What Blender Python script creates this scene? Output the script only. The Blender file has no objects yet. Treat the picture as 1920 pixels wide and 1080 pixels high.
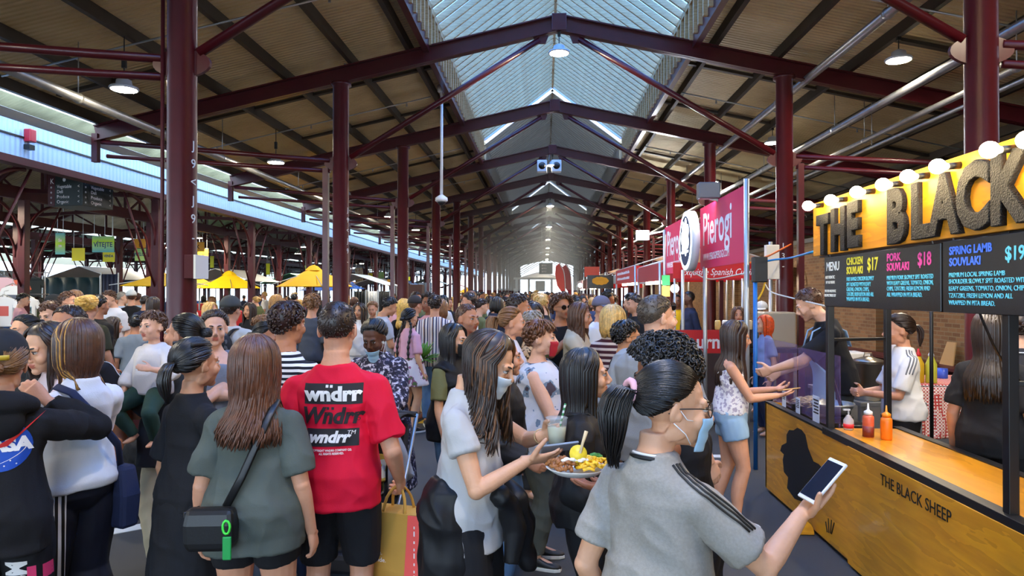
import bpy, math, random
import numpy as np
from mathutils import Vector as V, Matrix, Euler
PI = math.pi
SC = bpy.context.scene
COL = SC.collection
R_ = math.radians
# ---------------------------------------------------------------- camera, sky, lights, exposure
CAMH, FPX = 1.8, 1280.0
PSI, TH = math.atan(62 / FPX), math.atan(8 / FPX)
FW = V((-math.sin(PSI) * math.cos(TH), math.cos(PSI) * math.cos(TH), math.sin(TH)))
RT = V((math.cos(PSI), math.sin(PSI), 0))
UP = RT.cross(FW)
def W(px, py, d):            # point of the hall seen at pixel (px, py), d metres ahead of the camera
    return V((0, 0, CAMH)) + FW * d + RT * ((px - 960) / FPX * d) - UP * ((py - 540) / FPX * d)
cd = bpy.data.cameras.new('camera'); cam = bpy.data.objects.new('camera', cd); COL.objects.link(cam)
cam.location = (0, 0, CAMH); cam.rotation_euler = (PI / 2 + TH, 0, PSI)
cd.sensor_width = 36; cd.lens = 36 * FPX / 1920; cd.clip_start = .05; cd.clip_end = 600
SC.camera = cam
vs = SC.view_settings
vs.view_transform = 'Standard'; vs.look = 'None'; vs.exposure = 1.5; vs.gamma = 1.0; vs.use_curve_mapping = False
wd = bpy.data.worlds.new('sky'); SC.world = wd; wd.use_nodes = True
bg = wd.node_tree.nodes['Background']
bg.inputs[0].default_value = (.62, .80, 1.0, 1); bg.inputs[1].default_value = 2.6
cy = SC.cycles
cy.max_bounces = 7; cy.diffuse_bounces = 4; cy.glossy_bounces = 3; cy.transmission_bounces = 5; cy.transparent_max_bounces = 8
cy.sample_clamp_indirect = 6; cy.caustics_reflective = False; cy.caustics_refractive = False
cy.use_denoising = True
def area_light(name, loc, rot, sx, sy, power, col):
    l = bpy.data.lights.new(name, 'AREA'); l.shape = 'RECTANGLE'; l.size = sx; l.size_y = sy
    l.energy = power; l.color = col
    o = bpy.data.objects.new(name, l); COL.objects.link(o); o.location = loc; o.rotation_euler = rot
    return o
# ---------------------------------------------------------------- materials
def lin(c):
    c = [x / 255 for x in c[:3]]
    return tuple(x / 12.92 if x <= .04045 else ((x + .055) / 1.055) ** 2.4 for x in c) + (1,)
_M = {}
def M(name, c, rough=.6, metal=0, spec=.5, bump=0, bscale=60, var=0, vscale=8, emit=0, trans=0, alpha=1, coat=0, pat=None):
    """plain or patterned surface; c is an sRGB 0-255 colour; pat(nt, base colour) may return a colour socket"""
    if name in _M: return _M[name]
    m = bpy.data.materials.new(name); m.use_nodes = True; _M[name] = m
    nt = m.node_tree; b = nt.nodes['Principled BSDF']
    col = lin(c)
    b.inputs['Base Color'].default_value = col; b.inputs['Roughness'].default_value = rough
    b.inputs['Metallic'].default_value = metal; b.inputs['Specular IOR Level'].default_value = spec
    b.inputs['Coat Weight'].default_value = coat
    m.diffuse_color = col
    if trans: b.inputs['Transmission Weight'].default_value = trans
    if alpha < 1: b.inputs['Alpha'].default_value = alpha
    if emit:
        b.inputs['Emission Color'].default_value = col; b.inputs['Emission Strength'].default_value = emit
    tc = None
    if bump or var or pat: tc = nt.nodes.new('ShaderNodeTexCoord')
    if var:
        n = nt.nodes.new('ShaderNodeTexNoise'); n.inputs['Scale'].default_value = vscale; n.inputs['Detail'].default_value = 4
        nt.links.new(tc.outputs['Object'], n.inputs['Vector'])
        r = nt.nodes.new('ShaderNodeMapRange'); r.inputs[1].default_value = .3; r.inputs[2].default_value = .7
        r.inputs[3].default_value = 1 - var; r.inputs[4].default_value = 1 + var
        nt.links.new(n.outputs[0], r.inputs[0])
        mx = nt.nodes.new('ShaderNodeVectorMath'); mx.operation = 'SCALE'; mx.inputs[0].default_value = col[:3]
        nt.links.new(r.outputs[0], mx.inputs['Scale']); nt.links.new(mx.outputs[0], b.inputs['Base Color'])
    if pat:
        s = pat(nt, tc.outputs['Object'], col)
        nt.links.new(s, b.inputs['Base Color'])
    if bump:
        n = nt.nodes.new('ShaderNodeTexNoise'); n.inputs['Scale'].default_value = bscale; n.inputs['Detail'].default_value = 3
        nt.links.new(tc.outputs['Object'], n.inputs['Vector'])
        bp = nt.nodes.new('ShaderNodeBump'); bp.inputs['Strength'].default_value = bump; bp.inputs['Distance'].default_value = .01
        nt.links.new(n.outputs[0], bp.inputs['Height']); nt.links.new(bp.outputs[0], b.inputs['Normal'])
    return m
def mixc(nt, f, a, b):
    x = nt.nodes.new('ShaderNodeMix'); x.data_type = 'RGBA'
    for s, v in ((x.inputs[0], f), (x.inputs[6], a), (x.inputs[7], b)):
        if isinstance(v, bpy.types.NodeSocket): nt.links.new(v, s)
        elif s is x.inputs[0]: s.default_value = v
        else: s.default_value = v
    return x.outputs[2]
def mth(nt, op, a, b=0, c=0):
    x = nt.nodes.new('ShaderNodeMath'); x.operation = op
    for s, v in zip(x.inputs, (a, b, c)):
        if isinstance(v, bpy.types.NodeSocket): nt.links.new(v, s)
        else: s.default_value = v
    return x.outputs[0]
def axis(nt, vec, k):
    s = nt.nodes.new('ShaderNodeSeparateXYZ'); nt.links.new(vec, s.inputs[0]); return s.outputs[k]
def noise(nt, vec, scale, detail=3, stretch=None):
    if stretch:
        mp = nt.nodes.new('ShaderNodeMapping'); mp.inputs['Scale'].default_value = stretch; nt.links.new(vec, mp.inputs[0]); vec = mp.outputs[0]
    n = nt.nodes.new('ShaderNodeTexNoise'); n.inputs['Scale'].default_value = scale; n.inputs['Detail'].default_value = detail
    nt.links.new(vec, n.inputs['Vector']); return n.outputs[0]
def p_stripe(k, period, frac, c2, off=0):           # stripes along axis k
    def f(nt, vec, col):
        a = mth(nt, 'FRACT', mth(nt, 'MULTIPLY_ADD', axis(nt, vec, k), 1 / period, off + 50))
        return mixc(nt, mth(nt, 'LESS_THAN', a, frac), col, lin(c2))
    return f
def p_multi(k, period, stops, wob=0):                # many-coloured stripes: stops = [(pos, colour)]
    def f(nt, vec, col):
        a = mth(nt, 'FRACT', mth(nt, 'MULTIPLY_ADD', axis(nt, vec, k), 1 / period, 50))
        r = nt.nodes.new('ShaderNodeValToRGB'); r.color_ramp.interpolation = 'CONSTANT'; nt.links.new(a, r.inputs[0])
        e = r.color_ramp.elements
        while len(e) < len(stops): e.new(.5)
        for el, (p, c) in zip(e, stops): el.position = p; el.color = lin(c)
        return r.outputs[0]
    return f
def p_blotch(scale, stops, detail=2, stretch=None):  # printed fabric: noise through hard colour stops
    def f(nt, vec, col):
        r = nt.nodes.new('ShaderNodeValToRGB'); r.color_ramp.interpolation = 'CONSTANT'
        nt.links.new(noise(nt, vec, scale, detail, stretch), r.inputs[0])
        e = r.color_ramp.elements
        while len(e) < len(stops): e.new(.5)
        for el, (p, c) in zip(e, stops): el.position = p; el.color = lin(c)
        return r.outputs[0]
    return f
def p_ramp(scale, c2, stretch, lo=.35, hi=.65, detail=4):   # soft blend to a second colour (wood grain, denim fade)
    def f(nt, vec, col):
        r = nt.nodes.new('ShaderNodeMapRange'); r.inputs[1].default_value = lo; r.inputs[2].default_value = hi
        nt.links.new(noise(nt, vec, scale, detail, stretch), r.inputs[0])
        return mixc(nt, r.outputs[0], col, lin(c2))
    return f
def p_check(period, c2, c3):
    def f(nt, vec, col):
        def st(k): return mth(nt, 'LESS_THAN', mth(nt, 'FRACT', mth(nt, 'MULTIPLY_ADD', axis(nt, vec, k), 1 / period, 50)), .5)
        x = mth(nt, 'ADD', st(0), st(1)); x = mth(nt, 'ADD', x, st(2))
        return mixc(nt, mth(nt, 'LESS_THAN', x, 1.5), mixc(nt, mth(nt, 'LESS_THAN', x, 2.5), lin(c3), col), lin(c2))
    return f
# ---------------------------------------------------------------- mesh building
def npv(p): return np.asarray(p, float)
class MB:
    def __init__(s): s.v = []; s.f = []; s.m = []; s.n = 0
    def add(s, vs, fs, mi=0):
        vs = np.asarray(vs, float).reshape(-1, 3); o = s.n
        s.v.append(vs); s.n += len(vs)
        s.f += [tuple(i + o for i in f) for f in fs]; s.m += [mi] * len(fs)
        return s
    def loft(s, rings, caps=True, mi=0, wrap=True):
        n = len(rings[0]); fs = []
        for k in range(len(rings) - 1):
            for i in range(n if wrap else n - 1):
                j = (i + 1) % n; fs.append((k * n + i, k * n + j, (k + 1) * n + j, (k + 1) * n + i))
        if caps: fs += [tuple(range(n - 1, -1, -1)), tuple((len(rings) - 1) * n + i for i in range(n))]
        return s.add(np.concatenate(rings), fs, mi)
    def tube(s, pts, rad, n=8, mi=0, up=None, caps=True):
        """swept tube; rad: one radius, or per point r or (r_side, r_up)"""
        P = npv(pts); k = len(P)
        if np.isscalar(rad): rad = [rad] * k
        T = np.gradient(P, axis=0) if k > 2 else np.repeat((P[-1:] - P[:1]), k, 0)
        T /= np.linalg.norm(T, axis=1)[:, None] + 1e-12
        u = npv(up) if up is not None else (npv((0, 0, 1)) if abs(T[0][2]) < .9 else npv((0, 1, 0)))
        a = np.linspace(0, 2 * PI, n, endpoint=False); rings = []
        for i in range(k):
            u = u - T[i] * u.dot(T[i]); u /= np.linalg.norm(u) + 1e-12
            w = np.cross(T[i], u); r = rad[i]; ra, rb = (r, r) if np.isscalar(r) else r
            rings.append(P[i] + np.outer(np.cos(a), w) * ra + np.outer(np.sin(a), u) * rb)
        return s.loft(rings, caps, mi)
    def ell(s, c, r, mat=None, nu=16, nv=10, mi=0, p=1):
        th = np.linspace(0, PI, nv + 1)[1:-1]; a = np.linspace(0, 2 * PI, nu, endpoint=False)
        vs = [(0, 0, 1)] + [(math.sin(t) * math.cos(x), math.sin(t) * math.sin(x), math.cos(t)) for t in th for x in a] + [(0, 0, -1)]
        vs = npv(vs)
        if p != 1: vs = np.sign(vs) * np.abs(vs) ** p
        vs = vs * npv(r if not np.isscalar(r) else (r, r, r))
        if mat is not None: vs = vs @ npv(mat)[:3, :3].T
        fs = [(0, 1 + i, 1 + (i + 1) % nu) for i in range(nu)]
        for k in range(nv - 2):
            for i in range(nu):
                j = (i + 1) % nu; b = 1 + k * nu; fs.append((b + i, b + nu + i, b + nu + j, b + j))
        l = len(vs) - 1; b = 1 + (nv - 2) * nu; fs += [(l, b + (i + 1) % nu, b + i) for i in range(nu)]
        return s.add(vs + npv(c), fs, mi)
    def box(s, a, b, mi=0):
        (x0, y0, z0), (x1, y1, z1) = a, b
        x0, x1 = min(x0, x1), max(x0, x1); y0, y1 = min(y0, y1), max(y0, y1); z0, z1 = min(z0, z1), max(z0, z1)
        vs = [(x0, y0, z0), (x1, y0, z0), (x1, y1, z0), (x0, y1, z0), (x0, y0, z1), (x1, y0, z1), (x1, y1, z1), (x0, y1, z1)]
        return s.add(vs, [(0, 3, 2, 1), (4, 5, 6, 7), (0, 1, 5, 4), (1, 2, 6, 5), (2, 3, 7, 6), (3, 0, 4, 7)], mi)
    def bar(s, a, b, w, h, mi=0, up=(0, 0, 1)):      # rectangular bar between two points, w across, h along up
        a, b = npv(a), npv(b); t = (b - a) / np.linalg.norm(b - a); u = npv(up); u = u - t * u.dot(t)
        if np.linalg.norm(u) < 1e-6: u = npv((0, 1, 0)) - t * t[1]
        u /= np.linalg.norm(u); x = np.cross(t, u)
        r = [a + sx * x * w / 2 + sz * u * h / 2 for sx, sz in ((-1, -1), (1, -1), (1, 1), (-1, 1))]
        return s.loft([npv(r), npv(r) + (b - a)], True, mi)
    def lathe(s, prof, c=(0, 0, 0), n=20, mi=0, mat=None):   # prof: [(r, z)]
        a = np.linspace(0, 2 * PI, n, endpoint=False); rings = []
        for r, z in prof:
            q = np.stack([np.cos(a) * max(r, 1e-4), np.sin(a) * max(r, 1e-4), np.full(n, z)], 1)
            if mat is not None: q = q @ npv(mat)[:3, :3].T
            rings.append(q + npv(c))
        return s.loft(rings, True, mi)
    def prism(s, poly, o, x, y, t, mi=0):             # 2D outline in the frame (o; x, y) given thickness vector t
        o, x, y, t = npv(o), npv(x), npv(y), npv(t); q = npv([o + a * x + b * y for a, b in poly])
        return s.loft([q, q + t], True, mi)
    def sheet(s, g, mi=0):                             # grid of points (rows x cols x 3)
        g = npv(g); r, c = g.shape[:2]
        return s.add(g.reshape(-1, 3), [(i * c + j, i * c + j + 1, (i + 1) * c + j + 1, (i + 1) * c + j) for i in range(r - 1) for j in range(c - 1)], mi)
    def mesh(s, name):
        me = bpy.data.meshes.new(name)
        me.from_pydata(np.concatenate(s.v).tolist() if s.v else [], [], s.f)
        me.polygons.foreach_set('material_index', s.m)
        return me
    def build(s, name, mats, parent=None, smooth=False, bevel=0, loc=None, rot=None, thick=0):
        me = s.mesh(name); o = bpy.data.objects.new(name, me); COL.objects.link(o)
        for m in (mats if isinstance(mats, (list, tuple)) else [mats]): me.materials.append(m)
        if smooth: me.polygons.foreach_set('use_smooth', [True] * len(me.polygons))
        if parent: o.parent = parent
        if loc is not None: o.location = loc
        if rot is not None: o.rotation_euler = rot
        if thick: b = o.modifiers.new('thick', 'SOLIDIFY'); b.thickness = thick
        if bevel:
            b = o.modifiers.new('bevel', 'BEVEL'); b.width = bevel; b.segments = 2; b.limit_method = 'ANGLE'
        if smooth and bevel: o.modifiers.new('wn', 'WEIGHTED_NORMAL')
        return o
def empty(name, loc=(0, 0, 0), rz=0):
    o = bpy.data.objects.new(name, None); COL.objects.link(o); o.location = loc; o.rotation_euler = (0, 0, rz); o.empty_display_size = .1
    return o
def tag(o, label=None, cat=None, group=None, kind=None):
    if label: o['label'] = label
    if cat: o['category'] = cat
    if group: o['group'] = group
    if kind: o['kind'] = kind
    return o
def struct(o, label=None): return tag(o, label, None, None, 'structure')
def copy_tree(o, parent=None):
    c = o.copy(); COL.objects.link(c)
    if parent: c.parent = parent
    for ch in o.children: copy_tree(ch, c)
    return c
def spline(pts, n=16):                                   # Catmull-Rom through points
    P = npv(pts); P = np.vstack([2 * P[0] - P[1], P, 2 * P[-1] - P[-2]]); out = []
    segs = len(P) - 3; t = np.linspace(0, segs, n)
    for x in t:
        k = min(int(x), segs - 1); u = x - k; a, b, c, d = P[k:k + 4]
        out.append(.5 * (2 * b + (c - a) * u + (2 * a - 5 * b + 4 * c - d) * u * u + (3 * b - a - 3 * c + d) * u ** 3))
    return npv(out)
def text(name, s, size, mat, parent, loc, rot, depth=.002, bev=0, off=0, align='LEFT', shear=0, sx=1, space=1):
    cu = bpy.data.curves.new(name, 'FONT'); cu.body = s; cu.size = size; cu.extrude = depth; cu.bevel_depth = bev; cu.offset = off
    cu.align_x = align; cu.shear = shear; cu.space_character = space; cu.resolution_u = 3
    cu.materials.append(mat)
    q = bpy.data.objects.new(name, cu); me = bpy.data.meshes.new_from_object(q); bpy.data.objects.remove(q); bpy.data.curves.remove(cu); me.name = name
    o = bpy.data.objects.new(name, me); COL.objects.link(o); o.location = loc; o.rotation_euler = rot; o.scale = (sx, 1, 1)
    if parent: o.parent = parent
    return o
# ---------------------------------------------------------------- people
def n3(p, seed=0):                                       # smooth value noise, vectorised
    p = np.asarray(p, float); i = np.floor(p).astype(np.int64); f = p - i; f = f * f * (3 - 2 * f)
    def h(x, y, z):
        n = (x * 374761393 + y * 668265263 + z * 2147483647 + seed * 1274126177) & 0xffffffff
        n = ((n ^ (n >> 13)) * 1274126177) & 0xffffffff
        return ((n ^ (n >> 16)) & 0xffff) / 32767.5 - 1
    r = 0
    for dx in (0, 1):
        for dy in (0, 1):
            for dz in (0, 1):
                w = (f[:, 0] if dx else 1 - f[:, 0]) * (f[:, 1] if dy else 1 - f[:, 1]) * (f[:, 2] if dz else 1 - f[:, 2])
                r = r + w * h(i[:, 0] + dx, i[:, 1] + dy, i[:, 2] + dz)
    return r
BAKE = []                                                # meshes that still have to be fused into one skin
def fuse(o, vox, sm, post=None):
    r = o.modifiers.new('fuse', 'REMESH'); r.mode = 'VOXEL'; r.voxel_size = vox; r.use_smooth_shade = True
    if sm: s = o.modifiers.new('sm', 'SMOOTH'); s.factor = .5; s.iterations = sm
    BAKE.append((o, post)); return o
def bake_all():
    dg = bpy.context.evaluated_depsgraph_get()
    for o, post in BAKE:
        me = bpy.data.meshes.new_from_object(o.evaluated_get(dg)); old = o.data
        mats = [m for m in old.materials]
        me.materials.clear()
        for m in mats: me.materials.append(m)
        if post: post(me)
        me.polygons.foreach_set('use_smooth', [True] * len(me.polygons))
        if not mats or True:
            pass
        me.name = o.name; o.modifiers.clear(); o.data = me
    BAKE.clear()
def folds(amp, f=9, seed=0, zs=.45):                    # cloth folds pushed into a fused garment
    def post(me):
        n = len(me.vertices); co = np.empty(n * 3); me.vertices.foreach_get('co', co); co = co.reshape(-1, 3)
        no = np.empty(n * 3); me.vertex_normals.foreach_get('vector', no); no = no.reshape(-1, 3)
        q = co + .04 * np.stack([n3(co * 7, 3 + seed), n3(co * 7, 4 + seed), n3(co * 7, 5 + seed)], 1)
        a = 1 - np.abs(n3(q * npv((f, f, f * zs)), seed)) * 2
        b = 1 - np.abs(n3((q + q[:, [2, 0, 1]] * .6) * f * .9, seed + 9)) * 2
        co += no * (amp * (a * .6 + b * .6))[:, None]
        me.vertices.foreach_set('co', co.ravel())
    return post
def by_place(fn):                                       # material slot of a face from the place of its centre
    def post(me):
        n = len(me.polygons); c = np.empty(n * 3); me.polygons.foreach_get('center', c)
        me.polygons.foreach_set('material_index', fn(c.reshape(-1, 3)).astype(int))
    return post
def rotm(ax, deg): return npv(Matrix.Rotation(R_(deg), 3, ax))
TOR = {'m': [(.80, .06, .06, 0), (.84, .13, .095, 0), (.88, .162, .105, -.006), (.95, .168, .110, -.01), (1.03, .155, .102, 0), (1.10, .148, .102, .005), (1.18, .156, .108, .005), (1.26, .166, .113, 0), (1.32, .166, .104, -.008), (1.365, .146, .088, -.014), (1.40, .108, .072, -.02), (1.435, .070, .062, -.02), (1.47, .058, .06, -.012), (1.54, .055, .058, .0)],
       'f': [(.80, .06, .06, 0), (.84, .135, .10, 0), (.88, .166, .115, -.01), (.95, .170, .118, -.012), (1.03, .147, .10, 0), (1.10, .128, .09, .004), (1.18, .134, .096, .006), (1.25, .142, .10, .004), (1.31, .142, .093, -.006), (1.355, .124, .078, -.012), (1.39, .090, .064, -.016), (1.42, .060, .054, -.018), (1.46, .047, .049, -.01), (1.54, .045, .049, .0)]}
def ease(x): x = min(1, max(0, x)); return x * x * (3 - 2 * x)
class Rig:
    """joints of one body at 1.7 m scale, facing +Y, x to its own right; scaled by s afterwards"""
    def __init__(r, sex='f', s=1, girth=1, lean=0, side=0, twist=0, head=(0, 0, 0), R=None, L=None, rl=None, ll=None, neck=0, hs=1.04, limb=1):
        r.sex, r.s, r.g, r.lean, r.side, r.tw, r.hs = sex, s, girth, lean, side, twist, hs
        r.lb = limb * (.5 + .5 * girth)
        m = sex == 'm'
        r.sh = {}; r.el = {}; r.wr = {}; r.hd = {}; r.hip = {}; r.kn = {}; r.an = {}
        r.arm = {1: R or {}, -1: L or {}}
        for k in (1, -1):
            S = r.bend(npv((k * ((.176 if m else .148) + .05 * (girth - 1)), -.012, 1.33 if m else 1.318)))
            a = r.arm[k]; w = npv(a['h']) if 'h' in a else npv((k * (.238 + .12 * (girth - 1)), .03, .815))
            up, fo = (.295, .255) if m else (.28, .245)
            pole = npv(a['p']) if 'p' in a else npv((k * .35, -1, -.25))
            e, w = r.ik(S, w, up, fo, pole)
            r.sh[k], r.el[k], r.wr[k] = S, e, w
            lg = (rl if k == 1 else ll) or {}
            H = npv((k * .088, -.005, .90)); f = npv(lg['f']) if 'f' in lg else npv((k * .10, -.02, .085))
            kn, f = r.ik(H, f, .42, .41, npv(lg.get('p', (k * .1, 1, 0))))
            r.hip[k], r.kn[k], r.an[k] = H, kn, f
            r.hd[k] = lg.get('toe', k * -8)
        yaw, pit, rol = head                              # degrees: + yaw turns to its left, + pitch looks down
        r.HM = rotm('Z', yaw + twist) @ rotm('X', -pit - lean * .5) @ rotm('Y', rol)
        nb = r.bend(npv((0, -.012, 1.43 if m else 1.41))); r.nb = nb
        r.ho = nb + r.HM @ npv((0, .022, .055)) + npv((0, .012 * (pit / 20) + neck, 0))   # chin-level centre of the head
    def ik(r, a, b, l1, l2, pole):
        d = b - a; D = np.linalg.norm(d)
        if D > (l1 + l2) * .995: b = a + d / D * (l1 + l2) * .995; d = b - a; D = np.linalg.norm(d)
        D = max(D, abs(l1 - l2) + .02); u = d / np.linalg.norm(d)
        x = (l1 * l1 - l2 * l2 + D * D) / (2 * D); h = math.sqrt(max(0, l1 * l1 - x * x))
        p = pole - u * pole.dot(u); p /= np.linalg.norm(p) + 1e-9
        return a + u * x + p * h, a + u * D
    def bmat(r, z):
        w = ease((z - .93) / .3); return rotm('Z', r.tw * w) @ rotm('X', -r.lean * w) @ rotm('Y', r.side * w)
    def bend(r, p):
        o = npv((0, 0, .93)); return o + r.bmat(p[2]) @ (p - o)
    def ring(r, z, rx, ry, yc, n=24, p=.86, squash=None):
        a = np.linspace(0, 2 * PI, n, endpoint=False); c, s_ = np.cos(a), np.sin(a)
        q = np.stack([np.sign(c) * np.abs(c) ** p * rx, np.sign(s_) * np.abs(s_) ** p * ry + yc, np.full(n, z)], 1)
        o = npv((0, 0, .93)); return o + (q - o) @ r.bmat(z).T
    def prof(r, z):
        T = npv(TOR[r.sex]); rx, ry, yc = (np.interp(z, T[:, 0], T[:, k]) for k in (1, 2, 3))
        g = 1 + (r.g - 1) * ease((1.46 - z) / .1); return rx * g, ry * (1 + (g - 1) * 1.35), yc + (g - 1) * .04
    def torso(r, mb, z0, z1, inf=0, fn=None, n=20):
        """rings of the trunk between two heights, pushed out by inf (or fn(z) -> extra rx, ry)"""
        zs = [z0] + [t[0] for t in TOR[r.sex] if z0 + .01 < t[0] < z1 - .01] + [z1]; rings = []
        for z in zs:
            rx, ry, yc = r.prof(z); ex, ey = fn(z) if fn else (inf, inf); rings.append(r.ring(z, rx + ex, ry + ey, yc))
        mb.loft(rings)
        if z1 > 1.38:
            for k in (1, -1):
                a = r.bend(npv((k * .03, -.02, 1.385 if r.sex == 'm' else 1.37))); b = r.sh[k] + npv((0, 0, -.004))
                mb.tube([a, a * .5 + b * .5, b], [.038 + inf, .045 + inf, .048 + inf] if r.sex == 'm' else [.032 + inf, .039 + inf, .043 + inf], 12)
        if r.sex == 'f' and z0 < 1.2 and z1 > 1.3 and r.s > .75:
            for k in (1, -1):
                mb.ell(r.bend(npv((k * .066, .060 + .05 * (r.g - 1), 1.235))), (.060 + inf * .8, .050 + inf * .8, .064 + inf * .8), r.bmat(1.24))
    def limbpts(r, a, b, c, n=7):
        p = spline([a, a * .5 + b * .5, b, b * .5 + c * .5, c], n * 2 - 1); return p
    def armtube(r, mb, k, t0, t1, inf=0, fn=None, n=14):
        S, E, Wp = r.sh[k], r.el[k], r.wr[k]; g = (1.0 if r.sex == 'm' else .86) * r.lb; pts = []; rad = []
        for t in np.linspace(t0, t1, max(4, int((t1 - t0) * 14))):
            q = S + (E - S) * t * 2 if t < .5 else E + (Wp - E) * (t - .5) * 2
            pts.append(q); rr = np.interp(t, [0, .1, .3, .48, .6, .75, 1], [.052, .053, .048, .041, .043, .037, .027]) * g
            rad.append(rr + (fn(t) if fn else inf))
        mb.tube(pts, rad, n)
        if t0 == 0: mb.ell(S, rad[0] * 1.0)
        if t0 < .5 < t1: mb.ell(E, np.interp(.5, np.linspace(t0, t1, len(rad)), rad))
    def legtube(r, mb, k, t0, t1, inf=0, fn=None, n=16):
        H, K, A = r.hip[k], r.kn[k], r.an[k]; g = (1 if r.sex == 'm' else 1.04) * r.lb; pts = []; rad = []
        for t in np.linspace(t0, t1, max(4, int((t1 - t0) * 16))):
            q = H + (K - H) * t * 2 if t < .5 else K + (A - K) * (t - .5) * 2
            b = npv((0, -.018, 0)) * math.sin(max(0, t - .5) * 2 * PI) * (1 if t < .85 else .5)
            pts.append(q + b); rr = np.interp(t, [0, .12, .3, .46, .54, .65, .75, .9, 1], [.088, .09, .075, .058, .054, .058, .054, .038, .036]) * g
            rad.append(rr + (fn(t) if fn else inf))
        mb.tube(pts, rad, n)
        if t0 < .5 < t1: mb.ell(K, np.interp(.5, np.linspace(t0, t1, len(rad)), rad) * .99)
    def hand(r, mb, k):
        a = r.arm[k]; w = r.wr[k]; f = npv(a['f']) if 'f' in a else w - r.el[k]
        f = f / np.linalg.norm(f); n = npv(a.get('n', (-k, .15, 0))); n = n - f * n.dot(f); n /= np.linalg.norm(n) + 1e-9
        t = np.cross(f, n) * k; cu = a.get('c', .35); g = .94 if r.sex == 'f' else 1.05
        def rg(d, hw, ht, o=0):
            an = np.linspace(0, 2 * PI, 14, endpoint=False)
            return w + f * d * g + np.outer(np.sign(np.cos(an)) * np.abs(np.cos(an)) ** .7 * hw * g, t) + np.outer(np.sin(an) * ht * g, n) + t * o
        mb.loft([rg(-.03, .026, .022), rg(0, .026, .02), rg(.03, .036, .018), rg(.06, .041, .016), rg(.088, .038, .013)])
        for i, (o, l) in enumerate(((.030, .074), (.010, .084), (-.011, .078), (-.030, .06))):
            p = w + f * (.083 - (.008 if i in (0, 3) else 0)) * g + t * o * g; an = 0; pts = [p - f * .012]; c = cu * (1 + .12 * (i - 1))
            for j, (fr, bd) in enumerate(((.46, 52), (.30, 72), (.24, 46))):
                an += R_(bd * c); d = f * math.cos(an) + n * math.sin(an) + t * (.05 - .035 * i) * (1 - cu)
                pts.append(pts[-1] + d * l * fr * g + (f * .012 if j == 0 else 0))
            mb.tube(spline(pts, 8), [.0098 * g, .0098 * g, .0095 * g, .009 * g, .0088 * g, .0085 * g, .008 * g, .006 * g], 8)
        th = a.get('th', .25); p = w + f * .022 * g + t * .028 * g
        d1 = f * .6 + t * .8 + n * th; d1 /= np.linalg.norm(d1); d2 = f * .85 + t * .3 + n * (th + cu * .5); d2 /= np.linalg.norm(d2)
        pts = [p - d1 * .012, p + d1 * .044 * g, p + (d1 * .044 + d2 * .034) * g, p + (d1 * .044 + d2 * .06) * g]
        mb.tube(spline(pts, 7), [.015 * g, .014 * g, .012 * g, .0112 * g, .011 * g, .010 * g, .007 * g], 9)
        r.grip = getattr(r, 'grip', {}); r.grip[k] = (w + f * .085 * g + n * .03, f, n, t)
    def H(r, q):                                          # head-local point -> body frame
        return r.ho + (npv(q) * r.hs) @ r.HM.T
CRA, CRR = npv((0, -.012, .138)), npv((.0765, .096, .089))
def cdir(th, ph): return npv((math.sin(th) * math.sin(ph), math.sin(th) * math.cos(ph), math.cos(th)))
def head_mesh(r, mb, age=0, jaw=1.0):
    E = lambda c, q, rot=None: mb.ell(r.H(c), npv(q) * r.hs, r.HM if rot is None else r.HM @ rot, 18, 12)
    E(CRA, CRR)
    E((0, .030, .085), (.063 * jaw, .062, .088)); E((0, .045, .05), (.050 * jaw, .05, .052)); E((0, .074, .013), (.022 * jaw, .022, .019))
    for k in (1, -1):
        E((k * .036, .066, .076), (.025, .026, .028)); E((k * .050 * jaw, .010, .042), (.011, .036, .026), rotm('X', 35))
        E((k * .026, .083, .131), (.027, .011, .010), rotm('Z', -k * 18))
        E((k * .011, .103, .071), (.009, .011, .008)); E((k * .079, -.006, .100), (.0075, .018, .032), rotm('X', -14) @ rotm('Z', k * 22)); E((k * .0765, .004, .088), (.009, .012, .016))
        E((k * .031, .081, .1205), (.0165, .011, .0065)); E((k * .031, .081, .103), (.0155, .010, .0055))
    mb.tube([r.H(q) for q in ((0, .089, .128), (0, .099, .105), (0, .113, .082), (0, .116, .074))], [.0095 * r.hs, .0098 * r.hs, .0125 * r.hs, .0095 * r.hs], 10)
    E((0, .091, .0515), (.0245, .011, .0065)); E((0, .0885, .0405), (.021, .011, .0075))
    mb.tube([r.nb + r.bmat(1.4) @ npv((0, -.01, -.05)), r.nb + r.bmat(1.43) @ npv((0, 0, .02)), r.H((0, -.012, .03)), r.H((0, -.015, .09))], [(.060 if r.sex == 'm' else .046) * q for q in (1.08, .96, .95, 1)], 16)
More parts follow.
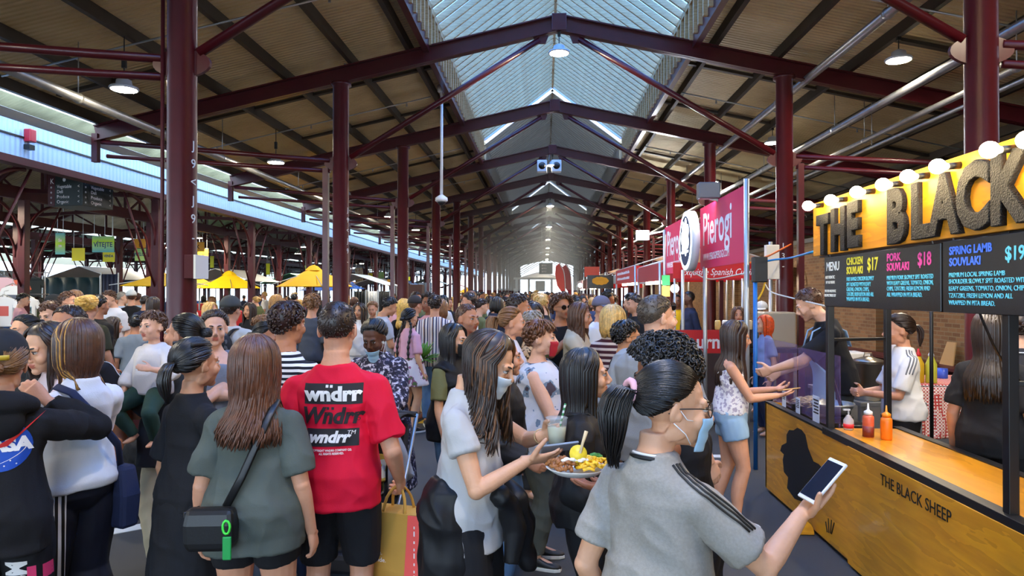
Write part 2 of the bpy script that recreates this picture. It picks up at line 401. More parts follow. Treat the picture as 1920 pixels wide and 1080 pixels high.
def face_bits(r, o, pr, iris, brow, dark=(20, 14, 12)):
    for k in (1, -1):
        mb = MB(); mb.ell((0, 0, 0), npv((.0128, .0105, .0085)) * r.hs, None, 14, 10)
        mb.ell(npv((0, .0062, -.0005)) * r.hs, npv((.0066, .0052, .0066)) * r.hs, None, 12, 8, 1)
        mb.ell(npv((0, .0045, .0062)) * r.hs, npv((.0148, .0085, .0022)) * r.hs, None, 12, 6, 2)
        e = mb.build('eye', [M('eye_white', (190, 180, 172), .3), iris, M('lash', dark, .6)], o, True)
        e.matrix_local = Matrix.Translation(V(r.H((k * .031, .0845, .1115)) * r.s)) @ (Matrix([list(x) for x in r.HM]).to_4x4()) @ Matrix.Scale(r.s, 4)
        pts = [r.H((k * (.013 + .011 * i), (.0985, .0955, .088, .0755)[i] + .001, .1305 + (.0, .004, .0045, -.001)[i])) * r.s for i in range(4)]
        m2 = MB().tube(pts, [(.0042 * r.s * q, .0022 * r.s) for q in (.8, 1.1, .9, .4)], 6, up=(0, 1, 0)); m2.build('eyebrow', brow, o, True)
TLIM = [(0, 50), (25, 52), (45, 60), (65, 80), (80, 92), (100, 114), (130, 132), (180, 136)]
def tlim(ph): a = abs(((math.degrees(ph) + 180) % 360) - 180); return R_(np.interp(a, [t[0] for t in TLIM], [t[1] for t in TLIM]))
def csurf(th, ph, off): return CRA + cdir(th, ph) * (CRR + off)
def make_hair(r, o, mat, style='short', L=.3, seed=0, N=160, vol=.016, wave=0, open_=48, part=0, tie=(78, 180), tail=.03, mat2=None, name='hair', w=1.0):
    rng = random.Random(seed); mb = MB(); n = 40; m = 12; rows = []
    lo = style in ('long', 'bob'); gath = style in ('pony', 'bun', 'updo')
    for j in range(m + 1):
        row = []
        for i in range(n + 1):
            ph = 2 * PI * i / n; t = j / m; lim = tlim(ph)
            if gath: lim *= 1.0
            th = max(.02, t * lim); e = (vol if not gath else .007) * (1 - t ** 3 * .85)
            if style in ('short', 'curly'): e *= (.45 if style == 'short' else 1) * (.55 + .45 * math.cos(th * .8)) * (1.1 + .25 * math.sin(ph * 5 + seed) * math.sin(th * 7))
            row.append(r.H(csurf(th, ph, e)))
        rows.append(row)
    mb.sheet(rows)
    clump = lambda pts, wd, tk, mi=0, up=None: mb.tube([r.H(q) for q in pts], [(wd * q * r.hs, tk * q * r.hs) for q in [.5] + [1] * (len(pts) - 3) + [.75, .2]], 5, mi, up)
    def away(q, ph): return q
    if style == 'short':
        for i in range(N):
            ph = rng.uniform(0, 2 * PI); lim = tlim(ph); th = lim * math.sqrt(rng.uniform(.01, .97)); q = csurf(th, ph, vol * .4 * (1 - (th / lim) ** 3 * .7))
            fl = cdir(min(th + .8, 2.6), ph) - cdir(th, ph); fl = fl / np.linalg.norm(fl) * .7 + npv((rng.uniform(-.35, .35) + part, rng.uniform(-.2, .3), 0)) * (1 if th < 1 else .3)
            nn = cdir(th, ph); k = L * rng.uniform(.6, 1.2) * (.45 + .55 * ease((1.7 - th) / 1.2))
            clump([q - nn * .004, q + fl * k * .35 + nn * vol * .45, q + fl * k * .7 + nn * vol * .6, q + fl * k + nn * vol * .25], (.0065 if L > .03 else .0038) * w, (.0035 if L > .03 else .0022) * w, 0)
    elif style == 'curly':
        for i in range(N):
            ph = rng.uniform(0, 2 * PI); lim = tlim(ph); th = lim * math.sqrt(rng.uniform(.01, 1)); q = csurf(th, ph, vol * rng.uniform(.7, 1.5)); nn = cdir(th, ph)
            a = npv((rng.gauss(0, 1), rng.gauss(0, 1), rng.gauss(0, 1))); a -= nn * a.dot(nn); a /= np.linalg.norm(a); b = np.cross(nn, a); rr = rng.uniform(.006, .011)
            clump([q + (a * math.cos(x) + b * math.sin(x)) * rr + nn * .004 * x * .6 for x in np.linspace(0, 7.5, 9)], .004 * w, .0035 * w)
    elif lo:
        for i in range(N):
            sgn = rng.choice((1, -1)); ph = sgn * R_(open_ + (180 - open_) * rng.random() ** .8); th0 = R_(rng.uniform(3, 40)); off = vol * rng.uniform(.55, 1.15)
            p0 = part * .02; ph0 = ph * (.55 if abs(ph) < 1.6 else 1)
            pts = []
            for t in np.linspace(0, 1, 7):
                th = th0 + (R_(93) - th0) * t; p2 = ph0 + (ph - ph0) * t; q = csurf(th, p2, off * (.8 + .5 * t)); q[0] += p0 * (1 - t) * (1 - t); pts.append(q)
            q = pts[-1].copy(); fz = rng.uniform(.9, 1.08) * L; drop = q[2] - (.225 - fz); gv = r.HM.T @ npv((0, 0, -1)); gx, gy = gv[0] / -gv[2], gv[1] / -gv[2]; a0 = rng.uniform(0, 6.3); k = max(3, int(drop / .035))
            rad0 = math.hypot(q[0], q[1] + .012); hx, hy = q[0] / rad0, (q[1] + .012) / rad0
            for j in range(1, k + 1):
                z = q[2] - drop * j / k; rr = rad0 * (1 - .10 * ease((.08 - z + 0) / .12) * (1 if L > .26 else -.6)) + .055 * ease((-.04 - z) / .14) * (1.0 if hy < .2 else .4)
                if L <= .3 and z < .06: rr *= 1 - .18 * ease((.0 - z) / .06 + .5)
                x = npv((hx * rr, hy * rr - .012, z)); x[0] += wave * math.sin(j * 1.1 + a0) * j / k; x[1] += wave * math.cos(j * 1.1 + a0) * j / k
                if z < -.03 and hy < .3: x[1] = min(x[1], np.interp(z, [-.2, -.1, -.03], [-.128, -.105, -.06]) + (.16 * ease((abs(x[0]) - .07) / .05) if z > -.16 else .06 * ease((abs(x[0]) - .09) / .05)))
                dz_ = q[2] - z; x = x + npv((gx * dz_, gy * dz_, 0)); pts.append(x)
            clump(pts, .010 * w * rng.uniform(.8, 1.3), .0045 * w, 1 if mat2 and rng.random() < .3 and abs(ph) < 1.9 else 0)
    if gath:
        T = csurf(R_(tie[0]), R_(tie[1]), .012); td = cdir(R_(tie[0]), R_(tie[1])); tu = T - CRA; tu /= np.linalg.norm(tu)
        for i in range(N):
            ph = 2 * PI * (i + rng.random()) / N; a = cdir(tlim(ph) * rng.uniform(.75, 1.0), ph); om = math.acos(max(-1, min(1, a.dot(td)))); pts = []
            for t in np.linspace(0, 1, 9):
                d = (math.sin((1 - t) * om) * a + math.sin(t * om) * td) / max(math.sin(om), 1e-3) if om > .05 else td
                d = d / np.linalg.norm(d); pts.append(CRA + d * (CRR + .004 + .007 * math.sin(PI * t) + .004 * t + .003 * rng.random()))
            clump(pts, .0095 * w, .0035 * w, 1 if mat2 and rng.random() < .3 else 0)
        if style == 'pony':
            for i in range(int(N * .5)):
                a0 = rng.uniform(0, 2 * PI); rr = tail * math.sqrt(rng.random()); bx = np.cross(tu, npv((0, 0, 1))); bx /= np.linalg.norm(bx); bz = np.cross(bx, tu); pts = []
                k = rng.uniform(.8, 1.05)
                for t in np.linspace(0, 1, 9):
                    c = T + tu * (.055 * math.sin(min(1, t * 2.2) * PI / 2)) + npv((0, 0, .02 * math.sin(min(1, t * 3) * PI) - L * k * max(0, t - .08)))
                    s_ = rr * (.3 + .9 * math.sin(min(1, .12 + t) * PI) ** .6)
                    if t > .3: c = c + npv((0, .03 * (t - .3), 0))
                    pts.append(c + (bx * math.cos(a0) + tu * math.sin(a0) * .8) * s_ + npv((wave * math.sin(t * 9 + a0), wave * math.cos(t * 8 + a0), 0)) * t)
                clump(pts, .008 * w, .004 * w)
        if style == 'bun':
            B = T + tu * L * .75
            for i in range(int(N * .6)):
                t0 = rng.uniform(0, 6.3); ti = rng.uniform(-1, 1); pts = [B + (cdir(1.2 + ti * .9 + .25 * math.sin(3 * x), t0 + x) * L * rng.uniform(.9, 1.04)) for x in np.linspace(0, 1.6, 7)]
                clump(pts, .009 * w, .005 * w)
            mb.ell(r.H(B), L * .93 * r.hs)
        r.tie = r.H(T + tu * .004)
    mats = [mat] + ([mat2] if mat2 else [])
    q = mb.build(name, mats, o, True); q.data.transform(Matrix.Scale(r.s, 4)); return q
def face_arc(r, a0, a1, z0, z1, off, nu=16, nv=8, prof=None):
    g = []
    for j in range(nv + 1):
        z = z0 + (z1 - z0) * j / nv; row = []
        for i in range(nu + 1):
            a = R_(a0 + (a1 - a0) * i / nu); rx = np.interp(z, [0, .03, .06, .1, .14], [.045, .058, .066, .072, .075]); ry = np.interp(z, [0, .02, .05, .075, .1, .13], [.092, .098, .10, .112, .104, .09])
            b = math.cos(a) ** 2; y = ry * abs(math.cos(a)) ** .6 * (1 if math.cos(a) > 0 else -1) if abs(a) < 1.5 else 0
            row.append(r.H((rx * 1.03 * math.sin(a) * (1 + off * 4), y + off + (prof(i / nu, j / nv) if prof else 0), z)))
        g.append(row)
    return g
def face_mask(r, o, mat, chin=0, loops=True, pleat=True, name='face_mask'):
    g = face_arc(r, -64, 64, -.010 - chin, .091 - chin, .009, 22, 14, (lambda u, v: .0016 * math.sin(v * 19) * (1 - abs(2 * u - 1))) if pleat else (lambda u, v: .008 * (1 - abs(2 * u - 1)) * math.sin(v * PI)))
    q = MB().sheet(npv(g) * r.s).build(name, mat, o, True); so = q.modifiers.new('t', 'SOLIDIFY'); so.thickness = .002; so.offset = 1
    if loops:
        for k in (1, -1):
            mb = MB()
            for z in (.012, .080): mb.tube(npv([r.H((k * .060, .050, z - chin)), r.H((k * .072, .03, z * .6 + .035 - chin * .6)), r.H((k * .083, -.008, .098 + (z - .046) * .8))]) * r.s, .0016 * r.s, 5)
            mb.build('ear_loop', M('mask_loop', (235, 238, 240), .6), q, True)
    return q
def glasses(r, o, frame, lens=None, dz=0, dy=0, name='glasses', tilt=0, wd=.027):
    mb = MB(); T = lambda q: r.H(npv(q) + npv((0, dy, dz))) * r.s
    for k in (1, -1):
        mb.tube([T((k * .033 + wd * math.cos(a), .104 - abs(wd * math.cos(a) + .004) * .12, .112 + .021 * math.sin(a))) for a in np.linspace(0, 2 * PI, 17)], .0018 * r.s, 5, caps=False)
        mb.tube([T((k * .06, .098, .117)), T((k * .076, .06, .118)), T((k * .082, .0, .112)), T((k * .080, -.025, .095))], .0018 * r.s, 5)
    mb.tube([T((-.007, .103, .114)), T((0, .106, .117)), T((.007, .103, .114))], .0016 * r.s, 5)
    q = mb.build(name, frame, o, True)
    if lens:
        m2 = MB()
        for k in (1, -1): m2.prism([(k * .033 + wd * math.cos(a), .112 + .021 * math.sin(a)) for a in np.linspace(0, 2 * PI, 14)[:-1]], (0, .102, 0), (1, 0, 0), (0, 0, 1), (0, .0015, 0))
        for i in range(len(m2.v)): m2.v[i] = npv([T(x) for x in m2.v[i]])
        m2.build('lens', lens, q)
    return q
def cap_hat(r, o, mat, back=False, name='cap', brimmat=None, strap=False):
    mb = MB(); rows = []; n = 32; f = -1 if back else 1
    for j in range(9):
        rows.append([r.H(csurf(max(.02, R_(82) * j / 8) if j < 8 else R_(87), 2 * PI * i / n, .018 + (.006 * math.sin(j / 8 * PI))) + npv((0, 0, .012 - .012 * j / 8))) for i in range(n + 1)])
    q = MB().sheet(npv(rows) * r.s).build(name, mat, o, True); so = q.modifiers.new('t', 'SOLIDIFY'); so.thickness = .003
    g = []
    for j in range(6):
        g.append([r.H(csurf(R_(84), R_(a), .018) * npv((1, 1, 1)) + npv((0, f * .072 * j / 5 * math.cos(R_(a)) ** 1.0, -.020 * (j / 5) ** 1.5 + .004 - .016 * (a / 62) ** 2 * j / 5)) if not back else r.H(csurf(R_(84), PI + R_(a), .018) + npv((0, -.072 * j / 5 * math.cos(R_(a)), -.022 * j / 5)))) if False else r.H(csurf(R_(84), R_(a) + (PI if back else 0), .018) + npv((0, f * .075 * j / 5 * math.cos(R_(a)), -.024 * (j / 5) ** 1.4 + .004))) for a in np.linspace(-62, 62, 15)])
    b = MB().sheet(npv(g) * r.s).build('brim', brimmat or mat, q, True); so = b.modifiers.new('t', 'SOLIDIFY'); so.thickness = .004
    mb.ell(r.H(CRA + npv((0, 0, CRR[2] + .03))) * r.s, npv((.008, .008, .005)) * r.s); mb.build('button', mat, q, True)
    return q
def shoes(r, o, mat, sole):
    for k in (1, -1):
        A = r.an[k]; ang = R_(r.hd[k]); c, s_ = math.cos(ang), math.sin(ang); X, Y = npv((c, s_, 0)), npv((-s_, c, 0)); B = npv((A[0], A[1], A[2] - .085))
        def rg(y, hw, h, z0=.018, n=14):
            a = np.linspace(0, 2 * PI, n, endpoint=False); zc = (h + z0) / 2
            return B + np.outer(np.cos(a) * hw, X) + Y * y + np.outer(zc + np.sign(np.sin(a)) * np.abs(np.sin(a)) ** .8 * (h - z0) / 2, npv((0, 0, 1)))
        mb = MB().loft([rg(-.082, .014, .06), rg(-.072, .030, .085), rg(-.03, .035, .10), (rg(.02, .038, .10)), rg(.06, .042, .075), rg(.10, .045, .058), rg(.145, .042, .048), rg(.175, .03, .04), rg(.19, .012, .03)])
        mb.v = [v * r.s for v in mb.v]; sh = mb.build('shoe', mat, o, True)
        m2 = MB(); pl = [(-.034, -.07), (-.02, -.088), (.02, -.088), (.034, -.07), (.037, 0), (.047, .09), (.042, .15), (.02, .19), (-.02, .19), (-.042, .15), (-.047, .09), (-.037, 0)]
        m2.prism(pl, B + npv((0, 0, .001)), X, Y, (0, 0, .024)); m2.v = [v * r.s for v in m2.v]; m2.build('sole', sole, sh, bevel=.004)
def garment(r, o, name, mb, mat, vox, amp=.008, f=11, seed=0, sm=3, zs=.45, post=None):
    q = mb.build(name, mat, o); q.data.transform(Matrix.Scale(r.s, 4)); fo = folds(amp, f, seed, zs) if amp else None
    def both(me):
        if fo: fo(me)
        if post: post(me)
    return fuse(q, vox, sm, both)
def top(r, z0=.86, neck=1.435, ease_=.012, hem=None, sl=.34, slw=.017, sleeve=True, drape=.6, sides=(1, -1)):
    """shirt volume: trunk rings eased out, falling straight below the chest, and sleeves to sl of the arm (1 = wrist)"""
    mb = MB(); hx, hy, _ = r.prof(max(z0, .93)); cx, cyy, _ = r.prof(1.25)
    hem = hem if hem is not None else .03
    def fn(z):
        rx, ry, _ = r.prof(z); e = ease_ if z > 1.2 else ease_ + (hem - ease_) * (1.2 - z) / .3
        if z < 1.25:
            t = ease((1.25 - z) / .15) * drape; tx = cx + (max(hx, cx * .96) - cx) * ease((1.25 - z) / .3); ty = cyy + .02 + (hy - cyy) * ease((1.25 - z) / .3)
            if z < .95: return max(e, max(hx, cx * .96) + hem - rx), max(e, max(hy, cyy) + hem - ry)
            return e + max(0, tx - rx) * t, e + max(0, ty - ry) * t
        return e, e
    r.torso(mb, z0, neck, ease_, fn)
    if sleeve:
        for k in sides: r.armtube(mb, k, 0, sl, 0, lambda t: ease_ * .9 + slw * (t / max(sl, .01)) ** 1.2 * (1 if sl < .6 else .6))
    return mb
def pants(r, t1=.97, e0=.012, e1=.02, waist=1.04, fn=None):
    mb = MB(); r.torso(mb, .81, waist, e0 + .004)
    for k in (1, -1): r.legtube(mb, k, 0, t1, 0, fn or (lambda t: e0 + (e1 - e0) * t))
    return mb
def skirt(r, z1, z0, w0, w1, d=None, n=8):
    mb = MB(); rings = []
    for i in range(n + 1):
        z = z1 + (z0 - z1) * i / n; rx, ry, yc = r.prof(max(z, .9)); t = i / n; rings.append(r.ring(z, rx + w0 + (w1 - w0) * t, (ry + w0 + (w1 - w0) * t), yc))
    mb.loft(rings); return mb
SKIN = {'pale': (222, 170, 140), 'fair': (208, 150, 118), 'tan': (186, 126, 92), 'olive': (196, 140, 104), 'east': (214, 160, 124), 'dark': (92, 56, 40), 'brown': (140, 88, 62)}
def skin_mat(k):
    c = SKIN[k]; return M('skin_' + k, c, .5, 0, .4, .12, 90, .06, 14)
def lip_mat(k):
    c = SKIN[k]; return M('lip_' + k, (c[0] * .88, c[1] * .66, c[2] * .68), .4)
def hairm(n, c, rough=.4):
    m = M('hair_' + n, c, rough, 0, .6, 0, 60, .35, 40); return m
IRIS = lambda: M('iris_brown', (44, 28, 20), .15)
def body(r, vox, skin='fair', face=True, jaw=1.0, bare=(1, 1), name='person', stubble=None):
    """the whole figure as one fused skin; bare = build (arms, legs)"""
    mb = MB(); r.torso(mb, .80, 1.50)
    for k in (1, -1):
        r.armtube(mb, k, 0, 1); r.hand(mb, k); r.legtube(mb, k, 0, 1)
        A = r.an[k]; ang = R_(r.hd[k]); Y = npv((-math.sin(ang), math.cos(ang), 0)); mb.tube([A + npv((0, 0, .02)) - Y * .03, A + Y * .03 + npv((0, 0, -.03)), A + Y * .10 + npv((0, 0, -.05)), A + Y * .15 + npv((0, 0, -.055))], [.034, .034, .028, .014], 10)
    head_mesh(r, mb, 0, jaw)
    o = mb.build(name, [skin_mat(skin), lip_mat(skin)] + ([stubble] if stubble else [])); o.data.transform(Matrix.Scale(r.s, 4))
    def post(me):
        n = len(me.polygons); c = np.empty(n * 3); me.polygons.foreach_get('center', c); c = c.reshape(-1, 3) / r.s
        h = ((c - r.ho) @ r.HM) / r.hs
        q = ((h - npv((0, .096, .0515))) / npv((.024, .016, .0065))) ** 2; q2 = ((h - npv((0, .094, .0405))) / npv((.021, .016, .0075))) ** 2
        mi = np.where((q.sum(1) < 1) | (q2.sum(1) < 1), 1, 0)
        if stubble: mi = np.where((mi == 0) & (h[:, 2] < .062 - .25 * (h[:, 1] - .09)) & (h[:, 2] > -.02) & (h[:, 1] > .02) & (np.abs(h[:, 0]) < .072), 2, mi)
        me.polygons.foreach_set('material_index', mi.astype(int))
    return fuse(o, vox, 3, post)
def place(o, r, px, py, d, rot, z=0):
    """stand the figure so that the crown of its head is seen at (px, py), d metres ahead"""
    t = W(px, py, d); h = V(r.H((0, -.012, .235)) * r.s); h.rotate(Euler((0, 0, R_(rot))))
    o.location = (t.x - h.x, t.y - h.y, z); o.rotation_euler = (0, 0, R_(rot)); r.o = o; r.rot = rot
    return o
def height(py, d, r=None):                              # body height (m) of somebody whose crown is seen at row py
    return W(960, py, d).z
def at_hand(r, k, off=(0, 0, 0)):
    """world matrix of what a hand holds: origin in the palm, x along the thumb side, y along the fingers, z out of the palm"""
    g, f, n, t = r.grip[k]; m = Matrix([[t[i], f[i], n[i], 0] for i in range(3)] + [[0, 0, 0, 1]])
    p = V((g + t * off[0] + f * off[1] + n * off[2]) * r.s)
    return Matrix.Translation(V(r.o.location)) @ Matrix.Rotation(R_(r.rot), 4, 'Z') @ Matrix.Translation(p) @ m
def world(r, q): return Matrix.Translation(V(r.o.location)) @ Matrix.Rotation(R_(r.rot), 4, 'Z') @ V(npv(q) * r.s)
# ---------------------------------------------------------------- the market hall
STEP, Y0, XL, XR, XM = 4.95, 6.2, -3.38, 3.84, .23
def roofz(x): return 6.33 - .22 * abs(x - XM)
NB = 18
def p_asph(nt, vec, col): return mixc(nt, noise(nt, vec, 260, 2), mixc(nt, noise(nt, vec, .9, 5), col, lin((88, 87, 84))), lin((56, 56, 56)))
ASPH = M('asphalt', (62, 62, 62), .72, 0, .35, .5, 300, pat=p_asph)
RED = M('maroon_paint', (74, 15, 22), .3, 0, .5, .04, 8, .12, 5)
RED2 = M('maroon_paint_dull', (70, 18, 26), .5, 0, .4, 0, 8, .15, 4)
PURL = M('purlin_steel', (58, 52, 46), .55, .3, .4, 0, 8, .2, 3)
def corr(nt, vec, col): return mixc(nt, noise(nt, vec, 2.2, 6), mixc(nt, noise(nt, vec, 40, 3), col, lin((176, 154, 106))), lin((226, 208, 164)))
def corr_bump(m, k, period, h=.012):
    nt = m.node_tree; tc = nt.nodes.new('ShaderNodeTexCoord')
    s = mth(nt, 'SINE', mth(nt, 'MULTIPLY', axis(nt, tc.outputs['Object'], k), 2 * PI / period))
    b = nt.nodes.new('ShaderNodeBump'); b.inputs['Distance'].default_value = h; b.inputs['Strength'].default_value = .8
    nt.links.new(s, b.inputs['Height']); nt.links.new(b.outputs[0], nt.nodes['Principled BSDF'].inputs['Normal']); return m
ROOF = corr_bump(M('roof_sheet', (196, 174, 126), .6, .1, .4, pat=corr), 1, .09)
WHITE_SHEET = corr_bump(M('white_ribbed_sheet', (164, 198, 250), .5), 1, .11)
ROOF_G = corr_bump(M('roof_sheet_grey', (190, 190, 172), .6, .1, .4, pat=p_ramp(1.2, (150, 150, 136), (1, 1, 1))), 1, .12)
WHITEP = M('white_paint', (205, 205, 200), .6)
YELP = M('yellow_road_paint', (205, 160, 30), .6, 0, .4, 0, 8, .15, 12)
STEEL = M('galvanised_steel', (170, 172, 172), .35, .8, .5, .05, 30, .1, 9)
BLACK = M('black_metal', (18, 18, 20), .4)
struct(MB().box((-75, -25, -.2), (30, 150, 0)).build('floor', ASPH))
n = 0
def line(x0, y0, x1, y1, w=.11, m=WHITEP):
    global n; n += 1
    a, b = npv((x0, y0, .002)), npv((x1, y1, .002)); struct(MB().bar(a, b, w, .005).build('trim_%d' % n, m))
for x0, x1, y in ((-8, -4.2, 8.35), (-8, -3.6, 6.05), (-9, -4.4, 10.85), (-9, -4.5, 12.9), (-9.5, -4.5, 15)): line(x0, y - x0 * .0485 * 0, x1, y)
line(-4.0, 4.35, -3.05, 5.15, .13); line(-4.6, 13.6, -6.3, 12.2, .11)
line(-4.9, 12.45, -6.6, 12.45, .45, YELP); line(-4.7, 11.45, -6.6, 11.45, .4, YELP); line(-1.6, 9.3, -1.1, 12.8, .3, YELP); line(1.2, 7.6, 1.95, 7.6, .12)
# roof: two slopes with purlins, bridging and rafters
YA, YB = -15, Y0 + STEP * NB
def slope(nm, x0, x1):
    t = .012; mb = MB(); mb.loft([npv([(x0, YA, roofz(x0) + .16), (x1, YA, roofz(x1) + .16), (x1, YA, roofz(x1) + .18), (x0, YA, roofz(x0) + .18)]) + npv((0, (YB - YA) * q, 0)) for q in (0, 1)])
    return struct(mb.build(nm, ROOF))
EX0, EX1, SK0, SK1 = -7.62, 11.6, -1.95, 2.43
slope('ceiling', EX0, SK0); slope('ceiling', SK1, EX1)
for x in (-7.5, -6.5, -5.4, -4.3, -3.2, -2.25, 2.75, 3.75, 4.85, 5.95, 7.05, 8.15, 9.25, 10.35, 11.4):
    z = roofz(x) + .075; struct(MB().bar((x, YA, z), (x, YB, z), .075, .165).build('purlin', PURL), 'dark steel purlin running along under the roof sheets')
bm_ = None
for j in range(2 * NB):
    y = Y0 - STEP * 1.25 + STEP * .5 * j
    if y > 62: break
    for a, b in ((EX0 + .3, -5.4), (-5.4, -3.2), (-3.2, SK0), (SK1, 4.85), (4.85, 7.05), (7.05, 10.35)):
        if (j + int(a * 7)) % 3 == 0: continue
        struct(MB().bar((a, y, roofz(a) + .10), (b, y, roofz(b) + .10), .09, .05).build('bridging_bar', PURL), 'dark steel bar bridging two purlins under the roof sheets')
for x in (SK0, SK1): struct(MB().bar((x, YA, roofz(x) + .02), (x, YB, roofz(x) + .02), .10, .24).build('beam', RED), 'maroon beam along the edge of the skylight opening')
def ibeam(mb, a, b, w, h, t=.022):
    a, b = npv(a), npv(b); mb.bar(a, b, t, h)
    for s in (1, -1): mb.bar(a + npv((0, 0, s * (h - t) / 2)), b + npv((0, 0, s * (h - t) / 2)), w, t)
def truss(y):
    e = struct(empty('roof_truss', (0, y, 0)), 'maroon steel roof truss spanning the aisle')
    for sx, xe, xc in ((-1, EX0 + .05, XL), (1, EX1 - .1, XR)):
        mb = MB(); ibeam(mb, (XM, 0, roofz(XM) - .14), (xe, 0, roofz(xe) - .14), .15, .27); mb.build('rafter', RED, e)
        gz = 3.93
        MB().tube([(xc - sx * .16, 0, gz + .1), (XM + sx * .32, 0, roofz(XM + sx * .32) - .33)], .048, 10).build('strut', RED, e, True)
        MB().tube([(xc + sx * .18, 0, gz + .05), (xe - sx * .1, 0, roofz(xe) - .28)], .042, 10).build('tie', RED, e, True)
        MB().tube([(xc + sx * .18, 0, gz - .12), (xe - sx * .2, 0, roofz(xe) - .52)], .036, 10).build('tie', RED, e, True)
        MB().prism([(.22 * math.cos(a) * 1.25, .13 * math.sin(a)) for a in np.linspace(0, 2 * PI, 25)[:-1]], (xc, -.02, gz), (1, 0, 0), (0, 0, 1), (0, .04, 0)).build('gusset_plate', RED, e)
        MB().bar((xe, 0, roofz(xe) - .14), (xe, 0, roofz(xe) - .62), .1, .09, up=(0, 1, 0)).build('hanger', RED, e)
        MB().prism([(-.13, .0), (.13, .03), (.10, -.13), (-.08, -.13)], (XM + sx * .30, -.02, roofz(XM + sx * .3) - .27), (sx, 0, 0), (0, 0, 1), (0, .04, 0)).build('gusset_plate', RED, e)
    MB().box((XM - .12, -.09, roofz(XM) - .28), (XM + .12, .09, roofz(XM) + .0)).build('ridge_plate', RED, e, bevel=.01)
    return e
t0 = truss(Y0 + STEP)
for k in range(-4, NB):
    if k != 1: c = copy_tree(t0); c.location = (0, Y0 + STEP * k, 0)
def column(x, y):
    h = roofz(x) - .27; c = MB().lathe([(.19, 0), (.19, .05), (.15, .07), (.13, .12), (.13, h - .06), (.17, h - .04), (.17, h)], n=28).build('column', RED, None, True, loc=(x, y, 0))
    return struct(c)
cl0 = column(XL, Y0); cr0 = column(XR, Y0)
SPOST = struct(MB().box((-.045, -.045, 0), (.045, .045, 3.86)).build('post', RED, None, loc=(XL - .25, Y0 + STEP, 0)), 'slim square maroon post beside the second left column')
SIDE = ['left', 'right']; NTH = ['nearest', 'second', 'third', 'fourth', 'fifth', 'sixth', 'seventh', 'eighth', 'ninth', 'tenth', 'eleventh', 'twelfth', 'thirteenth', 'fourteenth', 'fifteenth', 'sixteenth', 'seventeenth', 'eighteenth']
for k in range(NB):
    for c0, x, sd in ((cl0, XL, 0), (cr0, XR, 1)):
        c = c0 if k == 0 else c0.copy()
        if k: COL.objects.link(c); c.location = (x, Y0 + STEP * k, 0)
        tag(c, '%s round maroon steel column in the row along the %s of the aisle' % (NTH[k], SIDE[sd]))
        if k > 1 or (k == 1 and sd): q = SPOST.copy(); COL.objects.link(q); q.location = (x + (.25 if sd else -.25), Y0 + STEP * k, 0); q['label'] = 'slim square maroon post beside the %s %s column' % (NTH[k], SIDE[sd])
        if k < 3:
            ang = R_(20) if sd == 0 else R_(-150); s_ = 'J9<J9-' if sd == 0 else '13-'
            for i, ch in enumerate(s_):
                a = R_(-14) if sd == 0 else R_(-118)
                t = text('bay_marking', ch, .12, WHITEP, c, (.128 * math.cos(a), .128 * math.sin(a), (3.12 - .17 * i) if sd == 0 else (2.50 - .16 * i)), (PI / 2, 0, a + PI / 2), .004, align='CENTER')
# skylight: timber sides and rafters, translucent sheets, open slots between sections
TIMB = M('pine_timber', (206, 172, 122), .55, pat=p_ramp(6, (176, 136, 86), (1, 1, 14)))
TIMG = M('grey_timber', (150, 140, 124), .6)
def translucent(name, c, k=.85, col2=None):
    m = bpy.data.materials.new(name); m.use_nodes = True; nt = m.node_tree; nt.nodes.remove(nt.nodes['Principled BSDF'])
    out = nt.nodes['Material Output']; t = nt.nodes.new('ShaderNodeBsdfTranslucent'); d = nt.nodes.new('ShaderNodeBsdfDiffuse'); x = nt.nodes.new('ShaderNodeMixShader')
    tc = nt.nodes.new('ShaderNodeTexCoord'); f = noise(nt, tc.outputs['Object'], 3.5, 6); cc = mixc(nt, f, lin(c), lin(col2 or [min(255, v * 1.25) for v in c]))
    nt.links.new(cc, t.inputs[0]); nt.links.new(cc, d.inputs[0]); x.inputs[0].default_value = k
    nt.links.new(d.outputs[0], x.inputs[1]); nt.links.new(t.outputs[0], x.inputs[2]); nt.links.new(x.outputs[0], out.inputs[0])
    m.diffuse_color = lin(c); return m
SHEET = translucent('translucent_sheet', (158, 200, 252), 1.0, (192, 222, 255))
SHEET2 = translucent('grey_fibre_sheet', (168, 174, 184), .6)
EZ, RZ = 6.5, 8.12
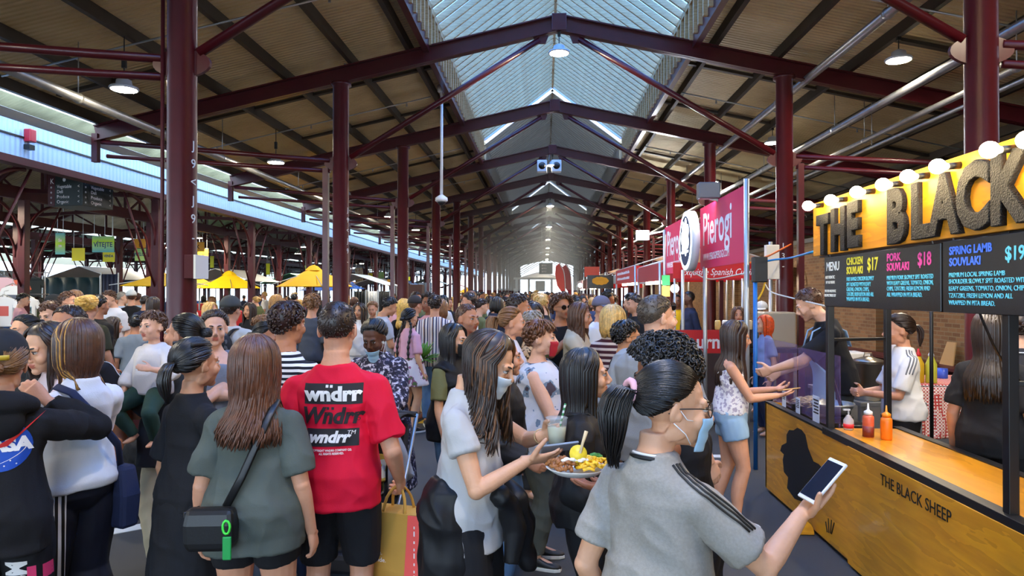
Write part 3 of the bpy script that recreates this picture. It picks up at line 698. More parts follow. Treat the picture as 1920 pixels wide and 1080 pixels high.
def skylight(ya, yb, sheet, step, tim, lab):
    e = struct(empty('skylight', (XM, ya, 0)), lab); hw = (SK1 - SK0) / 2 - .06; ln = yb - ya
    for s in (1, -1):
        MB().loft([npv([(s * (hw + .1), y, EZ + .06), (0, y, RZ + .1), (0, y, RZ + .11), (s * (hw + .1), y, EZ + .07)]) for y in (0, ln)]).build('translucent_panel', sheet, e)
        MB().bar((s * hw, 0, EZ - .02), (s * hw, ln, EZ - .02), .07, .10).build('eave_rail', tim, e)
        MB().bar((s * (hw + .05), 0, (EZ + 5.95) / 2), (s * (hw + .05), ln, (EZ + 5.95) / 2), .02, EZ - 5.9).build('side_panel', tim, e)
    MB().bar((0, 0, RZ + .0), (0, ln, RZ + .0), .06, .14).build('ridge_board', tim, e)
    r0 = None; k = int(ln / step)
    for i in range(min(k, 99)):
        if r0 is None:
            mb = MB()
            for s in (1, -1):
                mb.bar((s * hw, 0, EZ), (0, 0, RZ), .055, .11); mb.bar((s * hw, 0, 5.85), (s * hw, 0, EZ), .06, .09, up=(1, 0, 0))
            r0 = mb.build('rafter', tim, e, loc=(0, step * .5, 0))
        else: c = r0.copy(); COL.objects.link(c); c.location = (0, step * (i + .5), 0)
    for y in (0, ln):
        if y == 0 and ya < 0: continue
        for s in (1, -1): MB().bar((s * hw, y, EZ + .02), (0, y, RZ + .03), .07, .16).build('barge_board', M('white_barge', (228, 230, 235), .5), e)
skylight(-11.5, 20.9, SHEET, .33, TIMB, 'pitched skylight of pine rafters and clear sheets over the front of the aisle')
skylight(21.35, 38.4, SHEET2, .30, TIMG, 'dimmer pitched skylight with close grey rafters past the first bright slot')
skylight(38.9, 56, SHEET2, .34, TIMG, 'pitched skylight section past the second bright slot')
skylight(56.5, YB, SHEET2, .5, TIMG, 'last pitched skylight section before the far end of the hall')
# eave gap and white ribbed fascia of the left side
struct(MB().box((-8.52, YA, 3.98), (-8.46, YB, 4.70)).build('fascia', WHITE_SHEET), 'white ribbed fascia below the left eave gap')
for z_ in (4.30, 4.60): struct(MB().box((-8.46, YA, z_), (-8.44, YB, z_ + .025)).build('fascia_joint', BLACK), 'thin dark joint line along the white fascia at %s' % ('mid height' if z_ < 4.5 else 'its upper edge'))
struct(MB().box((-8.60, YA, 3.86), (-8.44, YB, 3.98)).build('beam', RED2), 'maroon beam under the white fascia')
struct(MB().loft([npv([(-7.80 + .12 * math.cos(a), y, 4.44 + .10 * math.sin(a)) for a in np.linspace(PI, 2 * PI, 9)] + [(-7.80 + .10 * math.cos(a), y, 4.45 + .08 * math.sin(a)) for a in np.linspace(2 * PI, PI, 9)]) for y in (YA, YB)]).build('gutter', M('gutter_white', (196, 206, 218), .4), None, True), 'white half-round gutter in the left eave gap')
# neighbouring sheds on the left: roofs, columns, arched braces, lattice trusses
def shedz(x): return 4.3 + 2.1 * (1 - abs(x + 13.8) / 5.2) if x > -19 else 4.2 + 2.1 * (1 - abs(x + 25.1) / 5.9)
def shed(xa, xb, z0, rise, lab):
    xm = (xa + xb) / 2; mb = MB(); cl = MB()
    for a, b in ((xa, xm - .7), (xb, xm + .7)):
        za, zb = z0, z0 + rise * abs(b - a) / abs(xm - a); mb.loft([npv([(a, y, za), (b, y, zb), (b, y, zb + .03), (a, y, za + .03)]) for y in (YA, YB)])
    struct(mb.build('ceiling', ROOF_G), lab)
    e0 = None
    for k in range(NB):
        y = Y0 + STEP * k - 1.2
        if y < 7: continue
        if e0 is None:
            e0 = struct(empty('lattice_truss', (0, y, 0)), 'dark red lattice truss under the roof of ' + lab.split(' of ')[1])
            mb = MB(); q = 8; zt = lambda x: z0 - .05 + rise * (1 - abs(x - xm) / abs(xa - xm)); zb = lambda x: z0 - .35 + .25 * (1 - abs(x - xm) / abs(xa - xm))
            ch = MB(); ch.bar((xa, 0, zt(xa)), (xm, 0, zt(xm)), .09, .11); ch.bar((xb, 0, zt(xb)), (xm, 0, zt(xm)), .09, .11); ch.bar((xa, 0, zb(xa)), (xm, 0, zb(xm)), .09, .09); ch.bar((xb, 0, zb(xb)), (xm, 0, zb(xm)), .09, .09); ch.build('chord', RED2, e0)
            for i in range(1, q):
                x = xa + (xb - xa) * i / q; x2 = xa + (xb - xa) * (i + (1 if i < q / 2 else -1)) / q
                mb.bar((x, 0, zb(x)), (x, 0, zt(x)), .06, .05); mb.bar((x, 0, zt(x)), (x2, 0, zb(x2)), .05, .05)
            mb.build('web', RED2, e0)
        else: c = copy_tree(e0); c.location = (0, y, 0)
    c0 = None; b0 = None
    for x in (xa - .0, xa + (xb - xa) * .3, xb - (xb - xa) * .3):
        struct(MB().box((x - .06, YA, z0 - .42), (x + .06, YB, z0 - .14)).build('beam', RED2), 'maroon beam on the column heads of ' + lab.split(' of ')[1])
        for k in range(NB):
            y = Y0 + STEP * k - 1.2
            if y < 9: continue
            if c0 is None:
                c0 = struct(empty('shed_column', (x, y, 0)), 'slim maroon column with arched brackets in ' + lab.split(' of ')[1])
                mb = MB(); mb.box((-.085, -.085, 0), (.085, .085, z0 - .4)); mb.box((-.14, -.14, 0), (.14, .14, .12)); mb.build('post', RED2, c0, bevel=.01)
                for s in (1, -1):
                    MB().tube([(0, s * (.06 + 1.0 * (1 - math.cos(a))), z0 - 1.45 + 1.0 * math.sin(a)) for a in np.linspace(0, PI / 2, 10)], .035, 6).build('arched_bracket', RED2, c0, True)
                    MB().tube([(0, s * .05, 1.9), (0, s * 1.2, z0 - .42)], .025, 6).build('brace', RED2, c0, True)
            else: c = copy_tree(c0); c.location = (x, y, 0)
shed(-8.7, -19, 4.3, 2.1, 'grey roof of the first shed on the left')
shed(-19.2, -31, 4.2, 2.1, 'grey roof of the second shed on the left')
# window wall of the far shed
WALLC = M('cream_board', (176, 168, 148), .6, 0, .4, .2, 6)
mb = MB()
mb.box((-33.1, 2, 3.7), (-33, YB, 4.15)); mb.box((-33.1, 2, 5.1), (-33, YB, 6.6))
for k in range(24):
    y = 4 + k * 4; mb.box((-33.1, y, 4.15), (-33, y + 1.1, 5.1))
    mb.box((-33.1, y + 2.2, 4.15), (-33, y + 2.6, 5.1))
struct(mb.build('wall_left', WALLC), 'cream clerestory wall with bright windows far left')
mb = MB()
for k in range(24):
    y = 4 + k * 4
    for yy in (y + 1.65, y + 3.3): mb.box((-33.07, yy - .02, 4.15), (-33.03, yy + .02, 5.1))
    mb.box((-33.07, y + 1.1, 4.6), (-33.03, y + 4, 4.64))
struct(mb.build('window_1', M('white_sash', (230, 232, 236), .5)), 'white sashes of the clerestory windows far left')
# brick wall on the right
def p_brick(nt, vec, col):
    s = nt.nodes.new('ShaderNodeSeparateXYZ'); nt.links.new(vec, s.inputs[0]); cb = nt.nodes.new('ShaderNodeCombineXYZ'); nt.links.new(s.outputs[1], cb.inputs[0]); nt.links.new(s.outputs[2], cb.inputs[1])
    b = nt.nodes.new('ShaderNodeTexBrick'); nt.links.new(cb.outputs[0], b.inputs['Vector']); b.inputs['Scale'].default_value = 1; b.inputs['Brick Width'].default_value = .235; b.inputs['Row Height'].default_value = .078; b.inputs['Mortar Size'].default_value = .009
    b.inputs['Color1'].default_value = lin((150, 112, 74)); b.inputs['Color2'].default_value = lin((112, 78, 52)); b.inputs['Mortar'].default_value = lin((140, 122, 92)); b.inputs['Mortar Smooth'].default_value = .3
    return mixc(nt, mth(nt, 'MULTIPLY', noise(nt, vec, 1.6, 5), .5), b.outputs[0], lin((96, 74, 44)))
BRICK = M('old_brick', (130, 95, 65), .8, 0, .3, .6, 40, pat=p_brick)
WX = 7.2
mb = MB(); arches = [(9.3, 1.3), (14.6, 1.3), (20, 1.3), (26, 1.3)]
ys = [YA]; 
for y, w in arches: ys += [y - w / 2, y + w / 2]
ys.append(60)
for i in range(0, len(ys), 2): mb.box((WX, ys[i], 0), (WX + .35, ys[i + 1], 3.15))
for y, w in arches:
    pts = [(y - w / 2, 3.15), (y - w / 2, 2.0)] + [(y - w / 2 * math.cos(a), 2.0 + w / 2 * .8 * math.sin(a)) for a in np.linspace(0, PI, 14)] + [(y + w / 2, 2.0), (y + w / 2, 3.15)]
    mb.prism(pts, (WX, 0, 0), (0, 1, 0), (0, 0, 1), (.35, 0, 0)); mb.box((WX + .22, y - w / 2, 0), (WX + .35, y + w / 2, 2.9))
struct(mb.build('wall_right', BRICK), 'old brown brick wall behind the food stalls')
struct(MB().box((WX - .04, YA, 3.15), (WX + .4, 60, 3.27)).build('coping', M('stone_coping', (120, 110, 96), .8)), 'grey stone coping on top of the brick wall')
struct(MB().box((11.6, YA, 0), (11.75, YB, 3.6)).build('wall_back', M('dark_backing', (52, 50, 48), .7)), 'dark backing wall added beyond the brick wall')  # closing wall added to keep the space beyond the bricks dark
VOUS = M('pale_brick', (158, 128, 90), .8, 0, .3, .6, 40, pat=p_ramp(9, (120, 92, 60), (1, 1, 1)))
for i, (y, w) in enumerate(arches):
    mb = MB()
    for a in np.linspace(0, PI, 15)[:-1]:
        q = [(y - (w / 2 + r) * math.cos(b), 2.0 + (w / 2 + r) * .8 * math.sin(b)) for r, b in ((.0, a + .01), (.0, a + PI / 14 - .01), (.22, a + PI / 14 - .01), (.22, a + .01))]
        mb.prism(q, (WX - .03, 0, 0), (0, 1, 0), (0, 0, 1), (.1, 0, 0))
    struct(mb.build('trim_%d' % (40 + i), VOUS), 'arch of pale bricks over a recess in the brick wall')
struct(MB().box((-9, YB + 12, 0), (9, YB + 12.3, .2)).build('kerb', WHITEP))
# pipes, lamps, fittings
def pipe(x, z, rad, lab, ya=YA, yb=70):
    mb = MB().tube([(x, ya, z), (x, yb, z)], rad, 12); o = tag(mb.build('ceiling_pipe', STEEL, None, True), lab, 'pipe')
    h0 = None
    for k in range(12):
        if h0 is None: h0 = MB().tube([(x, 0, z), (x, 0, roofz(x) + .1)], .008, 5).tube([(x, -.025, z), (x, .025, z)], rad * 1.15, 12).build('hanger', STEEL, o, True); c = h0
        else: c = h0.copy(); COL.objects.link(c)
        c.location = (0, Y0 - 1.6 + STEP * .8 * k, 0)
pipe(4.2, 5.22, .065, 'thick silver pipe nearest the skylight on the right')
pipe(5.2, 4.72, .06, 'second silver ceiling pipe from the skylight on the right')
pipe(5.72, 4.52, .045, 'upper one of the close pair of thin silver pipes at right')
pipe(5.85, 4.40, .03, 'lower one of the close pair of thin silver pipes at right')
pipe(-6.05, 4.32, .06, 'silver pipe under the left roof near the eave')
LAMPE = M('lamp_face', (255, 238, 208), .4, emit=190)
LHOUS = M('lamp_housing', (190, 194, 200), .4, .3)
def highbay(x, y, z, zt):
    e = empty('high_bay_lamp', (x, y, z))
    MB().lathe([(.17, 0), (.175, .02), (.165, .035), (.10, .06), (.09, .12), (.03, .15), (.01, .16)], n=24).build('housing', LHOUS, e, True)
    MB().lathe([(.001, -.004), (.15, -.004), (.155, .002)], n=24).build('lens', LAMPE, e)
    MB().tube([(0, 0, .15), (.0, 0, zt - z)], .008, 6).build('cord', BLACK, e); MB().box((-.025, -.02, .28), (.025, .02, .42)).build('connector', BLACK, e)
    return e
nm = ['first', 'second', 'third', 'fourth', 'fifth', 'sixth', 'seventh', 'eighth', 'ninth', 'tenth', 'eleventh', 'twelfth']
for k in range(-2, 11):
    for x, y, z, lb in ((XM, Y0 + STEP * (1 + 2 * k), 5.70, 'on the ridge line'), (-5.4, 8.5 + STEP * k, 4.40, 'under the left roof'), (4.85, 9.6 + 5.2 * k, 4.98, 'under the right roof')):
        if y > 90 or (x != XM and k > 7): continue
        tag(highbay(x, y, z, roofz(x) - (.2 if x == XM else -.05)), 'lit round white high bay lamp, %s one %s' % (nm[k] if k >= 0 else ['nearer', 'nearest'][k], lb + (' behind the viewer' if k < 0 else '')), 'lamp', 'high bay lamps of the hall')
for i, (x, y) in enumerate([(-12.5, 14), (-12.5, 24), (-12.5, 34), (-23, 18), (-23, 28), (-23, 38), (-12.5, 46), (-16.6, 12), (-16.6, 19), (-16.6, 29), (-10.4, 19), (-10.4, 29)]):  # lamps added to light the sheds, the later ones to brighten them further
    tag(highbay(x, y, 3.75, shedz(x) + .02), 'lit round lamp added to brighten the left sheds, %s from the front' % nm[i], 'lamp', 'lamps added in the left sheds')
WHT = M('white_plastic', (225, 226, 228), .4)
e = tag(empty('camera_pole', (-2.06, 13.5, 0)), 'white drop pole with a dome camera hanging left of the skylight', 'camera')
MB().tube([(0, 0, 3.72), (0, 0, 5.9)], .03, 12).build('pole', WHT, e, True); MB().lathe([(.06, 5.78), (.085, 5.8), (.085, 5.92), (.03, 5.95)]).build('ceiling_cap', WHT, e, True)
MB().lathe([(.02, 3.75), (.12, 3.68), (.125, 3.62), (.10, 3.60)]).build('shroud', WHT, e, True); MB().ell((0, 0, 3.6), (.085, .085, .07)).build('dome', M('dark_dome', (40, 40, 46), .1), e, True)
e = tag(empty('speaker_cluster', (XM - .1, 21.05, 5.5)), 'white pair of loudspeakers hung under the third truss', 'loudspeaker')
for s in (1, -1):
    q = MB().box((s * .22 - .15, -.14, 0), (s * .22 + .15, .14, .36)).build('cabinet', WHT, e, bevel=.02); MB().lathe([(.10, 0), (.11, .01), (.02, .03)], n=18, mat=rotm('X', 90), c=(s * .22, -.14, .18)).build('cone', BLACK, q, True)
MB().tube([(0, 0, .36), (0, 0, .62)], .025, 8).build('hanger', STEEL, e, True)
e = tag(empty('alarm_siren', (-8.44, 10.75, 4.2)), 'small red alarm box fixed to the white fascia', 'alarm')
MB().box((-.02, -.08, .05), (.10, .06, .26)).build('housing', M('alarm_red', (160, 30, 50), .4), e, bevel=.015); MB().box((.0, -.10, -.08), (.10, .02, .0)).build('bracket', BLACK, e)

for q in list(COL.objects):                              # repeated members of the frame that nothing tells apart
    if q.get('kind') == 'structure' and q.get('label') and q.parent is None: q['group'] = q.name.split('.')[0].replace('_', ' ') + 's: ' + q['label']

k_ = 0
for y in (8.7, 13.65, 18.6, 23.5, 28.5):
    for a, b, sd in ((-7.2, -2.3, 'left'), (2.7, 9.5, 'right')):
        mb = MB().tube([(a, y, roofz(a) - .03), (b, y, roofz(b) - .03)], .014, 6)
        o = tag(mb.build('sprinkler_pipe', STEEL, None, True), 'thin sprinkler pipe crossing under the %s roof slope, %s from the front' % (sd, NTH[k_ // 2].replace('nearest', 'first')), 'pipe', 'sprinkler pipes'); k_ += 1
        for t in (.1, .5, .9): x = a + (b - a) * t; MB().tube([(x, y, roofz(x) - .03), (x, y, roofz(x) - .11)], [.012, .02], 6).build('sprinkler_head', STEEL, o)
# ---------------------------------------------------------------- food stalls on the right
C0 = V((0, 0, CAMH))
def onX(px, py, c):
    v = W(px, py, 1) - C0; return npv(C0 + v * (c / v.x))
def onY(px, py, c):
    v = W(px, py, 1) - C0; return npv(C0 + v * (c / v.y))
def onZ(px, py, c):
    v = W(px, py, 1) - C0; return npv(C0 + v * ((c - CAMH) / v.z))
FACE = (PI / 2, 0, -PI / 2)                              # lettering on a plane that faces the aisle (-X)
FRONT = (PI / 2, 0, 0)                                   # lettering that faces the camera (-Y)
def p_ply(nt, vec, col):
    a = noise(nt, vec, 2.2, 5, (1, .35, 2.4)); b = mth(nt, 'FRACT', mth(nt, 'MULTIPLY', a, 9))
    return mixc(nt, mth(nt, 'MULTIPLY', b, .38), mixc(nt, noise(nt, vec, 26, 4, (1, .08, 1)), col, lin((214, 138, 22))), lin((160, 92, 14)))
PLY = M('stained_plywood', (242, 172, 34), .4, 0, .5, .03, 30, coat=.25, pat=p_ply)
PLYS = M('sign_plywood', (242, 166, 28), .45, 0, .4, .03, 30, pat=p_ply)
INK = M('black_ink', (16, 15, 15), .55)
CHAR = M('charred_letter', (15, 14, 14), .65, 0, .4, .9, 120)
t = tag(empty('stall_counter', (2.0, 4.6, 0)), 'orange plywood counter front of the souvlaki stall with a black sheep painted on it', 'counter')
def loc(mb, o): mb.v = [v - npv(o) for v in mb.v]; return mb
O = (2.0, 4.6, 0)
loc(MB().box((2.0, 4.61, .03), (2.03, 6.32, .80)), O).build('front_panel', PLY, t, bevel=.003)
loc(MB().box((1.985, .6, .02), (2.015, 4.60, .79)), O).build('front_panel', PLY, t, bevel=.003)
loc(MB().box((2.0, 6.29, .03), (2.5, 6.32, .80)), O).build('end_panel', PLY, t)
loc(MB().box((1.99, .6, .785), (2.06, 5.02, .832)), O).build('edge_rail', BLACK, t, bevel=.003)
loc(MB().box((2.0, 5.02, .795), (2.06, 6.32, .812)), O).build('edge_rail', BLACK, t)
loc(MB().box((2.06, .6, .80), (2.52, 5.0, .828)), O).build('worktop', M('varnished_top', (240, 164, 40), .3, 0, .5, coat=.4, pat=p_ply), t, bevel=.003)
loc(MB().box((2.5, .6, .79), (2.56, 5.05, .835)), O).build('edge_rail', BLACK, t)
loc(MB().box((2.02, .8, 0), (2.11, 6.25, .03)), O).build('plinth', BLACK, t)
sp = [(1475, 830), (1466, 835), (1463, 845), (1470, 852), (1468, 862), (1470, 885), (1478, 895), (1476, 915), (1490, 935), (1503, 940), (1512, 935), (1512, 972), (1517, 972), (1518, 930), (1524, 915), (1530, 930), (1540, 935), (1544, 925), (1546, 895), (1544, 880), (1535, 870), (1525, 865), (1515, 840), (1510, 815), (1503, 806), (1495, 802), (1488, 807), (1480, 806), (1475, 815)]
q = [onX(a, b, 1.998) for a, b in sp]
loc(MB().prism([(p[1], p[2]) for p in q], (1.9985, 0, 0), (0, 1, 0), (0, 0, 1), (-.002, 0, 0)), O).build('painted_sheep', INK, t)
mb = MB()
for a, b in (((1551, 998), (1548, 978)), ((1554, 999), (1553, 972)), ((1557, 1000), (1559, 975)), ((1559, 1001), (1564, 980))): mb.bar(onX(*a, 1.998), onX(*b, 1.998), .004, .008, up=(0, 1, 0))
loc(mb, O).build('painted_grass', INK, t)
text('lettering', 'THE BLACK SHEEP', .094, INK, t, (-.017, 4.15 - 4.6, .665), FACE, .001, sx=.92)
p = onX(1530, 985, 2.0); loc(MB().prism([(.07 * math.cos(a), .10 * math.sin(a)) for a in np.linspace(0, PI, 12)], (1.92, p[1], .005), (1, 0, 0), (0, 0, 1), (0, .05, 0)), O).build('foot_block', PLY, t, bevel=.004)
t = tag(empty('sign_stand', (2.05, 5.0, .83)), 'black metal frame standing on the souvlaki counter and carrying its sign', 'frame')
O = (2.05, 5.0, .83); mb = MB()
for nm_, a, b, w in (('post', (2.04, 5.0, .83), (2.04, 5.0, 2.43), .045), ('post', (2.5, 5.12, .83), (2.5, 5.12, 2.2), .04), ('post', (2.04, 3.1, .83), (2.04, 3.1, 2.43), .045), ('post', (2.5, 3.05, .83), (2.5, 3.05, 2.2), .03),
                     ('cross_bar', (2.04, 5.0, 1.46), (2.5, 5.12, 1.46), .022), ('cross_bar', (2.04, 3.1, 1.40), (2.5, 3.05, 1.40), .022), ('brace', (2.06, 5.1, 1.30), (2.35, 5.5, .83), .022), ('top_bar', (2.04, .6, 2.07), (2.04, 5.15, 2.07), .03), ('top_bar', (2.5, .6, 2.2), (2.5, 5.12, 2.2), .03), ('cross_bar', (2.04, 5.0, 2.2), (2.5, 5.12, 2.2), .03)):
    loc(MB().bar(a, b, w, w, up=(0, 1, 0) if nm_ == 'post' else (0, 0, 1)), O).build(nm_, BLACK, t, bevel=.003)
# big sign with charred letters and bulbs
t = tag(empty('stall_sign', (2.0, 3.3, 2.07)), 'orange plywood stall sign with charred black letters and a bulb row', 'sign')
O = (2.0, 3.3, 2.07)
loc(MB().box((1.985, .9, 2.065), (2.01, 5.16, 2.455)), O).build('board', PLYS, t, bevel=.004)
def big(s, px, py, size, sx=1.0):
    for ch, x, y, sz in zip(s, px, py, size):
        p = onX(x, y, 1.985); text('letter', ch, sz, CHAR, t, (-.02, p[1] - 3.3, p[2] - 2.07 - .36 * sz), FACE, .016, .006, .016, align='CENTER', sx=sx)
big('THE', (1548, 1577, 1605), (438, 428, 419), (.36, .37, .37), .85)
big('BLACK', (1686, 1731, 1777, 1832, 1898), (402, 392, 380, 364, 348), (.40, .38, .39, .40, .40), .85)
for i, s in enumerate('SHEEP'): text('letter', s, .38, CHAR, t, (-.02, 2.42 - .25 * i - 3.3, .06), FACE, .016, .006, .016, align='CENTER', sx=.8)
GLOW = M('bulb_glow', (255, 226, 170), .4, emit=42)
for px, py in ((1515, 386), (1557, 375), (1606, 360), (1655, 346), (1702, 331), (1758, 312), (1855, 281), (1925, 262)):
    p = onX(px, py, 1.88); O2 = npv((p[0], p[1], p[2]))
    s = loc(MB().tube([(1.99, p[1], p[2] + .005), (p[0] + .05, p[1], p[2])], [.018, .016], 10), O).build('bulb_socket', BLACK, t, True)
    loc(MB().tube([p + npv((.075, 0, 0)), p + npv((.05, 0, 0)), p + npv((.03, 0, 0))], [.013, .014, .020], 12), O).build('bulb_collar', WHT, s, True)
    loc(MB().ell(p, (.038, .036, .036)), O).build('bulb', GLOW, s, True)
# menu boards
SLATE = M('slate_black', (20, 20, 22), .25, 0, .5, 0, 8, .3, 2)
def chalk(n, c): return M('chalk_' + n, c, .6)
CW, CY, CP, CB, CC = chalk('white', (235, 235, 225)), chalk('yellow', (240, 225, 60)), chalk('pink', (245, 80, 160)), chalk('blue', (80, 130, 250)), chalk('cyan', (110, 220, 240))
def board(x0, x1, z0, z1, lab, items):
    p, q = onX(x0, 520, 2.0)[1], onX(x1, 520, 2.0)[1]; e = tag(empty('menu_board', (2.0, p, z0)), lab, 'menu')
    MB().box((-.012, q - p, 0), (.012, 0, z1 - z0)).build('slate', SLATE, e, bevel=.004)
    for yy in (-.08, q - p + .08): MB().tube([(0, yy, z1 - z0 - .01), (-.012, yy, z1 - z0 + .03), (0, yy, z1 - z0 + .06)], .004, 5).build('hook', STEEL, e)
    for s, px, py, size, m, sx in items:
        w = onX(px, py, 2.0); text('chalk_writing', s, size, m, e, (-.013, w[1] - p, w[2] - z0), FACE, .0008, 0, .0002 if size < .05 else .0016, sx=sx)
board(1549, 1768, 1.70, 2.05, 'black menu board nearest the far post reading menu, chicken and pork souvlaki', [
    ('MENU', 1553, 508, .085, CW, .9), ('AUTHENTIC', 1551, 523, .03, CW, .95), ('SPIT ROTISSERIE', 1552, 532, .026, CW, .8), ('PREMIUM AROMATIC', 1550, 548, .026, CW, .75), ('ORGANIC VALLEE CUT', 1549, 556, .026, CW, .72),
    ('CHICKEN', 1591, 497, .066, CY, .8), ('SOUVLAKI', 1591, 514, .066, CY, .75), ('$17', 1630, 507, .11, CY, .8),
    ('FREE RANGE CHICKEN SLOWLY', 1591, 527, .036, CC, .72), ('SPIT ROASTED WITH LEAFY', 1591, 537, .036, CC, .75), ('GREENS, ONION, CHIPS,', 1591, 546, .036, CC, .8), ('TZATZIKI, FRESH LEMON AND ALL', 1591, 555, .036, CC, .66), ('WRAPPED IN PITA BREAD.', 1591, 564, .036, CC, .75),
    ('PORK', 1667, 490, .062, CP, .95), ('SOUVLAKI', 1667, 508, .062, CP, .85), ('$18', 1725, 498, .10, CP, .85),
    ('PREMIUM PORK SLOWLY SPIT ROASTED', 1667, 525, .034, CC, .78), ('WITH LEAFY GREENS, TOMATO, ONION,', 1667, 535, .034, CC, .76), ('CHIPS, TZATZIKI, FRESH LEMON AND', 1667, 545, .034, CC, .78), ('ALL WRAPPED IN PITA BREAD.', 1667, 556, .034, CC, .8)])
board(1772, 2060, 1.70, 2.055, 'black menu board nearest the frame edge with blue spring lamb souvlaki writing', [
    ('SPRING LAMB', 1785, 478, .055, CB, .95), ('SOUVLAKI', 1785, 499, .055, CB, .95), ('$19', 1890, 488, .085, CC, .95),
    ('PREMIUM LOCAL SPRING LAMB', 1784, 520, .031, CC, .95), ('SHOULDER SLOWLY SPIT ROASTED WITH', 1784, 532, .031, CC, .95), ('LEAFY GREENS, TOMATO, ONION, CHIPS,', 1784, 545, .031, CC, .95), ('TZATZIKI, FRESH LEMON AND ALL', 1784, 558, .031, CC, .95), ('WRAPPED IN PITA BREAD.', 1784, 571, .031, CC, .95)])
# clear guards, notices, bottles
GUARD = bpy.data.materials.new('tinted_acrylic'); GUARD.use_nodes = True; _b = GUARD.node_tree.nodes['Principled BSDF']
_b.inputs['Base Color'].default_value = lin((150, 120, 170)); _b.inputs['Alpha'].default_value = .22; _b.inputs['Roughness'].default_value = .08
for a, b, z, lab in ((6.72, 5.88, 1.36, 'clear purplish guard sheet in front of the grill, farther one'), (5.84, 5.03, 1.34, 'clear purplish guard sheet in front of the cook, beside the black post')):
    g = tag(empty('sneeze_guard', (2.12, b, .80)), lab, 'guard'); MB().box((0, 0, .0), (.006, a - b, z - .80)).build('sheet', GUARD, g); 
    for y in (.05, a - b - .05): MB().box((-.02, y - .015, 0), (.03, y + .015, .05)).build('clip', BLACK, g)
PAPER = M('paper', (228, 232, 236), .7)
for (px, py), lab, (w, h) in (((1470, 748), 'white paper notice taped to the guard, nearest the grill end', (.09, .14)), ((1496, 764), 'white paper notice taped to the guard between the other two', (.09, .16)), ((1530, 775), 'tall white printed notice beside the black post', (.13, .27))):
    p = onX(px, py, 2.09); e = tag(empty('notice', tuple(p)), lab, 'notice'); MB().box((-.001, -w / 2, -h / 2), (.001, w / 2, h / 2)).build('sheet', PAPER, e); mb = MB()
    for i in range(5): mb.box((-.0025, -w * .38, h * (.36 - .09 * i)), (-.001, w * (.36 - .1 * (i % 2)), h * (.40 - .09 * i)))
    mb.build('printed_lines', INK, e)
def bottle(px, py, lab, c, cap, r=.036, h=.15, c2=None, z=.828):
    p = onZ(px, py, z); e = tag(empty('sauce_bottle', tuple(p)), lab, 'bottle', 'squeeze bottles')
    MB().lathe([(r * .9, 0), (r, .01), (r, h * .8), (r * .95, h * .92), (r * .6, h)], n=20).build('bottle_body', M('sauce_' + str(c[1]), c, .3, 0, .5), e, True)
    if c2: MB().lathe([(r * 1.01, .004), (r * 1.01, h * .5)], n=20).build('sauce', M('sauce_dark', c2, .4), e, True)
    MB().lathe([(r * .75, h), (r * .75, h + .02), (r * .3, h + .03), (.007, h + .035), (.004, h + .075)], n=16).build('nozzle', cap, e, True); return e
bottle(1628, 819, 'brown-red sauce bottle with a white nozzle on the orange worktop', (214, 96, 60), WHT, c2=(120, 40, 26))
bottle(1662, 824, 'orange sauce bottle with an orange nozzle on the orange worktop', (240, 120, 22), M('orange_cap', (236, 140, 30), .4))
p = onZ(1591, 806, .828); e = tag(empty('sanitiser_bottle', tuple(p)), 'clear hand gel pump bottle with a red label', 'bottle')
CLEAR = M('clear_plastic', (226, 232, 236), .1, 0, .5, alpha=.45)
MB().lathe([(.03, 0), (.034, .01), (.034, .07), (.014, .10), (.012, .105)], n=20).build('bottle_body', CLEAR, e, True); MB().lathe([(.0345, .015), (.0345, .045)], n=20).build('label_band', M('label_red', (210, 40, 50), .5), e, True)
MB().tube([(0, 0, .10), (0, 0, .14)], .006, 8).box((-.035, -.008, .137), (.01, .008, .148)).build('pump', CLEAR, e)
# grill, pots and boxes behind the guards
t = tag(empty('grill_bench', (2.65, 6.0, 0)), 'black gas grill bench behind the purplish guards', 'grill'); O = (2.65, 6.0, 0)
loc(MB().box((2.13, 5.25, .70), (2.44, 6.25, .80)), O).build('grill_body', BLACK, t, bevel=.01); loc(MB().box((2.15, 5.5, .80), (2.42, 6.22, .82)), O).build('hotplate', M('hotplate', (52, 48, 46), .35, .6), t)
for x, y in ((2.17, 5.3), (2.4, 5.3), (2.17, 6.2), (2.4, 6.2)): loc(MB().box((x - .02, y - .02, 0), (x + .02, y + .02, .7)), O).build('leg', BLACK, t)
MEAT = M('shredded_meat', (222, 196, 150), .6, 0, .4, .4, 60, .25, 30)
random.seed(4); mb = MB()
for i in range(160):
    a, rr = random.uniform(0, 6.3), math.sqrt(random.random()); x, y = 2.29 + .12 * rr * math.cos(a), 5.95 + .24 * rr * math.sin(a); d = random.uniform(0, 3.1); z = .83 + .055 * (1 - rr * rr) + random.uniform(0, .012)
    mb.tube([(x, y, z), (x + .03 * math.cos(d), y + .03 * math.sin(d), z + .012), (x + .06 * math.cos(d), y + .06 * math.sin(d), z)], [(.011, .005), (.013, .006), (.008, .004)], 5)
tag(mb.build('shredded_meat', MEAT, None, True), 'heap of pale shredded meat on the grill', 'meat', kind='stuff')
p = W(1565, 690, 6.1); e = tag(MB().lathe([(.03, .0), (.12, .02), (.16, .085), (.165, .10), (.155, .098), (.115, .03), (.02, .014)], n=28).build('steel_bowl', STEEL, None, True, loc=(2.285, 5.56, .822)), 'steel mixing bowl on the grill bench under the hands of the cook', 'bowl')
t = tag(empty('prep_table', (3.0, 5.6, 0)), 'steel prep table behind the worktop', 'table'); O = (3.0, 5.6, 0)
loc(MB().box((2.86, 6.35, .76), (3.45, 7.6, .80)), O).build('table_top', STEEL, t, bevel=.005); loc(MB().box((2.9, 6.4, .25), (3.4, 7.55, .28)), O).build('shelf', STEEL, t)
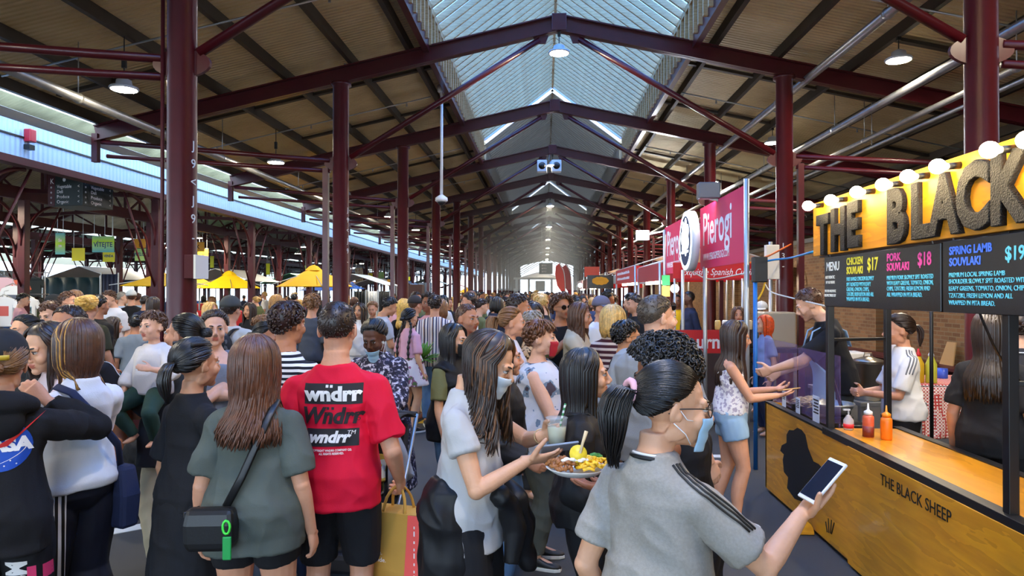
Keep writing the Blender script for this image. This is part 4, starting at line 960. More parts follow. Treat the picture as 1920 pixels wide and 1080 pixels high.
for x, y in ((2.9, 6.4), (3.4, 6.4), (2.9, 7.55), (3.4, 7.55)): loc(MB().box((x - .02, y - .02, 0), (x + .02, y + .02, .76)), O).build('leg', STEEL, t)
def pot(x, y, z, r, h, lab):
    e = tag(empty('stock_pot', (x, y, z)), lab, 'pot'); S = M('brushed_pot', (150, 142, 130), .3, .9)
    MB().lathe([(r * .95, 0), (r, .01), (r, h), (r * 1.03, h + .005)], n=28).build('pot_body', S, e, True); MB().lathe([(r * 1.03, h + .006), (r * .9, h + .03), (r * .2, h + .06), (.01, h + .062)], n=28).build('lid', S, e, True)
    MB().tube([(-.04, 0, h + .055), (-.03, 0, h + .09), (.03, 0, h + .09), (.04, 0, h + .055)], .007, 6).build('lid_knob', S, e)
    for s in (1, -1): MB().tube([(s * r, -.05, h * .75), (s * (r + .04), -.04, h * .77), (s * (r + .04), .04, h * .77), (s * r, .05, h * .75)], .008, 6).build('handle', S, e, True)
pot(3.02, 6.55, .80, .14, .34, 'tall steel stock pot with a lid in front of the woman in white')
CART = M('white_carton', (222, 214, 196), .6)
mb = MB().box((3.02, 7.1, .80), (3.3, 7.45, 1.18)); tag(mb.build('dispenser_box', CART, None, bevel=.01), 'cream box with a hatch on the prep table behind the cook', 'box')
for i in range(3): tag(MB().box((2.88, 6.8 - .01 * i, .80 + .0605 * i), (3.08, 7.07, .86 + .0605 * i)).build('food_tray', M('tray_%d' % i, [(214, 220, 226), (120, 170, 205), (226, 226, 220)][i], .4), None, bevel=.008), ['white tray, lowest of three stacked beside the cream box', 'pale blue tray between two white ones', 'white tray on top of the blue one'][i], 'tray', 'stacked trays')
# gingham table with bottles
tx, ty = 4.35, 7.6
t = tag(empty('folding_table', (tx, ty, 0)), 'folding table under a red checked cloth behind the stall', 'table')
MB().box((-.55, -.35, .80), (.6, .45, .835)).build('table_top', STEEL, t)
for x in (-.5, .55):
    for y in (-.3, .4): MB().box((x - .015, y - .015, 0), (x + .015, y + .015, .8)).build('leg', BLACK, t)
GING = M('red_gingham', (238, 226, 214), .8, pat=p_check(.034, (190, 60, 52), (220, 140, 128)))
g = []
for j in range(22):
    row = []; s = j / 21 * 1.9
    for i in range(40):
        x = -.6 + 1.25 * i / 39
        if s < .85: y, z = .5 - s, .845
        else: y, z = -.36 - .02 * math.sin(i * .9) * min(1, (s - .85) * 2) - .03 * (s - .85), max(.30, .845 - (s - .85) * .55)
        row.append((x + (.02 * math.sin(j * .8) if s > .85 else 0), y, z))
    g.append(row)
o = MB().sheet(g).build('tablecloth', GING, None, True, loc=(tx, ty, 0)); o.modifiers.new('t', 'SOLIDIFY').thickness = .003; tag(o, 'red and white checked tablecloth hanging over the table', 'tablecloth')
for i, (x, y, c, lab) in enumerate(((-.42, -.2, (214, 170, 40), 'bottle of yellow oil with a red cap on the checked cloth'), (-.30, -.22, (200, 200, 70), 'bottle of pale green pickle on the checked cloth'))):
    e = tag(empty('oil_bottle', (tx + x, ty + y, .847)), lab, 'bottle'); MB().lathe([(.05, 0), (.055, .01), (.055, .20), (.03, .26), (.025, .28)], n=18).build('bottle_body', M('oil_%d' % i, c, .15, 0, .5), e, True)
    MB().lathe([(.028, .28), (.028, .30), (.012, .33), (.01, .36)], n=14).build('cap', M('cap_red', (200, 30, 40), .4) if i == 0 else WHT, e, True)
e = tag(MB().lathe([(.05, 0), (.055, .005), (.055, .11)], n=18).build('blue_jug', M('jug_blue', (60, 90, 190), .3), None, True, loc=(tx + .05, ty + .2, .847)), 'small blue jug on the checked cloth', 'jug')
e = tag(MB().lathe([(.03, 0), (.11, .04), (.12, .06), (.10, .05), (.02, .01)], n=18).build('steel_bowl', STEEL, None, True, loc=(tx + .35, ty + .1, .847)), 'small steel bowl on the checked cloth', 'bowl')
t = tag(empty('wall_bench', (6.9, 11, 0)), 'maroon timber bench along the brick wall', 'bench')
MB().box((-.18, -4.5, .48), (.2, 6, .53)).build('seat', RED2, t)
for y in (-4.2, -1.6, 1, 3.4, 5.7): MB().box((-.15, y - .03, 0), (.18, y + .03, .48)).build('leg', RED2, t)
tag(MB().box((-.02, -.2, 0), (.02, .2, .85)).build('whiteboard', WHT, None, loc=(7.05, 14.1, .53), rot=(0, R_(6), 0)), 'white board leaning on the brick wall above the bench', 'board')
for y, lab in ((12.3, 'cardboard sheet leaning on the wall bench behind the woman in white'), (9.1, 'cardboard triangle leaning at the wall behind the checked table')):
    tag(MB().prism([(-.2, 0), (.2, 0), (.1, .4), (-.15, .4)], (7.0, y, .53), (0, 1, 0), (.2, 0, 1), (.02, 0, 0)).build('cardboard', M('cardboard', (176, 140, 90), .8), None), lab, 'cardboard')
mb = MB().tube(spline([(2.05, 3.55, 2.07), (2.3, 3.6, 1.5), (2.7, 3.9, 1.2), (2.9, 4.2, .9)], 14), .007, 6); tag(mb.build('dangling_lead', BLACK, None, True), 'black cord dangling below the menu boards', 'cord')
# lamps of the stall: two LED battens under the back rail
for x, y, z, lab in ((2.5, 4.2, 2.135, 'white LED batten under the back rail of the souvlaki stall'), (3.3, 6.1, 2.28, 'white LED batten on a stand beside the grill')):
    e = tag(empty('led_batten', (x, y, z)), lab, 'lamp'); MB().box((-.03, -.5, 0), (.03, .5, .05)).build('housing', WHT, e, bevel=.005)
    MB().box((-.025, -.48, -.012), (.025, .48, 0)).build('diffuser', M('batten_glow', (255, 236, 205), .4, emit=40), e)
    if x > 3: MB().tube([(.05, 0, .03), (.05, 0, -z)], .016, 8).build('stand', BLACK, e, True)
# pierogi stall
PINK = M('pink_banner', (226, 36, 92), .5, 0, .4, .05, 12)
WTX = M('white_print', (245, 240, 240), .6)
POLE = M('tent_pole', (188, 190, 190), .35, .6)
bx = 2.12
def plane_banner(name, px0, px1, z0, z1, mat, lab, th=.02):
    a, b = onX(px0, 500, bx)[1], onX(px1, 500, bx)[1]; e = tag(empty(name, (bx, a, z0)), lab, 'banner'); MB().box((0, 0, 0), (th, b - a, z1 - z0)).build('sheet', mat, e); return e, a
e, a = plane_banner('banner', 1400, 1313, 2.12, 2.94, PINK, 'pink pierogi banner nearest the silver pole with white lettering')
p = onX(1318, 447, bx); text('lettering', 'Pierogi', .60, WTX, e, (-.003, p[1] - a, 2.43 - 2.12), FACE, .001, 0, .008, sx=.86)
p = onX(1319, 485, bx); text('lettering', 'WWW.PEROGIPEROGI.COM', .13, WTX, e, (-.003, p[1] - a, .10), FACE, .001, sx=.78)
e, a = plane_banner('banner', 1279, 1246, 2.12, 2.94, PINK, 'pink pierogi banner on the far side of the round lit sign')
p = onX(1251, 470, bx); text('lettering', 'Pierogi', .60, WTX, e, (-.003, p[1] - a, .31), FACE, .001, 0, .008, sx=.80); text('lettering', 'WWW.PEROGIPEROGI.COM', .13, WTX, e, (-.003, p[1] - a, .10), FACE, .001, sx=.78)
p = onX(1293, 452, bx - .2); e = tag(empty('round_sign', tuple(p)), 'round lit sign with a navy emblem sticking out between the pink banners', 'sign'); mx_ = rotm('Y', -90)
MB().lathe([(.40, 0), (.40, .10)], n=36, mat=mx_, c=(.05, 0, 0)).build('case', WHT, e, True); MB().lathe([(.385, .105), (.385, .108)], n=36, mat=mx_, c=(.05, 0, 0)).build('face', M('sign_glow', (214, 232, 255), .4, emit=2.2), e)
MB().lathe([(.33, .109), (.33, .111)], n=36, mat=mx_, c=(.05, 0, 0)).build('navy_disc', M('navy', (24, 50, 90), .5), e)
mb = MB()
for i in range(7): mb.ell((-.062, .19 * math.cos(i * .9), .05 + .17 * math.sin(i * .9)), (.004, .07, .09), None, 10, 6)
mb.ell((-.062, 0, .05), (.004, .10, .12)); mb.box((-.064, -.22, -.16), (-.06, .22, -.13)); mb.build('white_pattern', M('emblem_glow', (235, 244, 255), .4, emit=1.2), e)
e = tag(empty('floodlight', tuple(W(1328, 358, 8.4))), 'grey floodlight box hung above the pink banners', 'lamp')
MB().box((-.13, -.08, -.10), (.13, .08, .10)).build('housing', M('grey_case', (112, 112, 116), .4, .3), e, bevel=.015); MB().box((-.11, .08, -.08), (.11, .085, .08)).build('lens', M('flood_glow', (255, 248, 236), .4, emit=30), e); MB().bar((0, 0, -.09), (bx + .01 - W(1328, 358, 8.4).x, 0, -.12), .04, .03).build('bracket', STEEL, e)
def pole(px, d_, z1, r, m, lab, z0=0, yo=0):
    p = W(px, 548, d_); o = MB().tube([(p.x, p.y, z0), (p.x, p.y, z1)], r, 12).build('tent_pole', m, None, True); tag(o, lab, 'pole'); return p
pole(1400, 7.1, 2.98, .028, POLE, 'silver tent pole at the near corner of the pierogi stall')
pole(1416, 6.95, 2.10, .022, M('blue_pole', (30, 110, 190), .4), 'blue pole beside the near silver tent pole')
pole(1322, 9.1, 2.14, .028, POLE, 'silver tent pole under the round lit sign'); pole(1280, 10.4, 2.14, .026, POLE, 'silver tent pole between the round sign pole and the stall lamp')
pole(1246, 12.0, 2.9, .026, POLE, 'tent pole at the far corner of the pierogi stall'); pole(1445, 10.8, 2.6, .03, POLE, 'pale tent pole left of the maroon column by the cook')
REDB = M('red_banner', (206, 30, 34), .5, 0, .4, .05, 10); REDD = M('red_fascia', (176, 24, 38), .5, 0, .4, .05, 10)
def front_banner(px0, px1, py0, py1, Y, mat, lab, cat='banner', nm='banner', th=.02):
    a, b = onY(px0, py1, Y), onY(px1, py0, Y); e = tag(empty(nm, tuple(a)), lab, cat); MB().box((0, 0, 0), (b[0] - a[0], th, b[2] - a[2])).build('sheet', mat, e); return e, a, b
e, a, b = front_banner(1262, 1397, 492, 522, 10.6, REDB, 'red cuisine banner with white script under the pink banner')
text('lettering', 'Exquisite Spanish Cuisine', .145, WTX, e, (.12, -.003, .05), FRONT, .001, shear=.35, sx=.78)
for x in (.03, b[0] - a[0] - .03): MB().tube([(x, .035, -a[2]), (x, .035, b[2] - a[2])], .018, 8).build('post', POLE, e, True)
e, a, b = front_banner(1256, 1372, 619, 662, 9.4, REDB, 'red counter panel with white gothic lettering behind the big grey shirt', 'panel', 'counter_panel')
text('lettering', 'Gourmet', .26, WTX, e, (.05, -.003, .07), FRONT, .001, 0, .006, sx=.9)
MB().box((0, 0, -(a[2])), (b[0] - a[0], .5, 0)).build('counter_body', M('dark_counter', (60, 40, 36), .6), e)
# cables at the near corner
for pts, c, r, lab in (([W(1425, 492, 7), W(1452, 487, 6.9), W(1480, 484, 6.6), W(1525, 472, 5.1)], (50, 140, 200), .010, 'blue cable running from the pole to the sign'),
                       ([W(1395, 497, 7.1), W(1440, 480, 7.6), W(1483, 458, 10.6)], (226, 110, 40), .012, 'orange strap tied to the maroon column'),
                       ([W(1437, 520, 7), W(1430, 545, 7), W(1421, 562, 7.0)], (230, 180, 30), .010, 'yellow cable beside the blue pole'),
                       ([W(1434, 532, 7), W(1447, 548, 6.9), W(1490, 560, 6.4), W(1552, 575, 5.05)], (226, 220, 206), .007, 'white extension lead strung to the black frame'),
                       ([W(1290, 505, 9.1), W(1330, 523, 9.0), W(1400, 512, 7.1)], (220, 216, 206), .008, 'white lead sagging between two tent poles')):
    tag(MB().tube(spline(pts, 16), r, 7).build('cable', M('cable_%d' % c[2], c, .5), None, True), lab, 'cable')
p = W(1424, 500, 6.95); e = tag(MB().box((-.07, -.05, -.16), (.07, .05, .1)).build('power_box', BLACK, None, loc=tuple(p), bevel=.01), 'black power box strapped to the blue pole', 'box')
p = W(1447, 500, 10.7); tag(MB().box((-.10, -.06, -.2), (.10, .06, .34)).build('switch_box', CART, None, loc=tuple(p), bevel=.01), 'pale switch box on the tent pole by the maroon column', 'box')
# things in the pierogi stall
ST2 = M('steel_urn', (190, 180, 160), .35, .5)
tag(MB().box((3.05, 9.7, 1.02), (3.5, 10.1, 1.52)).build('coffee_machine', ST2, None, bevel=.02), 'cream steel machine on the back bench of the pierogi stall', 'machine')
t = tag(empty('back_bench', (3.1, 9.9, 0)), 'dark bench along the back of the pierogi stall', 'bench'); MB().box((-.75, -.3, .96), (.75, .3, 1.02)).build('bench_top', BLACK, t)
for x in (-.7, .7): MB().box((x - .02, -.25, 0), (x + .02, .25, .96)).build('leg', BLACK, t)
tag(MB().lathe([(.07, 0), (.075, .02), (.075, .30), (.04, .34)], n=18).build('urn', M('dark_urn', (60, 50, 44), .3), None, True, loc=(2.92, 9.75, 1.02)), 'dark urn beside the cream steel machine', 'urn')
for x, c, lab in ((2.45, (60, 110, 200), 'blue tub on the pierogi bench'), (2.62, (226, 90, 40), 'orange tub on the pierogi bench')):
    tag(MB().lathe([(.09, 0), (.11, .18), (.115, .18)], n=18).build('tub', M('tub%d' % c[0], c, .4), None, True, loc=(x, 9.8, 1.02)), lab, 'tub')
random.seed(5)
for i in range(7):
    c = [(230, 200, 120), (240, 240, 236), (200, 160, 40), (40, 80, 160), (226, 214, 180), (210, 120, 50), (120, 150, 80)][i]
    tag(MB().lathe([(.035, 0), (.04, .01), (.04, .11), (.03, .13)], n=14).build('condiment_jar', M('jar_%d' % i, c, .4), None, True, loc=(2.38 + .11 * i, 9.55 + .04 * (i % 3), onY(1300, 619, 9.4)[2])), 'small jar on the red lettered counter, %s from the aisle' % ['first', 'second', 'third', 'fourth', 'fifth', 'sixth', 'seventh'][i], 'jar', 'jars on the red counter')
# farther stalls along the aisle
def stall(y0, y1, zb, zt, fascia, lab, txt=None, cnt=(150, 60, 50), x0=2.2, dep=2.2):
    e = tag(empty('market_stall', (x0, y0, 0)), lab, 'stall'); L = y1 - y0
    for x in (0, dep):
        for y in (0, L): MB().tube([(x, y, 0), (x, y, zt)], .028, 8).build('pole', POLE, e, True)
    f = MB().box((-.02, 0, zb), (0, L, zt)).build('fascia', fascia, e); MB().box((0, -.02, zb), (dep, 0, zt)).build('side_fascia', fascia, e)
    MB().loft([npv([(0, y, zt), (dep / 2, y, zt + .35), (dep, y, zt), (dep, y, zt + .02), (dep / 2, y, zt + .37), (0, y, zt + .02)]) for y in (0, L)]).build('canopy', M('canopy_white', (210, 204, 196), .7), e)
    MB().box((.02, .1, 0), (.5, L - .1, .92)).build('counter', M('stall_front_%d' % cnt[0], cnt, .5), e); MB().box((0, .08, .92), (.55, L - .08, .96)).build('counter_top', STEEL, e)
    MB().box((.1, L * .15, zb - .06), (.16, L * .85, zb)).build('light_tube', M('tube_glow', (255, 226, 180), .4, emit=18), e)
    if txt:                                              # two rows of white script too small to read
        rng = random.Random(3); mb = MB()
        for v in (.62, .25):
            y = L * .9
            while y > L * .25:
                w_ = rng.uniform(.05, .16); mb.box((-.024, y - w_, zb + (zt - zb) * v), (-.02, y, zb + (zt - zb) * (v + rng.uniform(.12, .2)))); y -= w_ + rng.uniform(.015, .05)
        mb.build('script', WTX, e)
    return e
stall(13.2, 16.2, 2.03, 2.36, REDD, 'stall with a plain dark red fascia past the pierogi stall', None)
stall(16.8, 21.2, 2.05, 2.45, REDB, 'stall with a lettered red fascia past the plain red one', True)
stall(24.5, 28.5, 2.1, 2.4, M('white_blue', (190, 206, 226), .5, pat=p_stripe(1, .18, .5, (96, 132, 190))), 'stall with blue and white stripes below the picture sign', None, (200, 190, 180))
stall(31, 36, 2.0, 2.5, REDB, 'far stall with orange-red cloth front', None, (200, 70, 50)); stall(40, 46, 2.0, 2.5, M('fascia_maroon', (120, 30, 40), .5), 'farthest maroon stall on the right', None, (190, 170, 150))
e, a, b = front_banner(1101, 1150, 516, 541, 24.3, SLATE, 'black picture sign with a golden dish on it', 'sign', 'picture_sign', .05)
mb = MB()
for i in range(9): mb.ell(((b[0] - a[0]) * .5 + .18 * math.cos(i * .7), -.006, .27 + .07 * math.sin(i * .7)), (.12, .006, .08), None, 10, 6)
mb.build('printed_dish', M('dish_orange', (244, 170, 40), .6), e)
for i in range(4): MB().tube([(b[0] - a[0] if i % 2 else 0, .02, -a[2]), (b[0] - a[0] if i % 2 else 0, .02, 0)], .02, 6).build('post', POLE, e) if i < 2 else None
e, a, b = front_banner(1096, 1124, 500, 519, 27, M('orange_banner', (222, 84, 66), .5), 'orange-red square banner above the striped stall')
MB().tube([((b[0] - a[0]) / 2, .02, -a[2]), ((b[0] - a[0]) / 2, .02, 0)], .02, 6).build('post', POLE, e)
for px, d_, c, lab in ((1060, 30, (226, 60, 50), 'bright red feather flag leaning toward the aisle'), (1072, 31, (150, 30, 44), 'dark red feather flag behind the bright red one')):
    p = W(px, 548, d_); e = tag(empty('feather_flag', (p.x, p.y, 0)), lab, 'flag'); MB().tube(spline([(0, 0, 0), (0, 0, 1.5), (-.05, 0, 2.6), (-.25, 0, 3.05)], 14), .02, 6).build('flag_pole', STEEL, e)
    pl = [(-.02, 1.6), (-.02, 2.5), (-.08, 2.85), (-.25, 3.08), (-.42, 2.95), (-.45, 2.6), (-.36, 2.1)]; MB().prism(pl, (0, 0, 0), (1, 0, 0), (0, 0, 1), (0, .015, 0)).build('flag', M('flag%d' % c[0], c, .6), e)
p = W(1205, 441, 22.5); e = tag(empty('floodlight', tuple(p)), 'bright white floodlight on a column far down the right row', 'lamp'); MB().box((-.22, 0, -.16), (.22, .1, .16)).build('housing', WHT, e); MB().box((-.2, -.01, -.14), (.2, 0, .14)).build('lens', M('flood_glow2', (245, 250, 255), .4, emit=120), e); MB().bar((0, .1, 0), (XR - p.x - .16, Y0 + STEP * 3 - p.y + .05, 0), .05, .05).build('bracket', STEEL, e)
p = W(1265, 541, 11.2); e = tag(empty('work_lamp', tuple(p)), 'round white work lamp inside the pierogi stall', 'lamp'); MB().ell((0, 0, 0), .07).build('globe', M('work_glow', (235, 246, 255), .4, emit=60), e, True); MB().tube([(0, 0, .06), (0, 0, .6)], .01, 6).build('suspension_rod', STEEL, e)
e, a, b = front_banner(1241, 1256, 516, 535, 11.9, M('green_card', (40, 160, 80), .6), 'green card hung at the corner of the pierogi stall', 'card', 'price_card'); e, a, b = front_banner(1241, 1256, 536, 556, 11.88, M('yellow_card', (226, 170, 60), .6), 'yellow card hung under the green one', 'card', 'price_card')
# ---------------------------------------------------------------- left sheds: signs, umbrellas, stalls; far end of the aisle
def hang_sign(px0, px1, py0, py1, d, mat, lab, txt=None, ink=INK, size=None, nm='banner', cat='banner'):
    a, b = W(px0, py1, d), W(px1, py0, d); e = tag(empty(nm, tuple(a), PSI), lab, cat); w, h = (b.xy - a.xy).length, b.z - a.z
    MB().box((0, -.01, 0), (w, .01, h)).build('sheet', mat, e)
    for x in (.06, w - .06): MB().tube([(x, 0, h), (x, 0, max(h + .1, (shedz(a.x) if a.x < -8.6 else roofz(a.x) + .1) - a.z))], .008, 5).build('cord', STEEL, e)
    for s, u, v, sz in (txt or []): text('lettering', s, sz * h, ink, e, (u * w, -.013, v * h), FRONT, .001, 0, .004, align='CENTER', sx=.85)
    return e
GY = M('green_yellow', (120, 220, 60), .5, pat=lambda nt, vec, col: mixc(nt, noise(nt, vec, 2.2, 2), lin((226, 226, 20)), lin((20, 190, 170)))); BY = M('bright_yellow', (236, 226, 40), .5, 0, .4, .08, 3)
GB = M('lime_teal', (150, 226, 40), .5, pat=lambda nt, vec, col: mixc(nt, mth(nt, 'ABSOLUTE', mth(nt, 'MULTIPLY_ADD', axis(nt, vec, 2), 2.6, -.85)), lin((190, 230, 20)), lin((20, 170, 210))))
AMB = M('amber_sign', (226, 160, 30), .5); BLU = M('blue_print', (20, 60, 110), .5)
hang_sign(104, 122, 437, 477, 21, GB, 'tall lime and teal banner, leftmost of the hanging banners', [('Se', .5, .6, .2), ('ze', .5, .35, .2)], WTX)
hang_sign(135, 159, 465, 489, 23, BY, 'plain yellow-green banner behind a crossed brace')
hang_sign(173, 214, 443, 473, 21, GB, 'lime and teal banner reading VITEJTE', [('VÍTEJTE', .5, .34, .42)], BLU)
hang_sign(193, 215, 473, 491, 22, BY, 'small yellow banner hanging under the VITEJTE one', [('VENDA', .5, .5, .34)], BLU)
hang_sign(252, 273, 448, 465, 22, AMB, 'amber sign with a letter L above the welcome banner', [('L', .5, .15, .45)], INK, nm='row_sign', cat='sign')
hang_sign(253, 285, 466, 489, 22, GY, 'yellow, green and blue banner reading WELCOME', [('WELCOME', .5, .4, .38)], BLU)
hang_sign(360, 383, 454, 472, 24, AMB, 'amber sign with a letter K right of the near column', [('K', .5, .3, .6)], INK, nm='row_sign', cat='sign')
hang_sign(371, 391, 467, 484, 25, AMB, 'lower amber sign tucked under the K sign', [('E', .5, .3, .5)], INK, nm='row_sign', cat='sign')
hang_sign(394, 401, 480, 502, 36, BY, 'narrow yellow banner behind the K sign'); hang_sign(499, 506, 494, 515, 38, BY, 'narrow yellow banner between far shed columns'); hang_sign(571, 581, 498, 512, 38, GY, 'small green banner above the big yellow umbrella')
hang_sign(666, 681, 502, 534, 46, M('cream_poster', (226, 214, 186), .5, pat=p_blotch(9, [(0, (226, 214, 186)), (.55, (190, 150, 110))])), 'cream poster in the far shed right of the paired columns'); hang_sign(684, 702, 512, 527, 46, BY, 'yellow banner right of the cream poster'); hang_sign(704, 720, 510, 526, 46, GY, 'green and blue banner right of the yellow one'); hang_sign(726, 734, 524, 536, 40, AMB, 'round-ended amber sign left of the third column'); hang_sign(763, 769, 519, 526, 42, BY, 'tiny yellow sign right of the third column')
hang_sign(640, 652, 512, 536, 11.4, M('orange_sign', (236, 130, 40), .5), 'orange card fixed beside the second maroon column')
DG = M('dark_green_board', (18, 30, 28), .35)
def directory(px, py0, py1, d, yaw, lab, texts=True):
    a = W(px, py1, d); h = W(px, py0, d).z - a.z; e = tag(empty('directory_sign', tuple(a), yaw), lab, 'sign'); w = h * 1.25
    MB().box((-w, -w, 0), (0, 0, h)).build('cabinet', DG, e, bevel=.01)
    for x in (-w * .8, -w * .2): MB().tube([(x, -w / 2, h), (x, -w / 2, (h + .5) if texts else 6.1 - a.z)], .015, 6).build('hanger', STEEL, e)
    if texts:
        MB().box((-w - .002, -w - .003, 0), (-w * .80, -w, h)).build('maroon_strip', RED2, e)
        for rot, o, ux in ((FRONT, (-w, -w - .004, 0), (1, 0)), ((PI / 2, 0, PI / 2), (.004, -w, 0), (0, 1))):
            def put(s, u, v, sz): text('lettering', s, sz * h, WTX, e, (o[0] + ux[0] * u * w, o[1] + ux[1] * u * w, v * h), rot, .001, sx=.9)
            put('K', .06, .70, .24); put('\u25cf', .42, .76, .16)
            for i, s in enumerate(('Vegetable', 'Deli', 'Produce', 'Organic')): put(s, .26, .56 - .16 * i, .15); put('<', .86, .56 - .16 * i, .14); put('o', .07, .56 - .16 * i, .12)
    else:
        for i in range(3): text('lettering', '8 9 3', .2 * h, WTX, e, (-w * .8, -w - .004, h * (.7 - .28 * i)), FRONT, .001)
directory(212, 337, 394, 14.5, R_(-8), 'dark green hanging directory cube with a letter K on two faces')
directory(1036, 494, 514, 46, 0, 'small dark green hanging sign far down the aisle', False)
p = W(361, 523, 6.36); e = tag(MB().box((-.06, -.12, 0), (.03, .12, .22)).build('switch_box', M('box_maroon', (70, 18, 20), .85), None, loc=(XL + .145, Y0, p.z), bevel=.006), 'small maroon switch box on the near left column', 'box')
MB().box((.03, -.12, 0), (.05, .12, .22)).build('box_side', CART, e)
struct(MB().tube([(XL - .17, Y0 - .03, .1), (XL - .17, Y0 - .03, 4.9)], .018, 8).build('downpipe', RED2, None, True), 'thin dark conduit along the near left column')
UMB = M('umbrella_yellow', (240, 196, 16), .7, 0, .3, .05, 8, .06, 3); UMB2 = M('umbrella_gold', (222, 166, 14), .7, 0, .3, .05, 8, .06, 3)
POLES = []
def umbrella(px, apex, px0, px1, py, d, mat, lab, grp='yellow market umbrellas'):
    c = W(px, py, d); top_ = W(px, apex, d).z; POLES.append((c.x, c.y)); r = W(px1, py, d).xy; l = W(px0, py, d).xy; R = (r - l).length / 2; mb = MB(); e = tag(empty('market_umbrella', (c.x, c.y, 0)), lab, 'umbrella', grp)
    z0 = c.z; h = top_ - z0; n = 8; rings = []
    for t, dz in ((0, 0), (.16, 0), (.5, -.02), (1, 0)):
        ring = []
        for i in range(32):
            a = 2 * PI * i / 32; k = math.cos(PI / 4) / max(abs(math.cos((a % (PI / 2)) - PI / 4)), .01); sag = .05 * (1 - abs(math.cos(2 * a))) * t
            ring.append((R * t * 1.2 * k * math.cos(a + PI / 4 + .5) * 1.0, R * t * 1.2 * k * math.sin(a + PI / 4 + .5), z0 + h * (1 - t) ** .9 + dz - .0))
        rings.append(npv(ring))
    o = MB().loft(rings, False).build('canopy', mat, e); o.modifiers.new('t', 'SOLIDIFY').thickness = .012
    MB().lathe([(R * .24, top_ - h * .16), (R * .12, top_ + .02), (.02, top_ + .06)], n=8).build('vent_cap', mat, e); MB().tube([(0, 0, 0), (0, 0, top_)], .028, 8).build('pole', STEEL, e, True)
    for i in range(4): a = PI / 2 * i + PI / 4 + PI / 4 + .5; MB().tube([(0, 0, top_ - .1), (R * 1.15 * math.cos(a), R * 1.15 * math.sin(a), z0 + .03)], .012, 5).build('rib', STEEL, e)
    MB().box((-.3, -.3, 0), (.3, .3, .08)).build('base', M('umbrella_base', (60, 60, 62), .7), e, bevel=.02); return e
umbrella(300, 513, 228, 372, 537, 17.5, UMB, 'yellow umbrella half hidden by the near left column'); umbrella(374, 520, 333, 418, 541, 25, UMB2, 'duller yellow umbrella just right of the near left column')
umbrella(430, 511, 388, 506, 541, 21.5, UMB, 'bright yellow umbrella, the whole one between the first two columns'); umbrella(588, 501, 519, 660, 538, 18, UMB2, 'golden umbrella cut by the second maroon column')
umbrella(874, 540, 857, 891, 549, 40, UMB2, 'small far yellow umbrella behind the column row')
umbrella(600, 531, 560, 640, 545, 27, M('umbrella_blue', (40, 90, 180), .7), 'blue umbrella below the golden one', None); umbrella(660, 531, 645, 690, 542, 31, M('umbrella_blue', (40, 90, 180), .7), 'blue umbrella right of the second column', None)
# clothes stall at far left
TSH = [(-.10, .0), (.10, 0), (.26, -.06), (.34, -.24), (.25, -.28), (.22, -.20), (.21, -.72), (-.21, -.72), (-.22, -.20), (-.25, -.28), (-.34, -.24), (-.26, -.06)]
def tee(px, py, d, c, lab, prt=None, k=1.0, grp='tee shirts on the clothes stall'):
    p = W(px, py, d); e = tag(empty('hanging_tee_shirt', tuple(p), PSI), lab, 'shirt', grp); MB().prism([(a * k, b * k) for a, b in TSH], (0, -.03, 0), (1, 0, 0), (0, 0, 1), (0, .06, 0)).build('shirt', M('tee%d%d' % (c[0], c[2]), c, .8, 0, .3, .06, 9), e, bevel=.02)
    MB().tube([(-.18 * k, 0, -.02), (0, 0, .06), (.18 * k, 0, -.02)], .012, 5).build('clothes_hanger', STEEL, e); MB().tube([(0, 0, .05), (0, 0, .14), (.03, .1, .16)], .006, 5).build('hook', STEEL, e)
    if prt: MB().box((-.13 * k, -.034, -.46 * k), (.13 * k, -.03, -.22 * k)).build('print', prt, e)
for i, (px, py, d, c, lab, pr) in enumerate(((51, 558, 16.5, (222, 228, 240), 'white tee with a dark picture, nearest the maroon shed column', M('print_dark', (60, 90, 110), .6, pat=p_blotch(14, [(0, (40, 60, 70)), (.5, (120, 160, 180))]))), (24, 536, 16.8, (226, 232, 240), 'white tee with a round print hung above the others', M('print_round', (90, 100, 120), .6)), (8, 557, 16.6, (214, 222, 236), 'white tee with a red print at the frame edge', M('print_red', (190, 90, 90), .6)), (30, 560, 17.2, (206, 216, 232), 'white tee with a blue strip between two others', M('print_blue', (40, 60, 130), .6)),
                                               (33, 525, 17, (214, 110, 86), 'coral patterned shirt hung high on the clothes stall', None), (48, 522, 18, (30, 60, 96), 'navy shirt hung beside the coral one', None), (62, 520, 18, (52, 62, 66), 'dark grey shirt hung by the maroon shed column', None), (8, 520, 17, (226, 190, 206), 'pale pink shirt hung at the frame edge', None))):
    tee(px, py, d, c, lab, pr)
p = W(30, 515, 17.6); e = tag(empty('clothes_rack', (p.x, p.y, 0), PSI), 'metal clothes rack carrying tee shirts at far left', 'rack')
for x in (-.75, .75): MB().tube([(x, 0, 0), (x, 0, p.z + .1)], .02, 6).build('upright', STEEL, e); MB().box((x - .02, -.3, 0), (x + .02, .3, .04)).build('foot', STEEL, e)
for z in (p.z + .05, 1.75, 1.3): MB().tube([(-.85, 0, z), (.85, 0, z)], .016, 6).build('rail', STEEL, e)
p = W(25, 590, 17.6); tag(MB().box((-.9, -.3, 0), (.9, .3, .95)).build('stall_table', M('blue_cloth', (30, 76, 130), .8), None, loc=(p.x, p.y - .55, 0), bevel=.03), 'blue draped stall table under the white tees', 'table')
TARP = M('teal_tarp', (24, 52, 62), .6, 0, .4, .2, 4)
